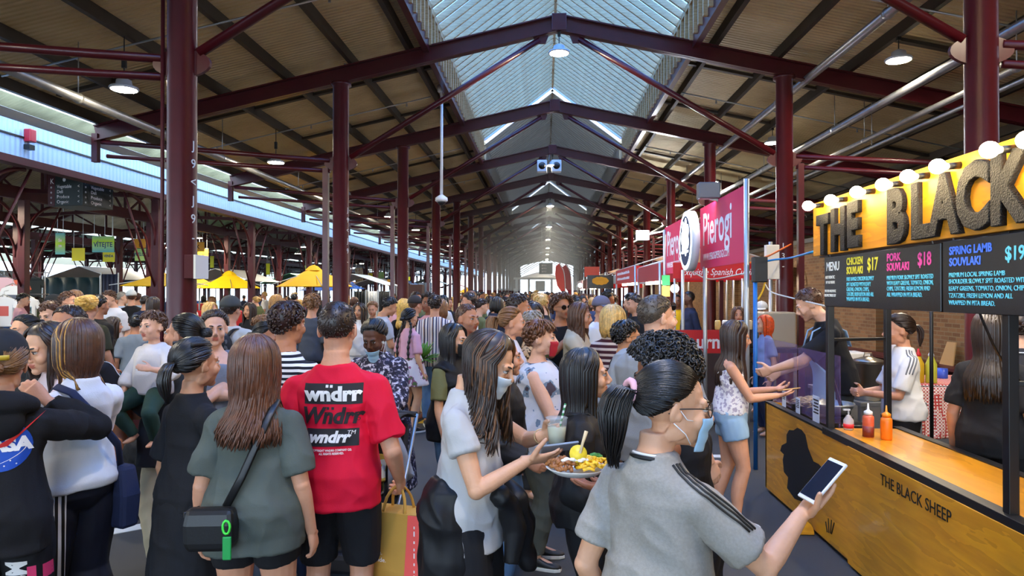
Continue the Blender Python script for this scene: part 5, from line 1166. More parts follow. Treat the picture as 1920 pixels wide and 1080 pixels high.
def tarp(px0, px1, py, d, c, lab, z0=.1):
    a, b = W(px0, py, d), W(px1, py, d); e = tag(empty('tarp_screen', (a.x, a.y, 0), PSI), lab, 'tarp'); w = (b.xy - a.xy).length
    g = [[(w * i / 24, .06 * math.sin(i * 1.1) * (.5 + .5 * j / 6), a.z + (z0 - a.z) * j / 6) for i in range(25)] for j in range(7)]; o = MB().sheet(g).build('sheet', c, e, True); o.modifiers.new('t', 'SOLIDIFY').thickness = .01
    for x in (0, w): MB().tube([(x, 0, 0), (x, 0, a.z + .05)], .025, 6).build('pole', STEEL, e)
tarp(80, 188, 520, 20, TARP, 'dark teal tarpaulin screen behind the maroon shed columns'); tarp(190, 222, 514, 24, M('navy_tarp', (40, 50, 80), .6), 'navy tarpaulin screen right of the teal one')
BT = M('black_tarp', (26, 30, 34), .7)
tarp(664, 686, 546, 24, BT, 'black cloth screen under the blue umbrella'); tarp(710, 731, 546, 24, BT, 'black cloth screen right of the white one'); tarp(688, 708, 546, 24.4, M('white_tarp', (206, 210, 214), .7), 'white cloth screen between the black ones')
p = W(772, 556, 19); tag(MB().box((-.32, -.2, 0), (.32, .2, p.z + .33)).build('brown_cabinet', M('brown_cab', (74, 40, 28), .6), None, loc=(p.x, p.y, 0), bevel=.01), 'brown cabinet standing between the second and third columns', 'cabinet')
for px, lab in ((790, 'dark poster board left of the fourth column'), (803, 'dark poster board right beside the other poster')): p = W(px, 556, 22); e = tag(MB().box((-.11, -.02, 1.2), (.11, .02, p.z + .45)).build('poster_board', SLATE, None, loc=(p.x, p.y, 0)), lab, 'poster'); MB().box((-.03, -.03, 0), (.03, .03, 1.2)).build('leg', BLACK, e); MB().box((-.08, -.024, 1.75), (.08, -.02, 2.1)).build('printed_picture', M('pr_gray', (130, 150, 170), .6), e)
p = W(398, 590, 15); e = tag(MB().box((-.28, -.3, 0), (.28, .3, 1.02)).build('wheelie_bin', M('bin_dark', (40, 64, 80), .6), None, loc=(p.x, p.y, 0), bevel=.03), 'dark blue bin with a yellow lid beside the near left column', 'bin'); MB().box((-.30, -.34, 1.02), (.30, .32, 1.10)).build('lid', UMB, e, bevel=.03)
p = W(412, 580, 17); e = tag(MB().box((-.45, -.3, 0), (.45, .3, 1.35)).build('drinks_fridge', M('red_plastic', (206, 24, 34), .4), None, loc=(p.x, p.y, 0), bevel=.04), 'red box behind the man with the backpack', 'box'); MB().box((-.16, -.31, 1.0), (.16, -.3, 1.12)).build('white_badge', WTX, e)
# stools, table at the seating area
STL = M('turquoise_metal', (30, 160, 176), .4)
def stool(px, py, d, m, lab, z=.46):
    p = W(px, py, d); e = tag(empty('metal_stool', (p.x, p.y, 0)), lab, 'stool', 'metal stools of the seating area'); MB().box((-.15, -.15, z - .03), (.15, .15, z)).build('seat', m, e, bevel=.02)
    for x in (-1, 1):
        for y in (-1, 1): MB().tube([(x * .13, y * .13, z - .02), (x * .19, y * .19, .0)], [.02, .014], 6).build('leg', m, e)
    MB().tube([(-.16, -.16, .2), (.16, -.16, .2), (.16, .16, .2), (-.16, .16, .2), (-.16, -.16, .2)], .008, 5).build('footrest', m, e)
stool(252, 650, 10.3, STL, 'turquoise metal stool under the man in a grey tee', .62); stool(215, 650, 10.5, M('dark_stool', (40, 40, 44), .4), 'dark metal stool under the woman in black at the tall table', .62); stool(236, 640, 12, STL, 'turquoise metal stool behind the seated pair', .62)
p = W(228, 640, 11.2); e = tag(empty('high_table', (p.x, p.y, 0)), 'tall dark table of the seating area at left', 'table'); MB().box((-.35, -.35, .92), (.35, .35, .96)).build('table_top', M('table_dark', (60, 44, 36), .5), e, bevel=.01); MB().tube([(0, 0, 0), (0, 0, .92)], .035, 8).build('pedestal', BLACK, e); MB().lathe([(.25, 0), (.24, .02), (.05, .04)]).build('foot', BLACK, e)
p = W(268, 690, 8.6); e = tag(MB().lathe([(.20, 0), (.22, .02), (.22, .72), (.24, .76), (.21, .76)]).build('barrel_table', M('barrel_maroon', (96, 40, 40), .5), None, True, loc=(p.x, p.y, 0)), 'round maroon drum behind the toddler', 'drum')
# small white canopies of stalls deep in the sheds, so each side shows busy clutter
random.seed(11)
names = ['first', 'second', 'third', 'fourth', 'fifth', 'sixth', 'seventh', 'eighth', 'ninth', 'tenth', 'eleventh', 'twelfth', 'thirteenth', 'fourteenth', 'fifteenth', 'sixteenth']
cols = [(222, 226, 232), (120, 200, 170), (220, 120, 60), (226, 230, 236), (90, 120, 170), (214, 214, 206), (206, 70, 60), (226, 230, 236)]
for i in range(16):
    px = 20 + i * 60 + random.uniform(-10, 10); d = random.uniform(27, 46); p = W(px, 548, d); SPOT = globals().setdefault('SPOT', [])
    if p.x > -6: p.x = -10
    for _ in range(60):
        if all(abs(p.x - a) > 3.5 or abs(p.y - b) > 3.5 for a, b in SPOT): break
        p = W(px, 548, random.uniform(25, 70)); p.x = min(p.x, -6)
    SPOT.append((p.x, p.y))
    c = cols[i % 8]; e = tag(empty('shed_stall', (p.x, p.y, 0)), '%s stall from the left edge deep in the sheds, under a %s canopy' % (names[i], ['white', 'mint', 'orange', 'pale', 'blue', 'cream', 'red', 'bright white'][i % 8]), 'stall', 'stalls deep in the sheds'); z = random.uniform(2.1, 2.5)
    MB().loft([npv([(-1.5, y, z), (0, y, z + .5), (1.5, y, z), (1.5, y, z + .02), (0, y, z + .52), (-1.5, y, z + .02)]) for y in (-1.5, 1.5)]).build('canopy', M('shed_can%d' % (i % 8), c, .7), e)
    for x in (-1.4, 1.4):
        for y in (-1.4, 1.4): MB().tube([(x, y, 0), (x, y, z + .03)], .025, 6).build('pole', STEEL, e)
    MB().box((-1.3, -1.3, 0), (1.3, -.7, .9)).build('counter', M('shed_cnt%d' % (i % 5), [(60, 70, 100), (190, 190, 196), (120, 60, 60), (90, 110, 90), (206, 200, 190)][i % 5], .7), e)
    for j in range(5): MB().box((-1.2 + .5 * j, -1.2 + .1 * (j % 2), .9), (-.82 + .5 * j, -.8, 1.1 + .25 * random.random())).build('goods', M('goods%d' % ((i + j) % 7), [(220, 60, 60), (240, 240, 240), (40, 90, 170), (230, 180, 40), (60, 130, 80), (180, 110, 160), (40, 40, 46)][(i + j) % 7], .7), e, bevel=.03)
# white kiosk at the far end
p = W(1013, 548, 72); e = tag(empty('kiosk', (p.x, p.y, 0)), 'white kiosk with a flat roof closing the far end of the aisle', 'kiosk'); KW = M('kiosk_white', (236, 238, 236), .5)
MB().box((-2.6, 0, 0), (2.6, 3, 1.5)).build('base_wall', KW, e); MB().box((-3.1, -.4, 3.2), (3.1, 3.4, 3.35)).build('roof', KW, e); MB().lathe([(2.4, 3.35), (.6, 3.9), (.1, 4.0)], c=(0, 1.5, 0), n=12).build('roof_cap', KW, e)
for x in (-2.5, -1.2, 1.2, 2.5): MB().box((x - .12, 0, 1.5), (x + .12, .2, 3.2)).build('post', KW, e)
MB().box((-.5, -.05, 1.9), (.5, .1, 3.0)).build('window_frame', M('kiosk_grey', (120, 130, 130), .4), e); MB().box((-4.6, 1, 0), (-2.7, 3, 2.2)).build('side_counter', KW, e)
p = W(1088, 535, 40); e = tag(empty('work_lamp', tuple(p)), 'bright lamp beside the feather flags', 'lamp'); MB().ell((0, 0, 0), .12).build('globe', _M['work_glow'], e, True); MB().tube([(0, 0, 0), (0, 0, -p.z)], .015, 6).build('stand', STEEL, e)

# smoke from the grills hanging in the far half of the aisle
HZ = bpy.data.materials.new('grill_smoke'); HZ.use_nodes = True; nt = HZ.node_tree; nt.nodes.remove(nt.nodes['Principled BSDF']); v = nt.nodes.new('ShaderNodeVolumeScatter'); v.inputs['Color'].default_value = (.80, .90, 1, 1); v.inputs['Density'].default_value = .022; v.inputs['Anisotropy'].default_value = .35; nt.links.new(v.outputs[0], nt.nodes['Material Output'].inputs['Volume'])
tag(MB().box((-3.15, 26, 1.9), (1.95, 70, 6.0)).build('grill_smoke', HZ), 'thin bluish grill smoke hanging in the far half of the aisle', 'smoke', None, 'stuff')

p = onZ(259, 966, 0); random.seed(2); mb = MB()
for i in range(5): mb.ell((.02 * math.sin(i * 2), 0, .09 + .105 * i), (.145 - .008 * i, .13, .085), None, 18, 10, p=.75)
o = mb.build('duffel_bag', M('rough_black_bag', (24, 24, 25), .9, 0, .2, .6, 60), None); o.location = tuple(p); fuse(o, .012, 2, folds(.02, 16, 4)); tag(o, 'lumpy black upright bag standing on the asphalt behind the long black dress', 'bag')
# ---------------------------------------------------------------- clothes materials and one call per figure
from mathutils.bvhtree import BVHTree
AFTER = []                                               # prints laid on clothes once the clothes are fused
def fab(n, c, bump=.12, rough=.82, **k): return M(n, c, rough, 0, .25, bump, 220, **k)
def den(n, c, c2): return M(n, c, .85, 0, .2, .15, 300, pat=p_ramp(5, c2, (1, 1, .5)))
F_BLACK, F_WHITE, F_GREY, F_DK = fab('cloth_black', (26, 26, 29)), fab('cloth_white', (226, 224, 222)), fab('cloth_grey', (138, 138, 140), var=.06, vscale=60), fab('cloth_charcoal', (54, 57, 60))
F_OLIVE, F_NAVY, F_BEIGE, F_PINK = fab('cloth_olive', (112, 110, 70)), fab('cloth_navy', (38, 44, 70)), fab('cloth_beige', (206, 186, 152)), fab('cloth_pink', (222, 160, 172))
JEANS, JEANS2 = den('denim_blue', (66, 98, 138), (104, 138, 172)), den('denim_dark', (36, 46, 66), (54, 66, 90))
HK, HB, HBR, HLB, HBL, HG = hairm('black', (20, 17, 17), .38), hairm('dark_brown', (44, 28, 20)), hairm('brown', (84, 52, 32)), hairm('light_brown', (128, 88, 52)), hairm('blonde', (206, 166, 96)), hairm('grey', (150, 140, 126))
SH_B, SH_W, SOLE_W, SOLE_B = M('shoe_black', (24, 24, 26), .5), M('shoe_white', (226, 226, 222), .5), M('sole_white', (220, 218, 210), .6), M('sole_black', (30, 30, 30), .6)
LENS_D = M('dark_lens', (14, 14, 16), .08)
def P(px, top_, d, rot, sex, skin, lab, hair=None, tp=None, bt=None, shoe=None, face=True, group=None, z=0, H=None, jaw=1, stub=None, **k):
    """one person; hair, tp (upper clothes) and bt (lower clothes) are dicts"""
    r = Rig(sex, 1, **k); r.s = (H or height(top_, d)) / r.H((0, -.012, .243))[2]
    vox = min(.012, max(.0042, d * .00125)); o = body(r, vox, skin, jaw=jaw, stubble=stub); place(o, r, px, top_ + 3, d, rot, z); tag(o, lab, 'person', group)
    vc = min(.014, max(.0065, d * .0017)); r.seed = int(px) % 97; hm = hair.get('m') if hair else HK
    if face and skin: face_bits(r, o, 0, IRIS(), hm if hm not in (HBL, HG) else HLB)
    if hair:
        h = dict(hair); m = h.pop('m'); st = h.pop('st'); nn = h.pop('N', 160); kk = 1 if d < 4.5 else (.6 if d < 7 else .4)
        r.hair = make_hair(r, o, m, st, seed=r.seed, N=int(nn * kk), w=h.pop('w', 1) / kk ** .8, **h)
    r.tp = r.bt = None
    if tp:
        t = dict(tp); m = t.pop('m'); nm = t.pop('nm', 'shirt'); amp = t.pop('amp', .009); f = t.pop('f', 11); zs = t.pop('zs', .45)
        r.tp = garment(r, o, nm, top(r, **t), m, vc, amp, f, r.seed, zs=zs)
    if bt:
        t = dict(bt); m = t.pop('m'); nm = t.pop('nm', 'trousers'); sk = t.pop('skirt', None)
        r.bt = garment(r, o, nm, skirt(r, *sk) if sk else pants(r, **t), m, vc, .006, 10, r.seed + 3, zs=.5)
    if shoe: shoes(r, o, *shoe)
    return r, o
def strip(r, o, name, pts, w, t, mat, up=None): return MB().tube(npv(pts) * r.s, [(w * r.s, t * r.s)] * len(pts), 6, up=up).build(name, mat, o, True)
def decal(name, cloth, make, mat, org, X, Y, D, off=.003, s=1, seg=.013):
    """flat print (list of outlines or a text) pressed onto a garment along direction D (garment frame)"""
    AFTER.append((name, cloth, make, mat, npv(org), npv(X), npv(Y), npv(D), off, s, seg))
def do_decals():
    import bmesh
    for name, cloth, make, mat, org, X, Y, D, off, s, seg in AFTER:
        bm = bmesh.new()
        if isinstance(make, tuple):                      # (text, size, squash, shear, bold)
            cu = bpy.data.curves.new(name, 'FONT'); cu.body = make[0]; cu.size = make[1]; cu.align_x = 'CENTER'; cu.shear = make[3]; cu.offset = make[4]; cu.resolution_u = 3
            q = bpy.data.objects.new(name, cu); me = q.to_mesh(); bm.from_mesh(me); q.to_mesh_clear(); bpy.data.objects.remove(q); bpy.data.curves.remove(cu)
            for v in bm.verts: v.co.x *= make[2]
        else:
            for poly in make: bm.faces.new([bm.verts.new((a, b, 0)) for a, b in poly])
        bmesh.ops.triangulate(bm, faces=bm.faces[:])
        for _ in range(7):
            e = [x for x in bm.edges if x.calc_length() > seg]
            if not e: break
            bmesh.ops.subdivide_edges(bm, edges=e, cuts=1); bmesh.ops.triangulate(bm, faces=[f for f in bm.faces if len(f.verts) > 3])
        cm = cloth.data; t = BVHTree.FromPolygons([v.co for v in cm.vertices], [p.vertices[:] for p in cm.polygons]); dn = V(D).normalized(); last = .3
        for v in bm.verts:
            p = V(org + X * v.co.x + Y * v.co.y); h = t.ray_cast(p, dn, 1.0)
            dist = (h[0] - p).length if h[0] is not None else last; last = dist; v.co = p + dn * (dist - off)
        me = bpy.data.meshes.new(name); bm.to_mesh(me); bm.free(); me.materials.append(mat); me.polygons.foreach_set('use_smooth', [True] * len(me.polygons))
        ob = bpy.data.objects.new(name, me); COL.objects.link(ob); ob.parent = cloth
def rect(x, y, w, h): return [(x - w / 2, y - h / 2), (x + w / 2, y - h / 2), (x + w / 2, y + h / 2), (x - w / 2, y + h / 2)]
def disc(x, y, a, b=None, n=28): return [(x + a * math.cos(t), y + (b or a) * math.sin(t)) for t in np.linspace(0, 2 * PI, n, endpoint=False)]
def held(mw, name, lab, cat): e = bpy.data.objects.new(name, None); COL.objects.link(e); e.matrix_world = mw; e.empty_display_size = .05; return tag(e, lab, cat)
def phone(r, k, lab, case, off=(0, .0, .0), scr=(30, 36, 50), rot=0, glow=0, tilt=0):
    e = held(at_hand(r, k, off) @ Matrix.Rotation(R_(rot), 4, 'Z') @ Matrix.Rotation(R_(tilt), 4, 'X'), 'phone', lab, 'phone')
    MB().box((-.037, -.075, -.005), (.037, .075, .004)).build('phone_body', case, e, bevel=.003); MB().box((-.033, -.064, .004), (.033, .064, .0052)).build('screen', M('screen_%d' % scr[0], scr, .15, emit=glow), e)
    MB().box((-.028, .05, -.0065), (-.012, .068, -.005)).build('lens', BLACK, e); return e
# ---------------------------------------------------------------- the people near the camera
PHC = lambda n, c: M('phone_case_' + n, c, .35)
# girl in grey with the phone, closest
r, o = P(1262, 674, 1.95, -46, 'f', 'east', 'nearest person, grey tee, glasses, blue mask and ponytail, holding up a phone',
    hair=dict(m=HK, st='pony', L=.24, N=850, tie=(90, 178), tail=.048, wave=.006, w=.5), head=(-44, 6, 0), neck=.02,
    tp=dict(m=fab('tee_grey', (152, 147, 138), var=.08, vscale=120), sl=.35, slw=.016, hem=.02, ease_=.010, amp=.010, z0=.80), bt=dict(m=JEANS2),
    R=dict(h=(.27, .37, 1.235), p=(.35, -.3, -1), f=(.49, .5, .7), n=(-.38, -.68, .6), c=.2, th=.7), L=dict(h=(-.225, .04, .85), p=(-.2, -1, 0)))
face_mask(r, o, M('mask_blue', (160, 196, 220), .75, 0, .2)); glasses(r, o, M('frame_black', (24, 22, 22), .3), M('clear_lens', (230, 236, 240), .05, alpha=.12))
MB().tube([r.tie + (r.HM @ npv((.030 * math.cos(a), -.004 + .010 * math.cos(a), .030 * math.sin(a)))) for a in np.linspace(0, 2 * PI, 15)], .012, 7, caps=False).build('scrunchie', M('scrunchie_pink', (226, 170, 176), .8), r.o.children[[c.name.split('.')[0] for c in r.o.children].index('hair')], True).data.transform(Matrix.Scale(r.s, 4))
def sleeve_lines(r, k, cloth, mat, t1=.33, n=3, gap=.015, w=.0045, z0=1.405):
    a, b, c = r.bend(npv((k * .075, -.02, z0))), r.sh[k], r.el[k]
    for i in range(n):
        off = npv((0, (i - (n - 1) / 2) * gap, 0)); pts = []
        for t in np.linspace(0, 1, 18):
            q = a + (b - a) * min(1, t * 2.2) if t < .4545 else b + (c - b) * (t - .4545) / .5455 * t1 * 2
            pts.append(q + off)
        AFTER2.append((npv(pts) * r.s, w * r.s, mat, cloth, npv((k * .55, -.25, .8))))
AFTER2 = []
def do_stripes():                                        # stripes follow the sleeve they run along
    for pts, w, mat, cloth, d in AFTER2:
        cm = cloth.data; t = BVHTree.FromPolygons([v.co for v in cm.vertices], [p.vertices[:] for p in cm.polygons]); d = V(d).normalized(); out = []
        for p in pts:
            h = t.ray_cast(V(p) + d * .4, -d)
            if h[0] is not None: out.append(npv(h[0] + h[1] * .002))
        if len(out) > 4: MB().tube(spline(out, 28), [(w, .0025)] * 28, 6, up=tuple(d)).build('stripe', mat, cloth, True)
sleeve_lines(r, 1, r.tp, INK)
COLR = lambda r, o, m, z=1.437, rr=.062, t=.006, nm='collar': MB().tube(npv([r.bend(npv((rr * math.cos(a), -.018 + rr * 1.02 * math.sin(a), z + .006 * math.cos(a) * 0 - .012 * math.sin(a)))) for a in np.linspace(0, 2 * PI, 25)]) * r.s, t * r.s, 7, caps=False).build(nm, m, r.tp, True)
COLR(r, o, INK, 1.421, .066, .007); COLR(r, o, F_WHITE, 1.430, .061, .004)
phone(r, 1, 'white phone with a dark screen held up by the girl in the grey tee', PHC('white', (232, 228, 222)), off=(.006, .035, .008), rot=8)
# red shirt
r, o = P(632, 560, 3.2, 1, 'm', 'fair', 'person from behind in a red tee with block lettering, carrying a paper bag',
    hair=dict(m=HB, st='short', L=.022, N=620, vol=.009, w=.8), tp=dict(m=fab('tee_red', (216, 18, 52), .1, .75), z0=.80, hem=.03, sl=.40, slw=.02, ease_=.012, amp=.011), bt=dict(m=F_BLACK, t1=.45, nm='shorts', e0=.016, e1=.035, waist=1.02), shoe=(SH_B, SOLE_W),
    R=dict(h=(.262, .14, .875), n=(-1, .2, 0), c=.8), L=dict(h=(-.24, .06, .82)))
BS = r.s
def back(name, make, mat, x, z, **k): decal(name, r.tp, make, mat, (x * BS, -.4, z * BS), (1, 0, 0), (0, 0, 1), (0, 1, 0), s=BS, **k)
PB, PW = M('print_black', (30, 26, 30), .7), M('print_white', (236, 230, 224), .7)
back('block', [rect(0, 0, .26, .092)], PB, 0.015, 1.318, off=.002); back('lettering', ('wndrr', .088, 1.12, 0, .004), PW, .015, 1.290, off=.0065); back('umlaut_dots', [rect(-.008, 0, .013, .012), rect(.012, 0, .013, .012)], PW, .0, 1.352, off=.0065)
back('lettering', ('Wndrr', .10, .95, .25, .004), PB, 0.005, 1.19, off=.004); back('umlaut_dots', [rect(-.008, 0, .012, .012), rect(.014, 0, .012, .012)], PB, .005, 1.255, off=.004); back('lettering', ('o', .03, 1, 0, 0), PB, .128, 1.20, off=.003)
back('block', [rect(0, 0, .235, .078)], PB, .015, 1.127, off=.002); back('lettering', ('wndrr', .068, 1.05, .25, .003), PW, 0.0, 1.108, off=.0065); back('lettering', ('TM', .026, 1, .2, 0), PW, .098, 1.14, off=.0065)
back('lettering', ('COPYRIGHT WNDRR COMPANY CO.', .013, .8, 0, .0004), PW, .015, 1.068, off=.003); back('lettering', ('ALL RIGHTS RESERVED.', .013, .8, 0, .0004), PW, .015, 1.054, off=.003)
g = at_hand(r, 1).translation; t = held(Matrix.Translation((g.x + .02, g.y - .02, g.z - .505)) @ Matrix.Rotation(R_(-14), 4, 'Z'), 'paper_bag', 'brown paper shopping bag with a coral side, hanging from a hand', 'bag')
KR = M('kraft_paper', (190, 142, 62), .8, 0, .3, .15, 14, .06, 6); CO = M('coral_paper', (240, 92, 84), .7, 0, .3, .1, 14)
MB().loft([npv([(-.15 * q, -.07 * p_, z), (.15 * q, -.075 * p_, z), (.15 * q, .07, z), (-.15 * q, .07, z)]) for q, p_, z in ((.88, .95, 0), (.97, 1.05, .12), (1, 1, .26), (1, .9, .40))]).build('bag_body', KR, t, bevel=.003)
MB().loft([npv([(.151 * q, -.078, z), (.158 * q, -.076, z), (.158 * q, .072, z), (.151 * q, .072, z)]) for q, z in ((.89, 0.004), (.98, .12), (1.005, .26), (1.005, .402))]).build('coral_side', CO, t)
MB().prism([(.06, .02), (.15, .02), (.152, .40), (.085, .40)], (0, -.081, 0), (1, 0, 0), (0, 0, 1), (0, .004, 0)).build('coral_corner', CO, t)
for s_, z in (('inside.', .20), ('outside.', .165)): text('lettering', s_, .03, PW, t, (-.125, -.0835, z), FRONT, .0005)
mb = MB(); [mb.box((.117, -.0845, .06 + .035 * i), (.123, -.0835, .06 + .035 * i + .012 + .012 * (i % 3 == 1))) for i in range(9)]; mb.build('printed_line', PW, t)
for y in (-.06, .05): MB().tube(spline([(-.06, y, .39), (-.045, y * .6, .47), (0, y * .2, .52), (.045, y * .6, .47), (.06, y, .39)], 14), [(.008, .003)] * 14, 6).build('handle', KR, t, True)
# olive tee, brown hair
r, o = P(478, 626, 2.9, 6, 'f', 'fair', 'person from behind with long brown hair, washed dark tee and black shorts',
    hair=dict(m=hairm('chestnut', (92, 54, 34)), st='long', L=.42, N=850, wave=.014, vol=.02, open_=40, w=.55), tp=dict(m=fab('tee_slate', (82, 88, 82), .15, .85, var=.12, vscale=5), z0=.775, hem=.035, sl=.40, slw=.02, ease_=.012, amp=.012), bt=dict(m=F_BLACK, t1=.24, nm='shorts', e0=.01, e1=.012), shoe=(SH_W, SOLE_W), girth=1.06)
e = held(Matrix.Translation(world(r, (-.115, -.20, .92))) @ Matrix.Rotation(R_(r.rot), 4, 'Z'), 'shoulder_bag', 'black crossbody bag with a bright green tag on its strap ring', 'bag')
LEA = M('black_leather', (20, 20, 21), .42, 0, .5, .08, 60)
MB().loft([npv([(x * q, y * p_, z) for x, y in ((-.098, -.045), (.098, -.045), (.10, .035), (-.10, .035))]) for q, p_, z in ((.85, .8, -.09), (1, 1, -.05), (1, 1.1, .02), (.92, .8, .08))]).build('bag_body', LEA, e, bevel=.02)
q = MB().tube(npv([r.bend(npv(p_)) for p_ in ((-.06, -.19, 1.00), (.0, -.175, 1.12), (.055, -.165, 1.25), (.10, -.13, 1.37), (.105, -.02, 1.425), (.09, .09, 1.36), (-.02, .15, 1.15), (-.16, .13, .98), (-.22, -.05, .95), (-.24, -.17, .96))]) * r.s, [(.017 * r.s, .003 * r.s)] * 10, 6, up=(0, -1, 0)).build('strap', LEA, e, True); q.matrix_parent_inverse = (e.matrix_world.inverted() @ Matrix.Translation(o.location) @ Matrix.Rotation(R_(r.rot), 4, 'Z'))
GN = M('tag_green', (70, 220, 70), .4); m2 = MB().tube([(.075 + .014 * math.cos(a), -.05, .015 + .026 * math.sin(a)) for a in np.linspace(0, 2 * PI, 12)], .005, 6, caps=False); m2.build('tag_ring', GN, e, True); MB().box((.062, -.058, -.11), (.095, -.046, -.02)).build('tag', M('tag_dgreen', (30, 150, 70), .4), e, bevel=.004)
# striped tee boy
r, o = P(537, 563, 4.0, -22, 'm', 'tan', 'person from behind in a navy and white striped tee, dark hair',
    hair=dict(m=hairm('cocoa', (52, 30, 24)), st='short', L=.06, N=520, vol=.026), tp=dict(m=fab('stripe_bw', (232, 230, 226), pat=p_stripe(2, .031, .5, (30, 32, 44))), hem=.03), bt=dict(m=JEANS2), shoe=(SH_W, SOLE_W))
# long black dress
r, o = P(364, 630, 3.15, -32, 'f', 'olive', 'person in a long black dress, black ponytail under a hairband', girth=.95,
    hair=dict(m=HK, st='pony', L=.17, N=300, tie=(104, 175), tail=.026), tp=dict(m=F_BLACK, z0=.8, sl=.4, slw=.025, ease_=.012, nm='dress_top'), bt=dict(m=F_BLACK, skirt=(1.1, .12, .02, .11, None, 10), nm='dress_skirt'), shoe=(SH_B, SOLE_B), R=dict(h=(.2, .25, 1.0), p=(.6, -.6, 0)))
MB().tube([r.H(csurf(R_(62 - 30 * 0), a, .016) * npv((1, 1, 1)) + npv((0, -.03 + .0 * abs(a), .02))) for a in np.linspace(-1.9, 1.9, 21)], [(.002, .012)] * 21, 6, up=(0, 0, 1)).build('hairband', INK, o, True).data.transform(Matrix.Scale(r.s, 4))
# mother with toddler
r, o = P(350, 586, 4.2, 88, 'f', 'fair', 'person in dark grey tee and wide beige trousers carrying a toddler', lean=-7,
    hair=dict(m=HK, st='bun', L=.03, N=260, tie=(95, 180)), tp=dict(m=F_DK, sl=.44, slw=.04, z0=.80, hem=.05, ease_=.02), bt=dict(m=fab('twill_beige', (206, 190, 156)), fn=lambda t: .02 + .045 * max(0, t - .3)), shoe=(SH_B, SOLE_W), girth=1.12,
    L=dict(h=(-.10, .36, 1.10), p=(-.5, -.4, -1), n=(1, 0, .6), c=.6), R=dict(h=(.04, .36, 1.04), p=(.6, -.2, -1), n=(0, -.3, 1)))
mo = r
r, o = P(289, 570, 3.95, 166, 'm', 'pale', 'toddler with curly brown hair and a pale jumper, being carried', z=.80, H=.90, hs=1.48, limb=1.05, girth=1.15,
    hair=dict(m=HBR, st='short', L=.06, N=420, vol=.024), tp=dict(m=fab('top_offwhite', (214, 208, 204)), sl=.8, slw=.02, ease_=.03, nm='jumper'), bt=dict(m=fab('cloth_green', (40, 66, 58)), e0=.014, e1=.014),
    rl=dict(f=(.17, .10, .36), p=(.6, 1, 0)), ll=dict(f=(-.14, .12, .34), p=(-.5, 1, 0)), R=dict(h=(.30, .16, .86), p=(.6, -.6, 0)), L=dict(h=(-.26, .30, 1.18), p=(-.6, -.2, -.6)))
# hoodie with round space badge
r, o = P(3, 622, 2.75, 30, 'f', 'fair', 'person in a black cap and black hoodie with a round blue badge', girth=.9,
    hair=dict(m=hairm('tawny', (120, 84, 50)), st='bun', L=.02, N=260, tie=(108, 180)), tp=dict(m=fab('hoodie_black', (30, 29, 30), .2, .9), sl=.95, slw=.012, ease_=.02, z0=.80, hem=.025, nm='hoodie', amp=.012), bt=dict(m=F_BLACK), shoe=(SH_B, SOLE_W),
    R=dict(h=(.135, .16, 1.40), p=(1, .1, -.75), f=(-.6, .1, .6), n=(-.3, .6, .2), c=.5))
cap_hat(r, o, M('cap_black', (22, 22, 24), .8), False)
q = MB().tube([r.H(csurf(R_(86), a, .022)) for a in np.linspace(PI - .45, PI + .45, 9)], [(.003, .012)] * 9, 6, up=(0, 0, 1)).build('cap_strap', M('strap_yellow', (190, 160, 40), .5), o, True); q.data.transform(Matrix.Scale(r.s, 4))
mb = MB(); mb.tube(npv([r.bend(npv((.115 * math.cos(a), -.05 + .085 * math.sin(a), 1.405 - .03 * math.sin(a)))) for a in np.linspace(PI * .95, PI * 2.05, 13)]), [.028, .034, .038, .042, .046, .05, .052, .05, .046, .042, .038, .034, .028], 10)
mb.ell(r.bend(npv((0, -.115, 1.36))), (.10, .05, .085)); garment(r, o, 'hood', mb, _M['hoodie_black'], .008, .006)
NB_, NR_ = M('badge_blue', (24, 74, 170), .7), M('badge_red', (222, 44, 40), .7)
def bk(name, make, mat, x, z, **k): decal(name, r.tp, make, mat, (x * r.s, -.5, z * r.s), (1, 0, 0), (0, 0, 1), (0, 1, 0), **k)
bk('badge', [disc(0, 0, .098)], NB_, .02, 1.255, off=.002); bk('lettering', ('NASA', .072, 1.02, 0, .004), PW, .02, 1.235, off=.0045)
bk('red_swoosh', [[(-.10, -.03), (-.02, -.005), (.06, .045), (.135, .115), (.07, .045), (.02, -.005)]], NR_, .02, 1.260, off=.0055)
bk('orbit', [[(.09 * math.cos(a) * rr, .035 * math.sin(a) * rr + .03 * math.cos(a) * rr) for rr, aa in ((1.0, np.linspace(2.6, 6.6, 24)), (.95, np.linspace(6.6, 2.6, 24))) for a in aa]], PW, .01, 1.220, off=.0038)
for x, z in ((-.03, 1.190), (.05, 1.195), (.07, 1.180), (.0, 1.310), (-.04, 1.300), (.03, 1.175)): bk('star', [disc(0, 0, .003, n=6)], PW, x, z, off=.004)
decal('lettering', r.bt, ('"SM', .10, .8, 0, .004), PW, (.10 * r.s, -.4, .70 * r.s), (0, 0, 1), (-1, 0, 0), (0, 1, 0)); decal('pink_patch', r.bt, [rect(0, 0, .06, .03), rect(.01, .05, .05, .03)], M('patch_pink', (226, 60, 110), .7), (.17 * r.s, -.4, .70 * r.s), (0, 0, 1), (-1, 0, 0), (0, 1, 0))
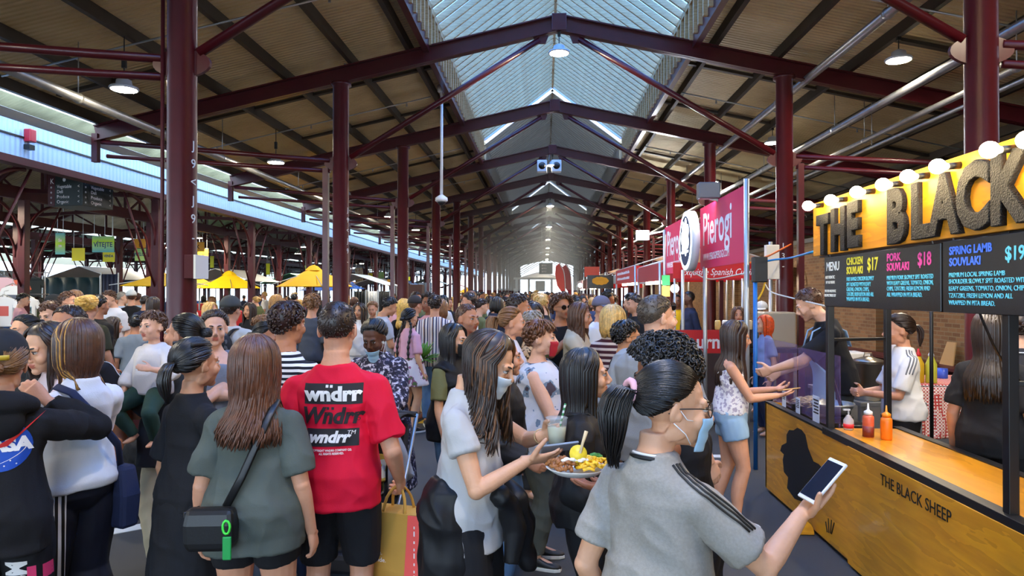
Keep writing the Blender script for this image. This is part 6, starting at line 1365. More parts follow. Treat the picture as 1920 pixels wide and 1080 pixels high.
# pair at the left
r, o = P(80, 602, 3.4, 166, 'f', 'east', 'person in a pale pink top looking down beside the blonde streaked hair', head=(0, 14, 0),
    hair=dict(m=HB, st='long', L=.3, N=300, open_=60, vol=.012), tp=dict(m=fab('top_blush', (226, 204, 204)), sl=.5), bt=dict(m=JEANS2), shoe=(SH_W, SOLE_W), R=dict(h=(.1, .3, 1.1)))
r, o = P(146, 592, 3.15, 66, 'f', 'east', 'person in a white shirt and side striped track pants, blonde streaked brown hair', head=(10, 6, 0), lean=-7, girth=.92,
    hair=dict(m=hairm('auburn', (78, 46, 30)), st='long', L=.285, N=800, open_=36, vol=.010, mat2=hairm('streak', (196, 142, 60)), w=.55), tp=dict(m=fab('shirt_white', (226, 226, 230)), sl=.62, slw=.02, ease_=.012, hem=.03, z0=.92), bt=dict(m=fab('track_black', (26, 28, 38), .05, .6), fn=lambda t: .015 + .055 * t), shoe=(SH_B, SOLE_W),
    L=dict(h=(-.14, .30, 1.15), p=(-.5, -.4, -1)), R=dict(h=(.10, .34, 1.12), p=(.5, -.4, -1)))
e = held(Matrix.Translation(world(r, (.19, -.02, .84))) @ Matrix.Rotation(R_(r.rot), 4, 'Z'), 'tote_bag', 'navy shoulder bag of the person in the white shirt', 'bag'); MB().loft([npv([(-.05 * q, -.14 * q, z), (.05 * q, -.14 * q, z), (.05 * q, .14 * q, z), (-.05 * q, .14 * q, z)]) for q, z in ((.9, -.16), (1, .0), (.8, .14))]).build('bag_body', F_NAVY, e, bevel=.02)
q = MB().tube(npv([r.bend(npv(p_)) for p_ in ((.20, -.06, .95), (.10, -.17, 1.12), (-.02, -.165, 1.28), (-.10, -.11, 1.39), (-.11, 0, 1.40), (-.08, .12, 1.33), (.08, .16, 1.1), (.2, .06, .95))]) * r.s, [(.018 * r.s, .003)] * 8, 6, up=(0, -1, 0)).build('strap', F_NAVY, e, True); q.matrix_parent_inverse = e.matrix_world.inverted() @ Matrix.Translation(o.location) @ Matrix.Rotation(R_(r.rot), 4, 'Z')
for w, m, of in ((.10, F_WHITE, .003), (.012, INK, .006)):
    for dx in ((0,) if m is F_WHITE else (-.012, .012, .036)):
        decal('side_panel' if m is F_WHITE else 'side_stripe', r.bt, [[(dx - w / 2, 0), (dx + w / 2, 0), (dx * 1.3 + w / 2, -.85), (dx * 1.3 - w / 2, -.85)]], m, (-.325, -.465, .96 * r.s), (.89, -.45, 0), (0, 0, 1), (.45, .89, 0), off=of, seg=.03)
r, o = P(131, 567, 3.95, 176, 'm', 'tan', 'person in a black tee with white sleeve line, behind the blonde streaked hair', girth=1.15,
    hair=dict(m=HB, st='short', L=.018, N=420, vol=.008), tp=dict(m=F_BLACK, sl=.42, slw=.035, z0=.8), bt=dict(m=F_NAVY, t1=.45, e1=.04, nm='shorts'), shoe=(SH_W, SOLE_W), L=dict(h=(-.31, .05, .85)))
sleeve_lines(r, -1, r.tp, F_WHITE, .33, 1, .01, .012)
r, o = P(47, 589, 5.4, 166, 'f', 'east', 'person in a dark and yellow top, black hair tied back, at left', hair=dict(m=HK, st='bun', L=.03, N=220), tp=dict(m=fab('top_yb', (44, 44, 42), pat=p_blotch(9, [(0, (40, 40, 40)), (.56, (214, 180, 60))])), sl=.5), bt=dict(m=F_BLACK))
r, o = P(402, 580, 4.75, -142, 'f', 'pale', 'broad person in a grey singlet, slicked dark hair, arms folded', girth=1.42, head=(-8, 0, 0),
    hair=dict(m=HB, st='bun', L=.03, N=260), tp=dict(m=fab('singlet_grey', (124, 130, 142), var=.08, vscale=80), sleeve=False, neck=1.335, z0=.82), bt=dict(m=F_DK), shoe=(SH_B, SOLE_B), R=dict(h=(-.14, .30, 1.13), p=(.9, -.2, -.5)), L=dict(h=(.16, .33, 1.09), p=(-.9, -.2, -.5)))
for k in (1, -1): strip(r, o, 'strap', [r.bend(npv(p_)) for p_ in ((k * .10, .15, 1.30), (k * .10, .075, 1.395), (k * .095, -.03, 1.42), (k * .10, -.13, 1.31))], .022, .004, _M['singlet_grey'], (0, 1, 0))
r, o = P(432, 556, 7.0, -8, 'm', 'fair', 'person in an off-white hoodie and dark cap seen from behind wearing a black backpack', hair=dict(m=HB, st='short', L=.03, N=260), tp=dict(m=fab('hoodie_white', (214, 210, 200)), sl=.96, slw=.02, ease_=.03, hem=.05, nm='hoodie'), bt=dict(m=F_BLACK), shoe=(SH_B, SOLE_W))
cap_hat(r, o, M('cap_grey', (70, 72, 70), .8))
def backpack(r, o, mat, lab, sc=1):
    e = held(Matrix.Translation(world(r, (0, -.235, 1.16))) @ Matrix.Rotation(R_(r.rot), 4, 'Z'), 'backpack', lab, 'backpack'); MB().ell((0, 0, 0), (.165 * sc, .10 * sc, .235 * sc), None, 18, 12, p=.7).build('bag_body', mat, e, True); MB().ell((0, -.075 * sc, -.07), (.12 * sc, .05, .11 * sc), None, 14, 10, p=.7).build('pocket', mat, e, True)
    for k in (1, -1): MB().tube(spline([(k * .10, .02, .18), (k * .11, .12, .25), (k * .12, .26, .24), (k * .13, .36, .08), (k * .17, .3, -.08), (k * .15, .04, -.14)], 14), [(.024, .006)] * 14, 6, up=(0, 1, 0)).build('shoulder_strap', mat, e, True)
    return e
backpack(r, o, M('pack_black', (34, 34, 38), .7, 0, .3, .3, 30, pat=p_blotch(12, [(0, (30, 30, 34)), (.58, (90, 90, 92))])), 'black patterned backpack on the person in the off-white hoodie')
# person with stroller
r, o = P(697, 600, 4.9, 172, 'f', 'dark', 'person in a dark floral dress, mask under chin, pushing a stroller', head=(0, 24, 0), girth=1.2,
    hair=dict(m=HK, st='bun', L=.025, N=240), tp=dict(m=fab('floral_dark', (50, 46, 60), pat=p_blotch(38, [(0, (44, 42, 56)), (.53, (120, 112, 130)), (.6, (206, 200, 206))])), sl=.96, slw=.03, ease_=.025), bt=dict(m=_M['floral_dark'], skirt=(1.06, .4, .03, .1, None, 8), nm='dress_skirt'), shoe=(SH_B, SOLE_B), R=dict(h=(.2, .38, 1.02), c=.8, n=(0, 0, -1)), L=dict(h=(-.2, .38, 1.02), c=.8, n=(0, 0, -1)))
face_mask(r, o, M('mask_blue', (160, 196, 220), .75), chin=.05)
w = world(r, (0, .42, 1.0)); st = held(Matrix.Translation((w.x + .2, w.y - .12, 0)) @ Matrix.Rotation(R_(r.rot), 4, 'Z'), 'stroller', 'black and silver stroller pushed by the person in the floral dress', 'stroller'); SF = M('stroller_fabric', (40, 40, 44), .8); SG = M('stroller_grey', (150, 152, 156), .7)
for s in (1, -1):
    MB().tube([(s * .24, -.02, 1.0), (s * .25, .25, .62), (s * .25, .72, .14)], .014, 8).build('frame_tube', STEEL, st, True); MB().tube([(s * .25, .30, .58), (s * .25, .12, .14)], .014, 8).build('frame_tube', STEEL, st, True)
    for y in (.12, .74): q = MB().lathe([(.06, -.025), (.125, -.02), (.13, 0), (.125, .02), (.06, .025)], n=22, mat=rotm('Y', 90)).build('wheel', SOLE_B, st, True); q.location = (s * .28, y, .131); MB().lathe([(.055, -.03), (.055, .03)], n=14, mat=rotm('Y', 90)).build('hub', STEEL, q, True)
    MB().sheet([[(s * .25, .05 + .46 * (j / 5), .62 + .36 * math.sin(PI * j / 5 * .55) * i / 3) for i in range(4)] for j in range(6)]).build('canopy_side', SG, st, True, thick=.006)
MB().tube([(-.24, -.02, 1.0), (0, -.04, 1.01), (.24, -.02, 1.0)], .018, 8).build('handlebar', SOLE_B, st, True); MB().tube(spline([(-.25, .66, .66), (-.2, .76, .66), (.2, .76, .66), (.25, .66, .66)], 12), .022, 8).build('bumper_bar', SOLE_B, st, True)
MB().box((-.22, .14, .46), (.22, .62, .52)).build('seat', SF, st, bevel=.03); MB().loft([npv([(-.22, .14 - y, z), (.22, .14 - y, z), (.22, .19 - y, z), (-.22, .19 - y, z)]) for y, z in ((-.02, .5), (.10, .95))]).build('seat_back', SF, st, bevel=.02)
MB().sheet([[(-.25 + .5 * i / 7, .02 + .40 * j / 5, .95 + .10 * math.sin(PI * (.15 + .6 * j / 5))) for i in range(8)] for j in range(6)]).build('canopy', SF, st, True, thick=.008); MB().box((-.2, .2, .2), (.2, .66, .32)).build('basket', SF, st, bevel=.03)
w = world(r, (0, .42 + .26, 1)); rb = Rig('m', 1, hs=1.7, limb=1.1, girth=1.2, rl=dict(f=(.14, .5, .74), p=(.3, .3, 1)), ll=dict(f=(-.14, .5, .74), p=(-.3, .3, 1)), R=dict(h=(.12, .32, 1.12)), L=dict(h=(-.12, .32, 1.14))); rb.s = .46
ob = body(rb, .007, 'dark', name='person'); ob.location = (w.x + .2, w.y - .08, .14); ob.rotation_euler = (0, 0, R_(172)); rb.o = ob; rb.rot = 172; tag(ob, 'small child in a yellow patterned top seated in the stroller', 'person'); face_bits(rb, ob, 0, IRIS(), HK); make_hair(rb, ob, HK, 'curly', .1, 3, 240, vol=.012)
garment(rb, ob, 'shirt', top(rb, .86, sl=.5), fab('kid_yellow', (226, 190, 90), pat=p_blotch(16, [(0, (226, 190, 90)), (.55, (240, 230, 210))])), .008, .004); garment(rb, ob, 'trousers', pants(rb), F_NAVY, .008, .004)
# black mask, black vest
r, o = P(852, 605, 5.05, -116, 'f', 'east', 'person with a black mask, black padded vest over olive tee and jeans',
    hair=dict(m=HK, st='long', L=.52, N=480, open_=58, vol=.014), tp=dict(m=F_OLIVE, sl=.38, slw=.02), bt=dict(m=JEANS, e1=.035), shoe=(SH_B, SOLE_B), R=dict(h=(.25, .10, .82)), head=(0, 4, 0))
face_mask(r, o, M('mask_black', (20, 20, 22), .7))
garment(r, o, 'padded_vest', top(r, .80, 1.47, .035, hem=.055, sleeve=False), fab('vest_black', (26, 26, 28), .1, .55), .008, .010, 7, 5, zs=2.4)
r, o = P(874, 567, 5.95, -128, 'm', 'tan', 'person with a receding brown hairline and coral shirt behind the black masked one, frowning', hair=dict(m=HBR, st='short', L=.025, N=420, vol=.010), tp=dict(m=fab('shirt_coral', (216, 80, 60))), bt=dict(m=F_DK), stub=M('stubble_tan', (168, 118, 92), .6), girth=1.12, hs=1.1)
# main masked person with drink
r, o = P(936, 622, 2.82, -100, 'f', 'east', 'person with pale mask, light grey top and black jacket tied at the waist', head=(-6, 24, 0),
    hair=dict(m=HB, st='long', L=.40, N=850, wave=.016, open_=56, vol=.018, mat2=hairm('ends', (104, 68, 40)), w=.55), tp=dict(m=fab('top_lightgrey', (182, 180, 178), .1, .8), sl=.22, slw=.010, ease_=.010, hem=.02, z0=.78, amp=.011), bt=dict(m=F_BLACK, e0=.008, e1=.008), shoe=(SH_B, SOLE_W),
    R=dict(h=(.08, .27, 1.165), p=(.55, -.6, -.75), f=(-.35, 1, .1), n=(-.6, .1, .8), c=.2, th=.6), L=dict(h=(-.05, .31, 1.24), p=(-.9, -.2, -.4), f=(.15, .8, .3), n=(.9, .2, 0), c=.75, th=.6))
face_mask(r, o, M('mask_pale', (206, 218, 226), .75, 0, .2))
mb = MB(); rings = []
for z, e_ in ((1.07, .022), (1.03, .045), (.95, .045), (.86, .055), (.76, .06), (.66, .05), (.60, .03)): rx, ry, yc = r.prof(max(z, .92)); rings.append(r.ring(z, rx + e_ - .015 * (z < .9), ry * .8 + e_, yc - .05))
mb.loft(rings); mb.tube([(.10, .13, 1.03), (.06, .19, .98), (.03, .20, .86), (.05, .19, .72)], [.03, .04, .045, .035], 10); mb.tube([(-.10, .13, 1.03), (-.02, .20, .97), (-.06, .22, .84), (-.10, .24, .66)], [.03, .04, .045, .03], 10)
garment(r, o, 'tied_jacket', mb, fab('nylon_black', (24, 24, 26), .05, .45), .008, .016, 9, 3)
phone(r, 1, 'silver edged phone held flat by the person with the pale mask', PHC('silver', (150, 160, 172)), off=(.0, .06, .008), rot=0)
mw = Matrix.Translation(at_hand(r, -1, (0, -.0, .012)).translation); e = held(mw @ Matrix.Translation((0, 0, -.045)), 'drink_cup', 'clear plastic cup of cloudy drink held by the person with the pale mask', 'cup')
MB().lathe([(.032, 0), (.043, .11), (.046, .112)], n=24).build('cup_body', M('cup_clear', (236, 240, 238), .08, 0, .5, alpha=.28), e, True); MB().lathe([(.030, .004), (.038, .075)], n=20).build('drink', M('lemonade', (214, 220, 190), .2, alpha=.75), e, True)
ps = [npv((0, 0, .02)) + npv((.035, -.01, .15)) * t for t in np.linspace(0, 1, 9)]; MB().tube(ps, .0045, 8).build('straw', M('straw_green', (70, 150, 90), .5, pat=p_stripe(2, .022, .5, (232, 236, 230))), e, True)
for k, c in ((1, (210, 170, 120)), (-1, (210, 180, 140))): q = r.wr[k] - (r.wr[k] - r.el[k]) * .12; d = r.wr[k] - r.el[k]; d /= np.linalg.norm(d); u = np.cross(d, (0, 0, 1)); u /= np.linalg.norm(u); v = np.cross(u, d); MB().tube(npv([q + (u * math.cos(a) + v * math.sin(a)) * .031 for a in np.linspace(0, 2 * PI, 17)]) * r.s, .003 * r.s, 5, caps=False).build('bracelet', M('bracelet_beige', (206, 176, 130), .4), o, True) if k < 0 else None
r, o = P(942, 630, 4.0, -88, 'f', 'fair', 'person in a black quilted jacket and blue jeans, mostly hidden by the pale mask wearer', hair=dict(m=HB, st='bob', L=.24, N=200), tp=dict(m=_M['vest_black'], sl=.92, slw=.03, ease_=.035, nm='quilted_jacket', amp=.012, f=7, zs=2.6), bt=dict(m=JEANS, e1=.04), shoe=(SH_W, SOLE_W), R=dict(h=(.22, .16, .95)))
# faces behind
r, o = P(958, 574, 5.6, -92, 'f', 'fair', 'person in profile with swept back wavy light brown hair and lilac top', hair=dict(m=HLB, st='pony', L=.26, N=240, tie=(84, 175), tail=.05, wave=.015), tp=dict(m=fab('top_lilac', (214, 214, 226)), sl=.4), bt=dict(m=JEANS))
r, o = P(998, 581, 6.0, -104, 'f', 'pale', 'grey-blonde haired person with thin glasses and a leopard print top', hair=dict(m=HG, st='short', L=.06, N=260, vol=.024), tp=dict(m=fab('leopard', (190, 160, 120), pat=p_blotch(30, [(0, (60, 44, 34)), (.46, (196, 164, 122))]))), bt=dict(m=F_DK)); glasses(r, o, M('frame_thin', (90, 80, 76), .3))
r, o = P(1003, 567, 6.9, -150, 'f', 'pale', 'dark haired person with round dark glasses looking down between other heads', head=(0, 18, 0), hair=dict(m=HB, st='bob', L=.25, N=220, open_=44), tp=dict(m=fab('top_moss', (110, 112, 70))), bt=dict(m=JEANS2)); glasses(r, o, M('frame_black', (24, 22, 22), .3))
r, o = P(970, 548, 6.4, -90, 'm', 'tan', 'tallest person of the middle group, dark quiff, in profile', hair=dict(m=HB, st='short', L=.045, N=420, vol=.018), tp=dict(m=F_DK), bt=dict(m=JEANS2))
r, o = P(1010, 597, 4.55, -97, 'f', 'pale', 'broad person with a red cloth mask and sleeveless pale floral top', girth=1.42,
    hair=dict(m=hairm('russet', (104, 62, 34)), st='short', L=.085, N=620, vol=.026), tp=dict(m=fab('floral_pale', (206, 208, 214), pat=p_blotch(13, [(0, (204, 206, 212)), (.56, (120, 140, 160)), (.64, (80, 70, 80))])), sleeve=False, neck=1.41, z0=.8, hem=.04), bt=dict(m=fab('cloth_sage', (92, 96, 88))), shoe=(SH_B, SOLE_W), R=dict(h=(.16, .34, 1.05), p=(.6, -.7, -.6)), L=dict(h=(-.1, .36, 1.08)))
face_mask(r, o, M('mask_red', (176, 30, 46), .85), pleat=False, loops=False)
e = held(Matrix.Translation(world(r, (.20, .16, .95))) @ Matrix.Rotation(R_(r.rot), 4, 'Z'), 'shoulder_bag', 'dark shoulder bag of the person with the red mask', 'bag'); MB().ell((0, 0, 0), (.06, .13, .11), None, 14, 10, p=.7).build('bag_body', LEA, e, True); MB().tube(spline([(.0, .08, .09), (-.10, .06, .30), (-.26, -.12, .45), (-.28, -.28, .38), (-.1, -.3, .15), (0, -.1, .08)], 18), [(.012, .003)] * 18, 6, up=(1, 0, 0)).build('strap', LEA, e, True)
r, o = P(1052, 552, 7.4, -150, 'm', 'tan', 'person with curly brown hair, dark sunglasses and a black singlet holding up a cup', hair=dict(m=HBR, st='curly', L=.1, N=420, vol=.026), tp=dict(m=F_BLACK, sleeve=False, neck=1.40), bt=dict(m=fab('camo', (120, 106, 80), pat=p_blotch(9, [(0, (70, 62, 46)), (.48, (130, 112, 84)), (.6, (50, 48, 40))])), t1=.5, e1=.04, nm='shorts'), shoe=(SH_W, SOLE_W), stub=M('stubble_tan', (168, 118, 92), .6),
    R=dict(h=(.06, .26, 1.30), p=(.8, -.3, -.8), c=.7), L=dict(h=(.0, .30, 1.16), p=(-.8, -.2, -.8), c=.7)); glasses(r, o, INK, LENS_D, wd=.029)
e = held(Matrix.Translation(at_hand(r, 1).translation), 'drink_cup', 'cup with a dark red drink held by the person in sunglasses', 'cup'); MB().lathe([(.03, -.05), (.04, .07)], n=16).build('cup_body', _M['cup_clear'], e, True); MB().lathe([(.027, -.045), (.034, .03)], n=14).build('drink', M('cola', (90, 30, 24), .2), e, True)
r, o = P(1090, 566, 6.8, -108, 'f', 'fair', 'person with sunglasses pushed into long wavy brown hair and a cream jacket, eating', hair=dict(m=HBR, st='long', L=.36, N=320, wave=.016, open_=58), tp=dict(m=fab('jacket_cream', (206, 190, 160)), sl=.93, slw=.03, ease_=.03, nm='jacket'), bt=dict(m=F_BEIGE), R=dict(h=(.05, .32, 1.2), p=(.6, -.3, -1)), L=dict(h=(-.06, .32, 1.12), p=(-.6, -.3, -1)), head=(0, 8, 0)); glasses(r, o, INK, LENS_D, .075, -.012)
r, o = P(1127, 556, 8.0, -132, 'm', 'fair', 'person in a white jumper and grey baseball cap facing the stalls', hair=dict(m=HBR, st='short', L=.03, N=200), tp=dict(m=fab('jumper_white', (222, 222, 218)), sl=.95, slw=.02, ease_=.03, nm='jumper'), bt=dict(m=JEANS2), R=dict(h=(.1, .3, 1.05))); cap_hat(r, o, M('cap_lilac', (110, 106, 124), .8))
r, o = P(1149, 572, 6.2, -14, 'f', 'fair', 'person seen from behind with a blonde bob and a maroon striped knit top', hair=dict(m=HBL, st='bob', L=.255, N=380, open_=50, vol=.026), tp=dict(m=fab('stripe_maroon', (206, 190, 178), pat=p_stripe(2, .05, .55, (70, 34, 44))), sl=.62, ease_=.02), bt=dict(m=JEANS), shoe=(SH_W, SOLE_W))
r, o = P(1172, 598, 4.9, -82, 'm', 'olive', 'person with a heavy black fringe cut and thin glasses beside the large grey shirt', hair=dict(m=HK, st='short', L=.065, N=560, vol=.024), tp=dict(m=F_BLACK), bt=dict(m=F_BLACK)); glasses(r, o, M('frame_thin', (90, 80, 76), .3))
r, o = P(1228, 548, 3.95, -48, 'm', 'pale', 'large person in a grey tee, sunglasses on cropped hair, facing the stalls', girth=1.32, head=(-22, 0, 0), stub=M('stubble_pale', (196, 146, 118), .6),
    hair=dict(m=hairm('ash', (76, 64, 52)), st='short', L=.02, N=620, vol=.009, w=.8), tp=dict(m=fab('tee_midgrey', (150, 152, 152)), sl=.46, slw=.04, ease_=.022, z0=.8), bt=dict(m=F_NAVY, t1=.5, nm='shorts', e1=.04), shoe=(SH_B, SOLE_W), R=dict(h=(.30, .08, .83))); glasses(r, o, INK, LENS_D, .055, -.02)
# black blouse, long black hair
r, o = P(1095, 650, 3.1, -94, 'f', 'east', 'person in a black blouse and black jeans, long straight black hair', hair=dict(m=HK, st='long', L=.345, N=850, open_=56, vol=.016, w=.55), tp=dict(m=fab('blouse_black', (30, 30, 32), .1, .6), sl=.86, slw=.02, ease_=.02, hem=.04), bt=dict(m=fab('jeans_black', (34, 34, 36)), e0=.006, e1=.006), shoe=(SH_B, SOLE_B), R=dict(h=(.20, .16, .95)))
e = held(Matrix.Translation(world(r, (-.2, .02, .86))) @ Matrix.Rotation(R_(r.rot), 4, 'Z'), 'shoulder_bag', 'small black bag of the person in the black blouse', 'bag'); MB().ell((0, 0, 0), (.05, .11, .08), None, 14, 10, p=.7).build('bag_body', LEA, e, True)
q = MB().tube(npv([r.bend(npv(p_)) for p_ in ((-.19, -.08, .93), (-.05, -.145, 1.12), (.06, -.14, 1.28), (.10, -.09, 1.39), (.10, .02, 1.40), (.04, .15, 1.25), (-.12, .14, 1.0), (-.19, .08, .93))]) * r.s, [(.006 * r.s, .004)] * 8, 6, up=(0, -1, 0)).build('strap', LEA, e, True); q.matrix_parent_inverse = e.matrix_world.inverted() @ Matrix.Translation(o.location) @ Matrix.Rotation(R_(r.rot), 4, 'Z')
# curly haired person holding the plate
r, o = P(1232, 636, 2.5, 62, 'f', 'brown', 'person with glossy black curls and bare shoulders holding a food plate', head=(20, 14, 0), hair=dict(m=HK, st='curly', L=.1, N=1300, vol=.026, w=1.0), tp=dict(m=F_BLACK, sleeve=False, neck=1.34, z0=.8), bt=dict(m=F_BLACK),
    L=dict(h=(-.02, .30, 1.10), p=(-.6, -.6, -.5), f=(.1, 1, 0), n=(.1, 0, 1), c=.2), R=dict(h=(.12, .26, 1.08), p=(.6, -.6, -.5), f=(-.3, 1, 0), n=(0, 0, 1), c=.2))
w = W(1081, 880, 2.42); e = held(Matrix.Translation(w), 'food_plate', 'white oval plate of loaded chips and pulled meat held at chest height', 'plate')
MB().lathe([(.02, -.012), (.09, -.012), (.125, .008), (.128, .012), (.12, .010), (.088, -.004), (.02, -.006)], n=36).build('plate', M('plate_white', (236, 234, 228), .35), None, True); pl = bpy.data.objects['plate']; pl.parent = e; pl.scale = (.86, .8, 1)
random.seed(8)
for nm_, n_, cx, col, lab in (('chips', 46, .055, (240, 190, 40), 'yellow potato chips piled on the plate'), ('pulled_meat', 60, -.05, (150, 92, 40), 'brown pulled meat and rice on the plate')):
    mb = MB()
    for i in range(n_):
        a, q = random.uniform(0, 6.3), math.sqrt(random.random()); x, y, z = cx + .055 * q * math.cos(a), .06 * q * math.sin(a), .004 + .028 * (1 - q * q) + random.uniform(0, .008); d = random.uniform(0, 6.3); l = .02 if nm_ == 'chips' else .011
        mb.tube([(x - l * math.cos(d), y - l * math.sin(d), z), (x, y, z + .006), (x + l * math.cos(d), y + l * math.sin(d), z + random.uniform(-.004, .01))], [(.007, .006)] * 3, 5)
    q = mb.build(nm_, M('food_' + nm_, col, .5, 0, .5, .2, 60, .3, 50), None, True); q.location = w; tag(q, lab, 'food', None, 'stuff')
mb = MB(); 
for i in range(9): mb.ell((-.045 + .012 * i * .8, -.03 + .006 * (i % 3), .038 + .004 * (i % 2)), (.012, .009, .006), None, 10, 6)
q = mb.build('white_sauce', M('yoghurt', (240, 238, 230), .4), None, True); q.location = w; tag(q, 'white yoghurt sauce over the meat', 'food', None, 'stuff')
q = MB().lathe([(.0, -.002), (.03, -.002), (.031, .002), (.0, .002)], n=20, mat=rotm('X', 68)).build('lemon_slice', M('lemon', (236, 206, 50), .4), None, True); q.location = w + V((.005, -.02, .06)); tag(q, 'round lemon slice standing in the food', 'lemon')
q = MB().tube([(0, 0, 0), (.012, .0, .05), (.026, 0, .095)], [(.006, .002), (.005, .002), (.007, .002)], 6).build('wooden_fork', M('pale_wood', (226, 204, 160), .6), None, True); q.location = w + V((.008, -.02, .045)); tag(q, 'pale wooden fork stuck upright in the food', 'fork')
mb = MB()
for i in range(8): mb.ell((.07 + .014 * math.cos(i * 2.4), .03 + .014 * math.sin(i * 2.4), .042), (.012, .009, .004), rotm('X', 40 * i), 8, 6)
q = mb.build('herb_leaves', M('herb', (70, 130, 40), .6), None, True); q.location = w; tag(q, 'green herb leaves on the chips', 'food', None, 'stuff')
# ---------------------------------------------------------------- customers and cooks at the stalls, people farther back
r, o = P(1383, 600, 5.3, -98, 'f', 'fair', 'person in patterned camisole and denim shorts at the plywood counter', head=(0, 10, 0),
    hair=dict(m=hairm('espresso', (50, 32, 24)), st='long', L=.50, N=420, open_=50, vol=.016), tp=dict(m=fab('camisole', (222, 214, 214), pat=p_blotch(42, [(0, (170, 160, 176)), (.46, (228, 222, 220))])), sleeve=False, neck=1.30, z0=.94, hem=.02, nm='camisole'), bt=dict(m=den('denim_light', (132, 166, 198), (160, 188, 212)), t1=.20, e0=.016, e1=.035, waist=1.06, nm='denim_shorts'), shoe=(SH_W, SOLE_W),
    R=dict(h=(.08, .36, 1.10), p=(.5, -.5, -1), n=(-.3, .1, 1), c=.2), L=dict(h=(-.08, .36, 1.13), p=(-.5, -.5, -1), n=(.3, .1, 1), c=.4), rl=dict(f=(.09, .03, .085)), ll=dict(f=(-.10, -.12, .085)))
for k in (1, -1): strip(r, o, 'strap', [r.bend(npv(p_)) for p_ in ((k * .075, .115, 1.27), (k * .085, .06, 1.36), (k * .085, -.03, 1.385), (k * .08, -.115, 1.27))], .008, .003, F_WHITE, (0, 1, 0))
phone(r, 1, 'tan phone in the hand of the person in denim shorts', PHC('tan', (206, 160, 100)), off=(0, .03, .008))
r, o = P(1505, 540, 6.0, 80, 'm', 'pale', 'cook in a black tee and denim apron bending over the grill behind the guard', head=(-4, 22, 0), lean=12, stub=M('stubble_pale', (196, 146, 118), .6),
    hair=dict(m=HBR, st='short', L=.026, N=620, vol=.014, w=.8), tp=dict(m=F_BLACK, sl=.40), bt=dict(m=F_DK), shoe=(SH_B, SOLE_B), L=dict(h=(-.05, .50, 1.03), p=(-.6, -.4, -.5), c=.5), R=dict(h=(.15, .42, .98), p=(.6, -.4, -.5), c=.6))
AP = den('denim_apron', (130, 172, 214), (160, 194, 226)); mb = MB()
g = []
for j in range(14):
    z = 1.24 - .66 * j / 13; w = .11 if z > 1.12 else np.interp(z, [.58, 1.0, 1.12], [.24, .22, .12]); row = []
    for i in range(15):
        a = (i / 14 - .5) * 2; rx, ry, yc = r.prof(max(z, .93)); x = w * a; e_ = .06 + .02 * (1.1 - z if z < 1.1 else 0); xx = min(.98, abs(x) / (rx + e_)); row.append(r.bend(npv((x, (ry + e_) * math.sqrt(1 - xx ** 2 * .9) + yc + .012, z))))
    g.append(row)
q = MB().sheet(npv(g) * r.s).build('apron', AP, o, True, thick=.004)
for k in (1, -1): MB().tube(npv([r.bend(npv(p_)) for p_ in ((k * .10, .175, 1.24), (k * .095, .11, 1.375), (k * .085, -.02, 1.415), (k * .06, -.13, 1.33), (0, -.15, 1.2))]) * r.s, [(.02, .006)] * 5, 6, up=(0, 1, 0)).build('apron_strap', AP, q, True)
r, o = P(1683, 587, 5.35, 82, 'f', 'fair', 'person in a white tee with three sleeve bars, behind the counter', head=(4, 6, 0),
    hair=dict(m=HB, st='pony', L=.16, N=300, tie=(98, 178), tail=.022), tp=dict(m=fab('tee_white', (228, 228, 228)), sl=.42, slw=.022, z0=.86, hem=.03), bt=dict(m=F_BLACK), shoe=(SH_B, SOLE_W), L=dict(h=(-.06, .30, 1.06), p=(-.5, -.5, -.8), c=.6), R=dict(h=(.02, .30, 1.06), p=(.6, -.5, -.8), c=.6))
sleeve_lines(r, -1, r.tp, M('bar_grey', (110, 112, 116), .6), .3, 3, .022, .006)
r, o = P(1862, 578, 4.2, -52, 'f', 'fair', 'person in a black tee, very long dark hair, behind the near post', hair=dict(m=hairm('umber', (38, 26, 18)), st='long', L=.50, N=380, vol=.02, open_=50), tp=dict(m=fab('tee_black2', (34, 34, 36)), sl=.4, z0=.82), bt=dict(m=F_BLACK), shoe=(SH_B, SOLE_B), face=False)
r, o = P(1912, 574, 4.75, -20, 'm', 'pale', 'person in a charcoal tee with white collar lines, short dark curls', hair=dict(m=HB, st='curly', L=.1, N=420, vol=.018), tp=dict(m=fab('tee_charcoal', (56, 56, 60)), sl=.42), bt=dict(m=F_BLACK), shoe=(SH_B, SOLE_B), face=False)
for q_ in (1.425, 1.405): COLR(r, o, F_WHITE, q_, .075 + (1.425 - q_) * 1.6, .0045)
r, o = P(1434, 590, 8.6, 96, 'f', 'pale', 'person with bright orange hair and a pale blue tee in the pierogi stall', hair=dict(m=hairm('orange', (226, 84, 30)), st='long', L=.28, N=240), tp=dict(m=fab('tee_sky', (140, 160, 214))), bt=dict(m=F_NAVY))
r, o = P(1428, 566, 10.2, 150, 'm', 'pale', 'person in a white cap behind the orange haired one', hair=dict(m=HBR, st='short', L=.03, N=160), tp=dict(m=F_DK), bt=dict(m=F_DK)); cap_hat(r, o, M('cap_white', (206, 206, 200), .8))
r, o = P(1384, 574, 9.75, 168, 'f', 'fair', 'person with wavy brown hair lifting a white plate in the pierogi stall', hair=dict(m=HBR, st='bob', L=.25, N=220), tp=dict(m=fab('tee_dusk', (96, 104, 126))), bt=dict(m=F_DK), R=dict(h=(.10, .30, 1.42), p=(.8, -.2, -.8), n=(0, 0, 1), f=(-.3, 1, .1)))
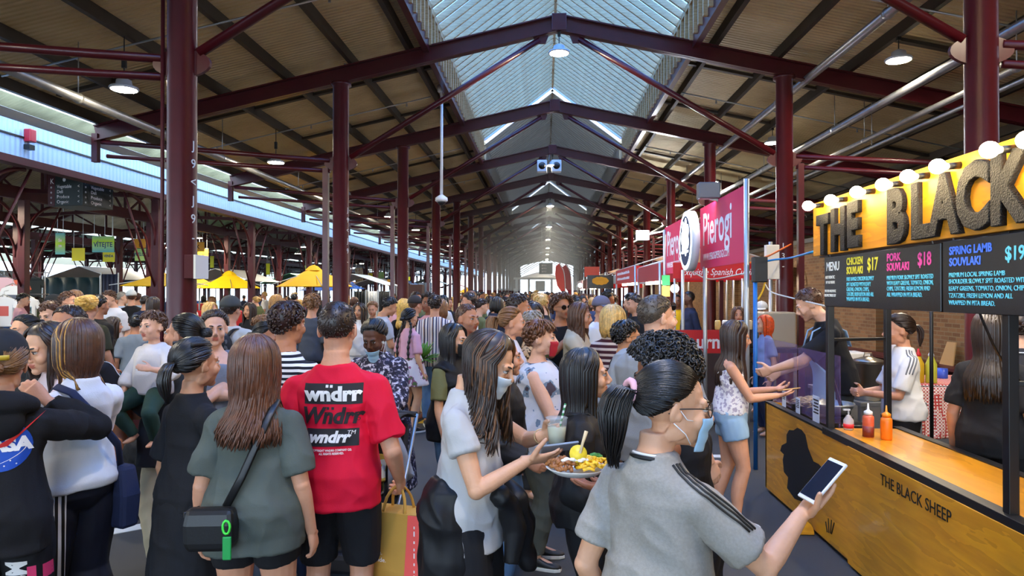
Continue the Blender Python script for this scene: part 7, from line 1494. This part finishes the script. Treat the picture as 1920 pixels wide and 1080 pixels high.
q = MB().lathe([(.02, -.01), (.09, -.008), (.13, .01), (.125, .012), (.08, -.004), (.02, -.004)], n=24).build('white_plate', M('plate_white', (236, 234, 228), .35), None, True); q.location = at_hand(r, 1, (0, .02, .0)).translation + V((0, 0, .012)); tag(q, 'white plate lifted in front of the face in the pierogi stall', 'plate')
r, o = P(1292, 545, 12.6, 100, 'm', 'dark', 'person in a navy shirt standing inside the pierogi stall', hair=dict(m=HK, st='short', L=.02, N=120), tp=dict(m=F_NAVY, sl=.9), bt=dict(m=F_BLACK)); r, o = P(1270, 551, 13.0, 160, 'm', 'brown', 'person in a yellow tee near the lamp of the pierogi stall', hair=dict(m=HK, st='short', L=.02, N=120), tp=dict(m=fab('tee_yellow', (226, 176, 20))), bt=dict(m=F_BLACK))
# middle distance, left of the middle
r, o = P(815, 552, 9.2, 4, 'm', 'fair', 'person from behind in a shirt of upright white, navy and sand stripes', hair=dict(m=HB, st='short', L=.05, N=420, vol=.02), tp=dict(m=fab('stripe_multi', (220, 210, 200), pat=p_multi(0, .115, [(0, (226, 218, 210)), (.22, (52, 56, 92)), (.36, (214, 200, 190)), (.5, (120, 104, 116)), (.6, (226, 218, 210)), (.78, (190, 150, 110)), (.86, (60, 60, 90))])), sl=.46, slw=.04, z0=.80, hem=.05, ease_=.022), bt=dict(m=JEANS), shoe=(SH_B, SOLE_W))
r, o = P(768, 577, 8.8, -38, 'f', 'east', 'person with two long black braids, a pink tee and a pale floral skirt', hair=dict(m=HK, st='bun', L=.025, N=160, tie=(110, 180)), tp=dict(m=fab('tee_pink', (214, 160, 176)), sl=.42, z0=1.0), bt=dict(m=fab('floral_skirt', (216, 204, 206), pat=p_blotch(12, [(0, (216, 206, 206)), (.57, (150, 90, 120)), (.64, (84, 110, 66))])), skirt=(1.06, .66, .03, .12, None, 6), nm='skirt'), shoe=(SH_B, SOLE_W)); face_mask(r, o, M('mask_black', (20, 20, 22), .7))
for k in (1, -1):
    pts = [r.H((k * .06, -.07, .08)), r.H((k * .085, -.06, .0)), r.H((k * .11, -.10, -.12)), r.H((k * .11, -.13, -.26)), r.H((k * .11, -.13, -.42))]; MB().tube(spline(npv(pts) * r.s, 40), [(.016 + .005 * math.sin(i * 1.3)) for i in range(40)], 8).build('braid', HK, o, True)
e = held(Matrix.Translation(world(r, (.05, .20, 1.0))), 'leafy_bunch', 'bunch of green leaves carried by the person with black braids', 'leaves'); random.seed(3); mb = MB()
for i in range(40): d = cdir(random.uniform(.2, 1.9), random.uniform(0, 6.3)); mb.tube([(0, 0, 0), d * .12, d * random.uniform(.2, .28)], [(.004, .004), (.03, .004), (.004, .002)], 6)
mb.build('leaves', M('leaf_green', (90, 140, 50), .6), e, True)
r, o = P(735, 556, 9.6, -62, 'm', 'olive', 'person in a pale grey tee and orange shorts looking down, dark hair', head=(0, 22, 0), hair=dict(m=HK, st='short', L=.05, N=320, vol=.018), tp=dict(m=fab('tee_pale', (176, 178, 182))), bt=dict(m=fab('cloth_orange', (214, 96, 34)), t1=.42, e1=.03, nm='shorts'), R=dict(h=(.12, .3, 1.05)))
r, o = P(778, 555, 10.1, -40, 'm', 'fair', 'person in a black tee and dark cap beside the long blonde hair', hair=dict(m=HBR, st='short', L=.03, N=160), tp=dict(m=F_BLACK), bt=dict(m=F_DK)); cap_hat(r, o, M('cap_dark', (44, 40, 40), .8))
r, o = P(757, 560, 10.9, 18, 'f', 'fair', 'person seen from behind with long bright blonde hair and a black top', hair=dict(m=hairm('gold', (222, 176, 84)), st='long', L=.42, N=260, vol=.022), tp=dict(m=F_BLACK), bt=dict(m=F_DK))
r, o = P(698, 565, 11.7, 182, 'f', 'fair', 'person facing the camera in a beige singlet with fair hair tied up', head=(0, 12, 0), hair=dict(m=HLB, st='bun', L=.03, N=160), tp=dict(m=F_BEIGE, sleeve=False, neck=1.33), bt=dict(m=F_BEIGE)); r, o = P(674, 567, 10.6, 176, 'f', 'olive', 'person facing the camera, white top, long dark hair', hair=dict(m=HB, st='long', L=.34, N=180), tp=dict(m=F_WHITE, sl=.4), bt=dict(m=F_WHITE), R=dict(h=(.05, .28, 1.12)))
r, o = P(585, 553, 9.3, -4, 'm', 'fair', 'person from behind with curly fair hair and dark slate tee', hair=dict(m=HLB, st='curly', L=.1, N=360, vol=.022), tp=dict(m=fab('tee_slate2', (70, 76, 88), var=.1), sl=.42), bt=dict(m=F_BLACK))
r, o = P(487, 572, 8.2, 150, 'f', 'fair', 'person with curly fair hair looking down at the tables behind the long brown hair', head=(10, 24, 0), hair=dict(m=HLB, st='curly', L=.1, N=360, vol=.03), tp=dict(m=fab('top_cream', (214, 206, 190))), bt=dict(m=JEANS2), H=1.5)
r, o = P(497, 598, 6.0, -80, 'f', 'tan', 'person in profile with black hair in a low knot next to the striped tee', hair=dict(m=HK, st='bun', L=.035, N=220, tie=(108, 180)), tp=dict(m=F_DK), bt=dict(m=F_DK), H=1.55)
r, o = P(468, 567, 11, 170, 'f', 'olive', 'person with long dark hair and a black top facing the camera beyond the backpack', hair=dict(m=HB, st='long', L=.36, N=180), tp=dict(m=F_BLACK), bt=dict(m=F_BLACK)); r, o = P(394, 566, 10.5, -100, 'f', 'fair', 'person with blonde hair in profile beside the blue bin', hair=dict(m=HBL, st='bob', L=.26, N=200), tp=dict(m=F_NAVY), bt=dict(m=F_NAVY)); r, o = P(518, 553, 12.5, 12, 'f', 'fair', 'person with wavy honey hair above the striped tee', hair=dict(m=hairm('honey', (176, 128, 66)), st='long', L=.3, N=200, wave=.02, vol=.03), tp=dict(m=F_PINK), bt=dict(m=JEANS))
# middle distance at the left
for a in ((87, 564, 7.1, 178, 'm', 'pale', 'person in a plain white tee looking down, brown fringe, at left', HBR, 'short', .05, F_WHITE, (0, 26, 0)), (101, 553, 9.8, -70, 'm', 'tan', 'person in a white tee and black cap turned to the side at left', HB, 'short', .03, F_WHITE, (0, 0, 0)), (126, 545, 9.4, -84, 'm', 'fair', 'person in profile, short brown hair, white tee, before the teal screen', HBR, 'short', .04, fab('tee_white2', (226, 226, 230)), (0, 0, 0)),
          (141, 543, 10.4, 20, 'f', 'fair', 'person from behind, long fair hair, olive top, before the teal screen', HLB, 'long', .36, F_OLIVE, (0, 0, 0)), (167, 553, 7.9, 10, 'f', 'fair', 'person seen from behind with a golden bun and a dark green top', hairm('gold', (222, 176, 84)), 'bun', .06, fab('top_forest', (52, 54, 40)), (0, 0, 0)), (185, 552, 8.6, -20, 'm', 'tan', 'person with dark hair and a black top beside the golden bun', HK, 'short', .03, F_BLACK, (0, 0, 0)),
          (202, 543, 11.3, 164, 'm', 'pale', 'person facing the camera in a white and navy sleeved tee holding a white plate', HBR, 'short', .035, fab('tee_white3', (224, 224, 232)), (0, 16, 0)), (228, 546, 14.5, -60, 'm', 'pale', 'bald person in a pale blue tee walking past the golden umbrella pole', HG, 'short', .012, fab('tee_ice', (176, 196, 220)), (0, 0, 0)), (246, 544, 14, 40, 'm', 'fair', 'person in a black shirt and white cap walking away at left', HBR, 'short', .03, F_BLACK, (0, 0, 0)),
          (258, 548, 16.2, 10, 'm', 'fair', 'person in a pale blue shirt walking away behind the black shirted one', HBR, 'short', .03, fab('shirt_ice', (168, 196, 224)), (0, 0, 0)), (272, 553, 13.5, 0, 'm', 'fair', 'person in a dark navy suit seen from behind at left', HB, 'short', .03, F_NAVY, (0, 0, 0)), (287, 556, 11.5, 5, 'f', 'fair', 'person from behind, very long dark hair, white top, by near column', HB, 'long', .52, fab('top_white4', (222, 220, 220)), (0, 0, 0))):
    px, tp_, d, rot, sx, sk, lb, hm, st_, L_, m_, hd_ = a
    r, o = P(px, tp_, d, rot, sx, sk, lb, hair=dict(m=hm, st=st_, L=L_, N=260, vol=.016), tp=dict(m=m_, sl=.42), bt=dict(m=[JEANS, F_BLACK, JEANS2, F_NAVY][int(px) % 4]), head=hd_, shoe=(SH_B, SOLE_W))
    if 'cap' in lb: cap_hat(r, o, M('cap_black', (22, 22, 24), .8) if 'black cap' in lb else M('cap_white', (206, 206, 200), .8))
    if 'plate' in lb: q = MB().lathe([(.02, 0), (.10, .004), (.12, .015), (.02, .006)], n=18).build('white_plate', M('plate_white', (236, 234, 228), .35), None, True); q.location = at_hand(r, 1, (0, 0, .02)).translation; tag(q, 'white plate held by the person in the navy sleeved tee', 'plate')
# seated pair at the tall table
def seated(px, top_, d, rot, lab, m, **k):
    return P(px, top_, d, rot, 'm' if k.pop('male', 0) else 'f', 'fair', lab, tp=dict(m=m, sl=.42), bt=dict(m=JEANS2), z=.17, H=k.pop('H', 1.62), rl=dict(f=(.12, .40, .42), p=(.1, .9, .5)), ll=dict(f=(-.12, .40, .42), p=(-.1, .9, .5)), R=dict(h=(.1, .32, 1.1)), **k)
r, o = P(253, 632, 10.2, 24, 'm', 'tan', 'person in a grey tee sitting on the turquoise stool with back to the camera', hair=dict(m=HK, st='short', L=.04, N=240, vol=.018), tp=dict(m=fab('tee_seat', (120, 132, 146)), sl=.42), bt=dict(m=JEANS2), shoe=(SH_B, SOLE_W), z=-.25, H=1.72, rl=dict(f=(.12, .34, .42), p=(.2, 1, .6)), ll=dict(f=(-.12, .34, .42), p=(-.2, 1, .6)), R=dict(h=(.14, .36, 1.0)))
r, o = P(212, 628, 10.4, -60, 'f', 'fair', 'person in a black top and jeans sitting at the tall table, dark hair', hair=dict(m=HB, st='long', L=.32, N=240, vol=.02), tp=dict(m=F_BLACK, sl=.5), bt=dict(m=JEANS), shoe=(SH_B, SOLE_B), z=-.25, H=1.68, rl=dict(f=(.12, .34, .42), p=(.2, 1, .6)), ll=dict(f=(-.12, .34, .42), p=(-.2, 1, .6)), R=dict(h=(.14, .36, 1.0)))
# ---------------------------------------------------------------- the crowd down the aisle and in the sheds
TONES = [((30, 30, 33), 'black'), ((222, 222, 222), 'white'), ((120, 122, 126), 'grey'), ((60, 74, 110), 'blue'), ((176, 60, 56), 'red'), ((206, 186, 150), 'beige'), ((96, 104, 70), 'green'), ((214, 160, 170), 'pink'), ((40, 46, 66), 'navy'), ((220, 180, 60), 'yellow')]
TM_ = [fab('crowd_' + n_, c) for c, n_ in TONES]
HAIRS = [(HK, 'black'), (HB, 'dark brown'), (HBR, 'brown'), (HLB, 'light brown'), (HBL, 'blonde')]
PROTO = []
for i, (sx, sk, st_, L_, hd_, arm) in enumerate((('m', 'fair', 'short', .04, (0, 0, 0), None), ('f', 'east', 'long', .36, (0, 8, 0), None), ('m', 'tan', 'short', .03, (20, 5, 0), (.05, .3, 1.1)), ('f', 'fair', 'long', .30, (-25, 0, 0), (.02, .3, 1.2)), ('f', 'pale', 'bun', .03, (10, 10, 0), None), ('m', 'brown', 'curly', .1, (-10, 0, 0), None), ('f', 'olive', 'bob', .26, (0, 14, 0), (.0, .3, 1.15)), ('m', 'pale', 'short', .055, (-20, 8, 0), None))):
    r = Rig(sx, 1, head=hd_, R=dict(h=arm) if arm else None); r.s = 1.0 / 1.72; vx = .0085
    o = body(r, vx, sk); face_bits(r, o, 0, IRIS(), HB); r.seed = i
    q = make_hair(r, o, HB, st_, L_, i, 90, .02, w=1.9); t = garment(r, o, 'shirt', top(r, sl=.42, sleeve=True), TM_[0], .0075, .003); b = garment(r, o, 'trousers', pants(r), JEANS2, .0085, 0)
    PROTO.append((o, sx, r)); o.location = (0, 0, 0)
bake_all()
random.seed(21); PLACED = [(q.location.x, q.location.y) for q in COL.objects if q.get('category') == 'person' and q.parent is None]
GRP = {}; USED = set()
def crowd(x, y, rot, i, hi, ti, hgt, zone, bi):
    if any((x - a) ** 2 + (y - b) ** 2 < .17 for a, b in PLACED) or any(abs(x - a) < 1.8 and abs(y - b) < 1.8 for a, b in SPOT) or any((x - a) ** 2 + (y - b) ** 2 < .25 for a, b in POLES): return
    PLACED.append((x, y)); o, sx, r = PROTO[i]; kids = list(o.children)
    if i in USED: c = o.copy(); COL.objects.link(c); new = [k.copy() for k in kids]
    else: USED.add(i); c = o; new = kids
    for n_ in new:
        if n_ not in kids: COL.objects.link(n_); n_.parent = c
        k = n_.name.split('.')[0]; m = {'shirt': TM_[ti], 'trousers': [JEANS2, F_BLACK, JEANS, F_BEIGE][bi], 'hair': HAIRS[hi][0]}.get(k)
        if m: n_.material_slots[0].link = 'OBJECT'; n_.material_slots[0].material = m
    c.location = (x, y, 0); c.rotation_euler = (0, 0, R_(rot)); c.scale = (hgt,) * 3
    st_ = ['short', 'long', 'short', 'long', 'pinned up', 'curly', 'bobbed', 'swept'][i]; lb = 'person, %s %s hair, %s top, %s' % (st_, HAIRS[hi][1], TONES[ti][1], zone); tag(c, lb, 'person', 'crowd: ' + lb)
for k in range(230):
    y = 9.5 + 42 * random.random() ** 1.25; x = random.uniform(-3.0, 1.85)
    if y < 14 and abs(x + 0) < 9: x = random.uniform(-2.9, 1.6)
    rot = random.choice((random.gauss(0, 35), random.gauss(-85, 30), random.gauss(180, 35), random.gauss(90, 30)))
    i = random.randrange(8); sx = PROTO[i][1]
    zone = 'in the crowd far down the aisle' if y > 26 else ('in the crowd by the left columns' if x < -1.6 else ('in the crowd near the red stalls' if x > .8 else 'in the mid aisle crowd'))
    crowd(x, y, rot, i, random.choice((0, 0, 1, 1, 2, 3, 4)), random.choice((0, 0, 1, 1, 2, 3, 4, 5, 6, 7, 8)), random.gauss(1.66 if sx == 'f' else 1.76, .05), zone, random.randrange(4))
for k in range(95):
    y = random.uniform(11, 34); x = random.uniform(-17, -4.2)
    if abs(x - XL) < .5 or (x > -7 and y < 14): continue
    i = random.randrange(8); sx = PROTO[i][1]
    crowd(x, y, random.uniform(0, 360), i, random.choice((0, 0, 1, 1, 2, 3, 4)), random.choice((0, 0, 1, 1, 2, 3, 4, 5, 6, 7, 8)), random.gauss(1.64 if sx == 'f' else 1.75, .05), 'among the stalls of the left sheds' if x < -8.4 else 'under the left side roof', random.randrange(4))
for i in range(8):
    if i not in USED:
        o = PROTO[i][0]
        for c in list(o.children): bpy.data.objects.remove(c)
        bpy.data.objects.remove(o)
bake_all(); do_decals(); do_stripes()
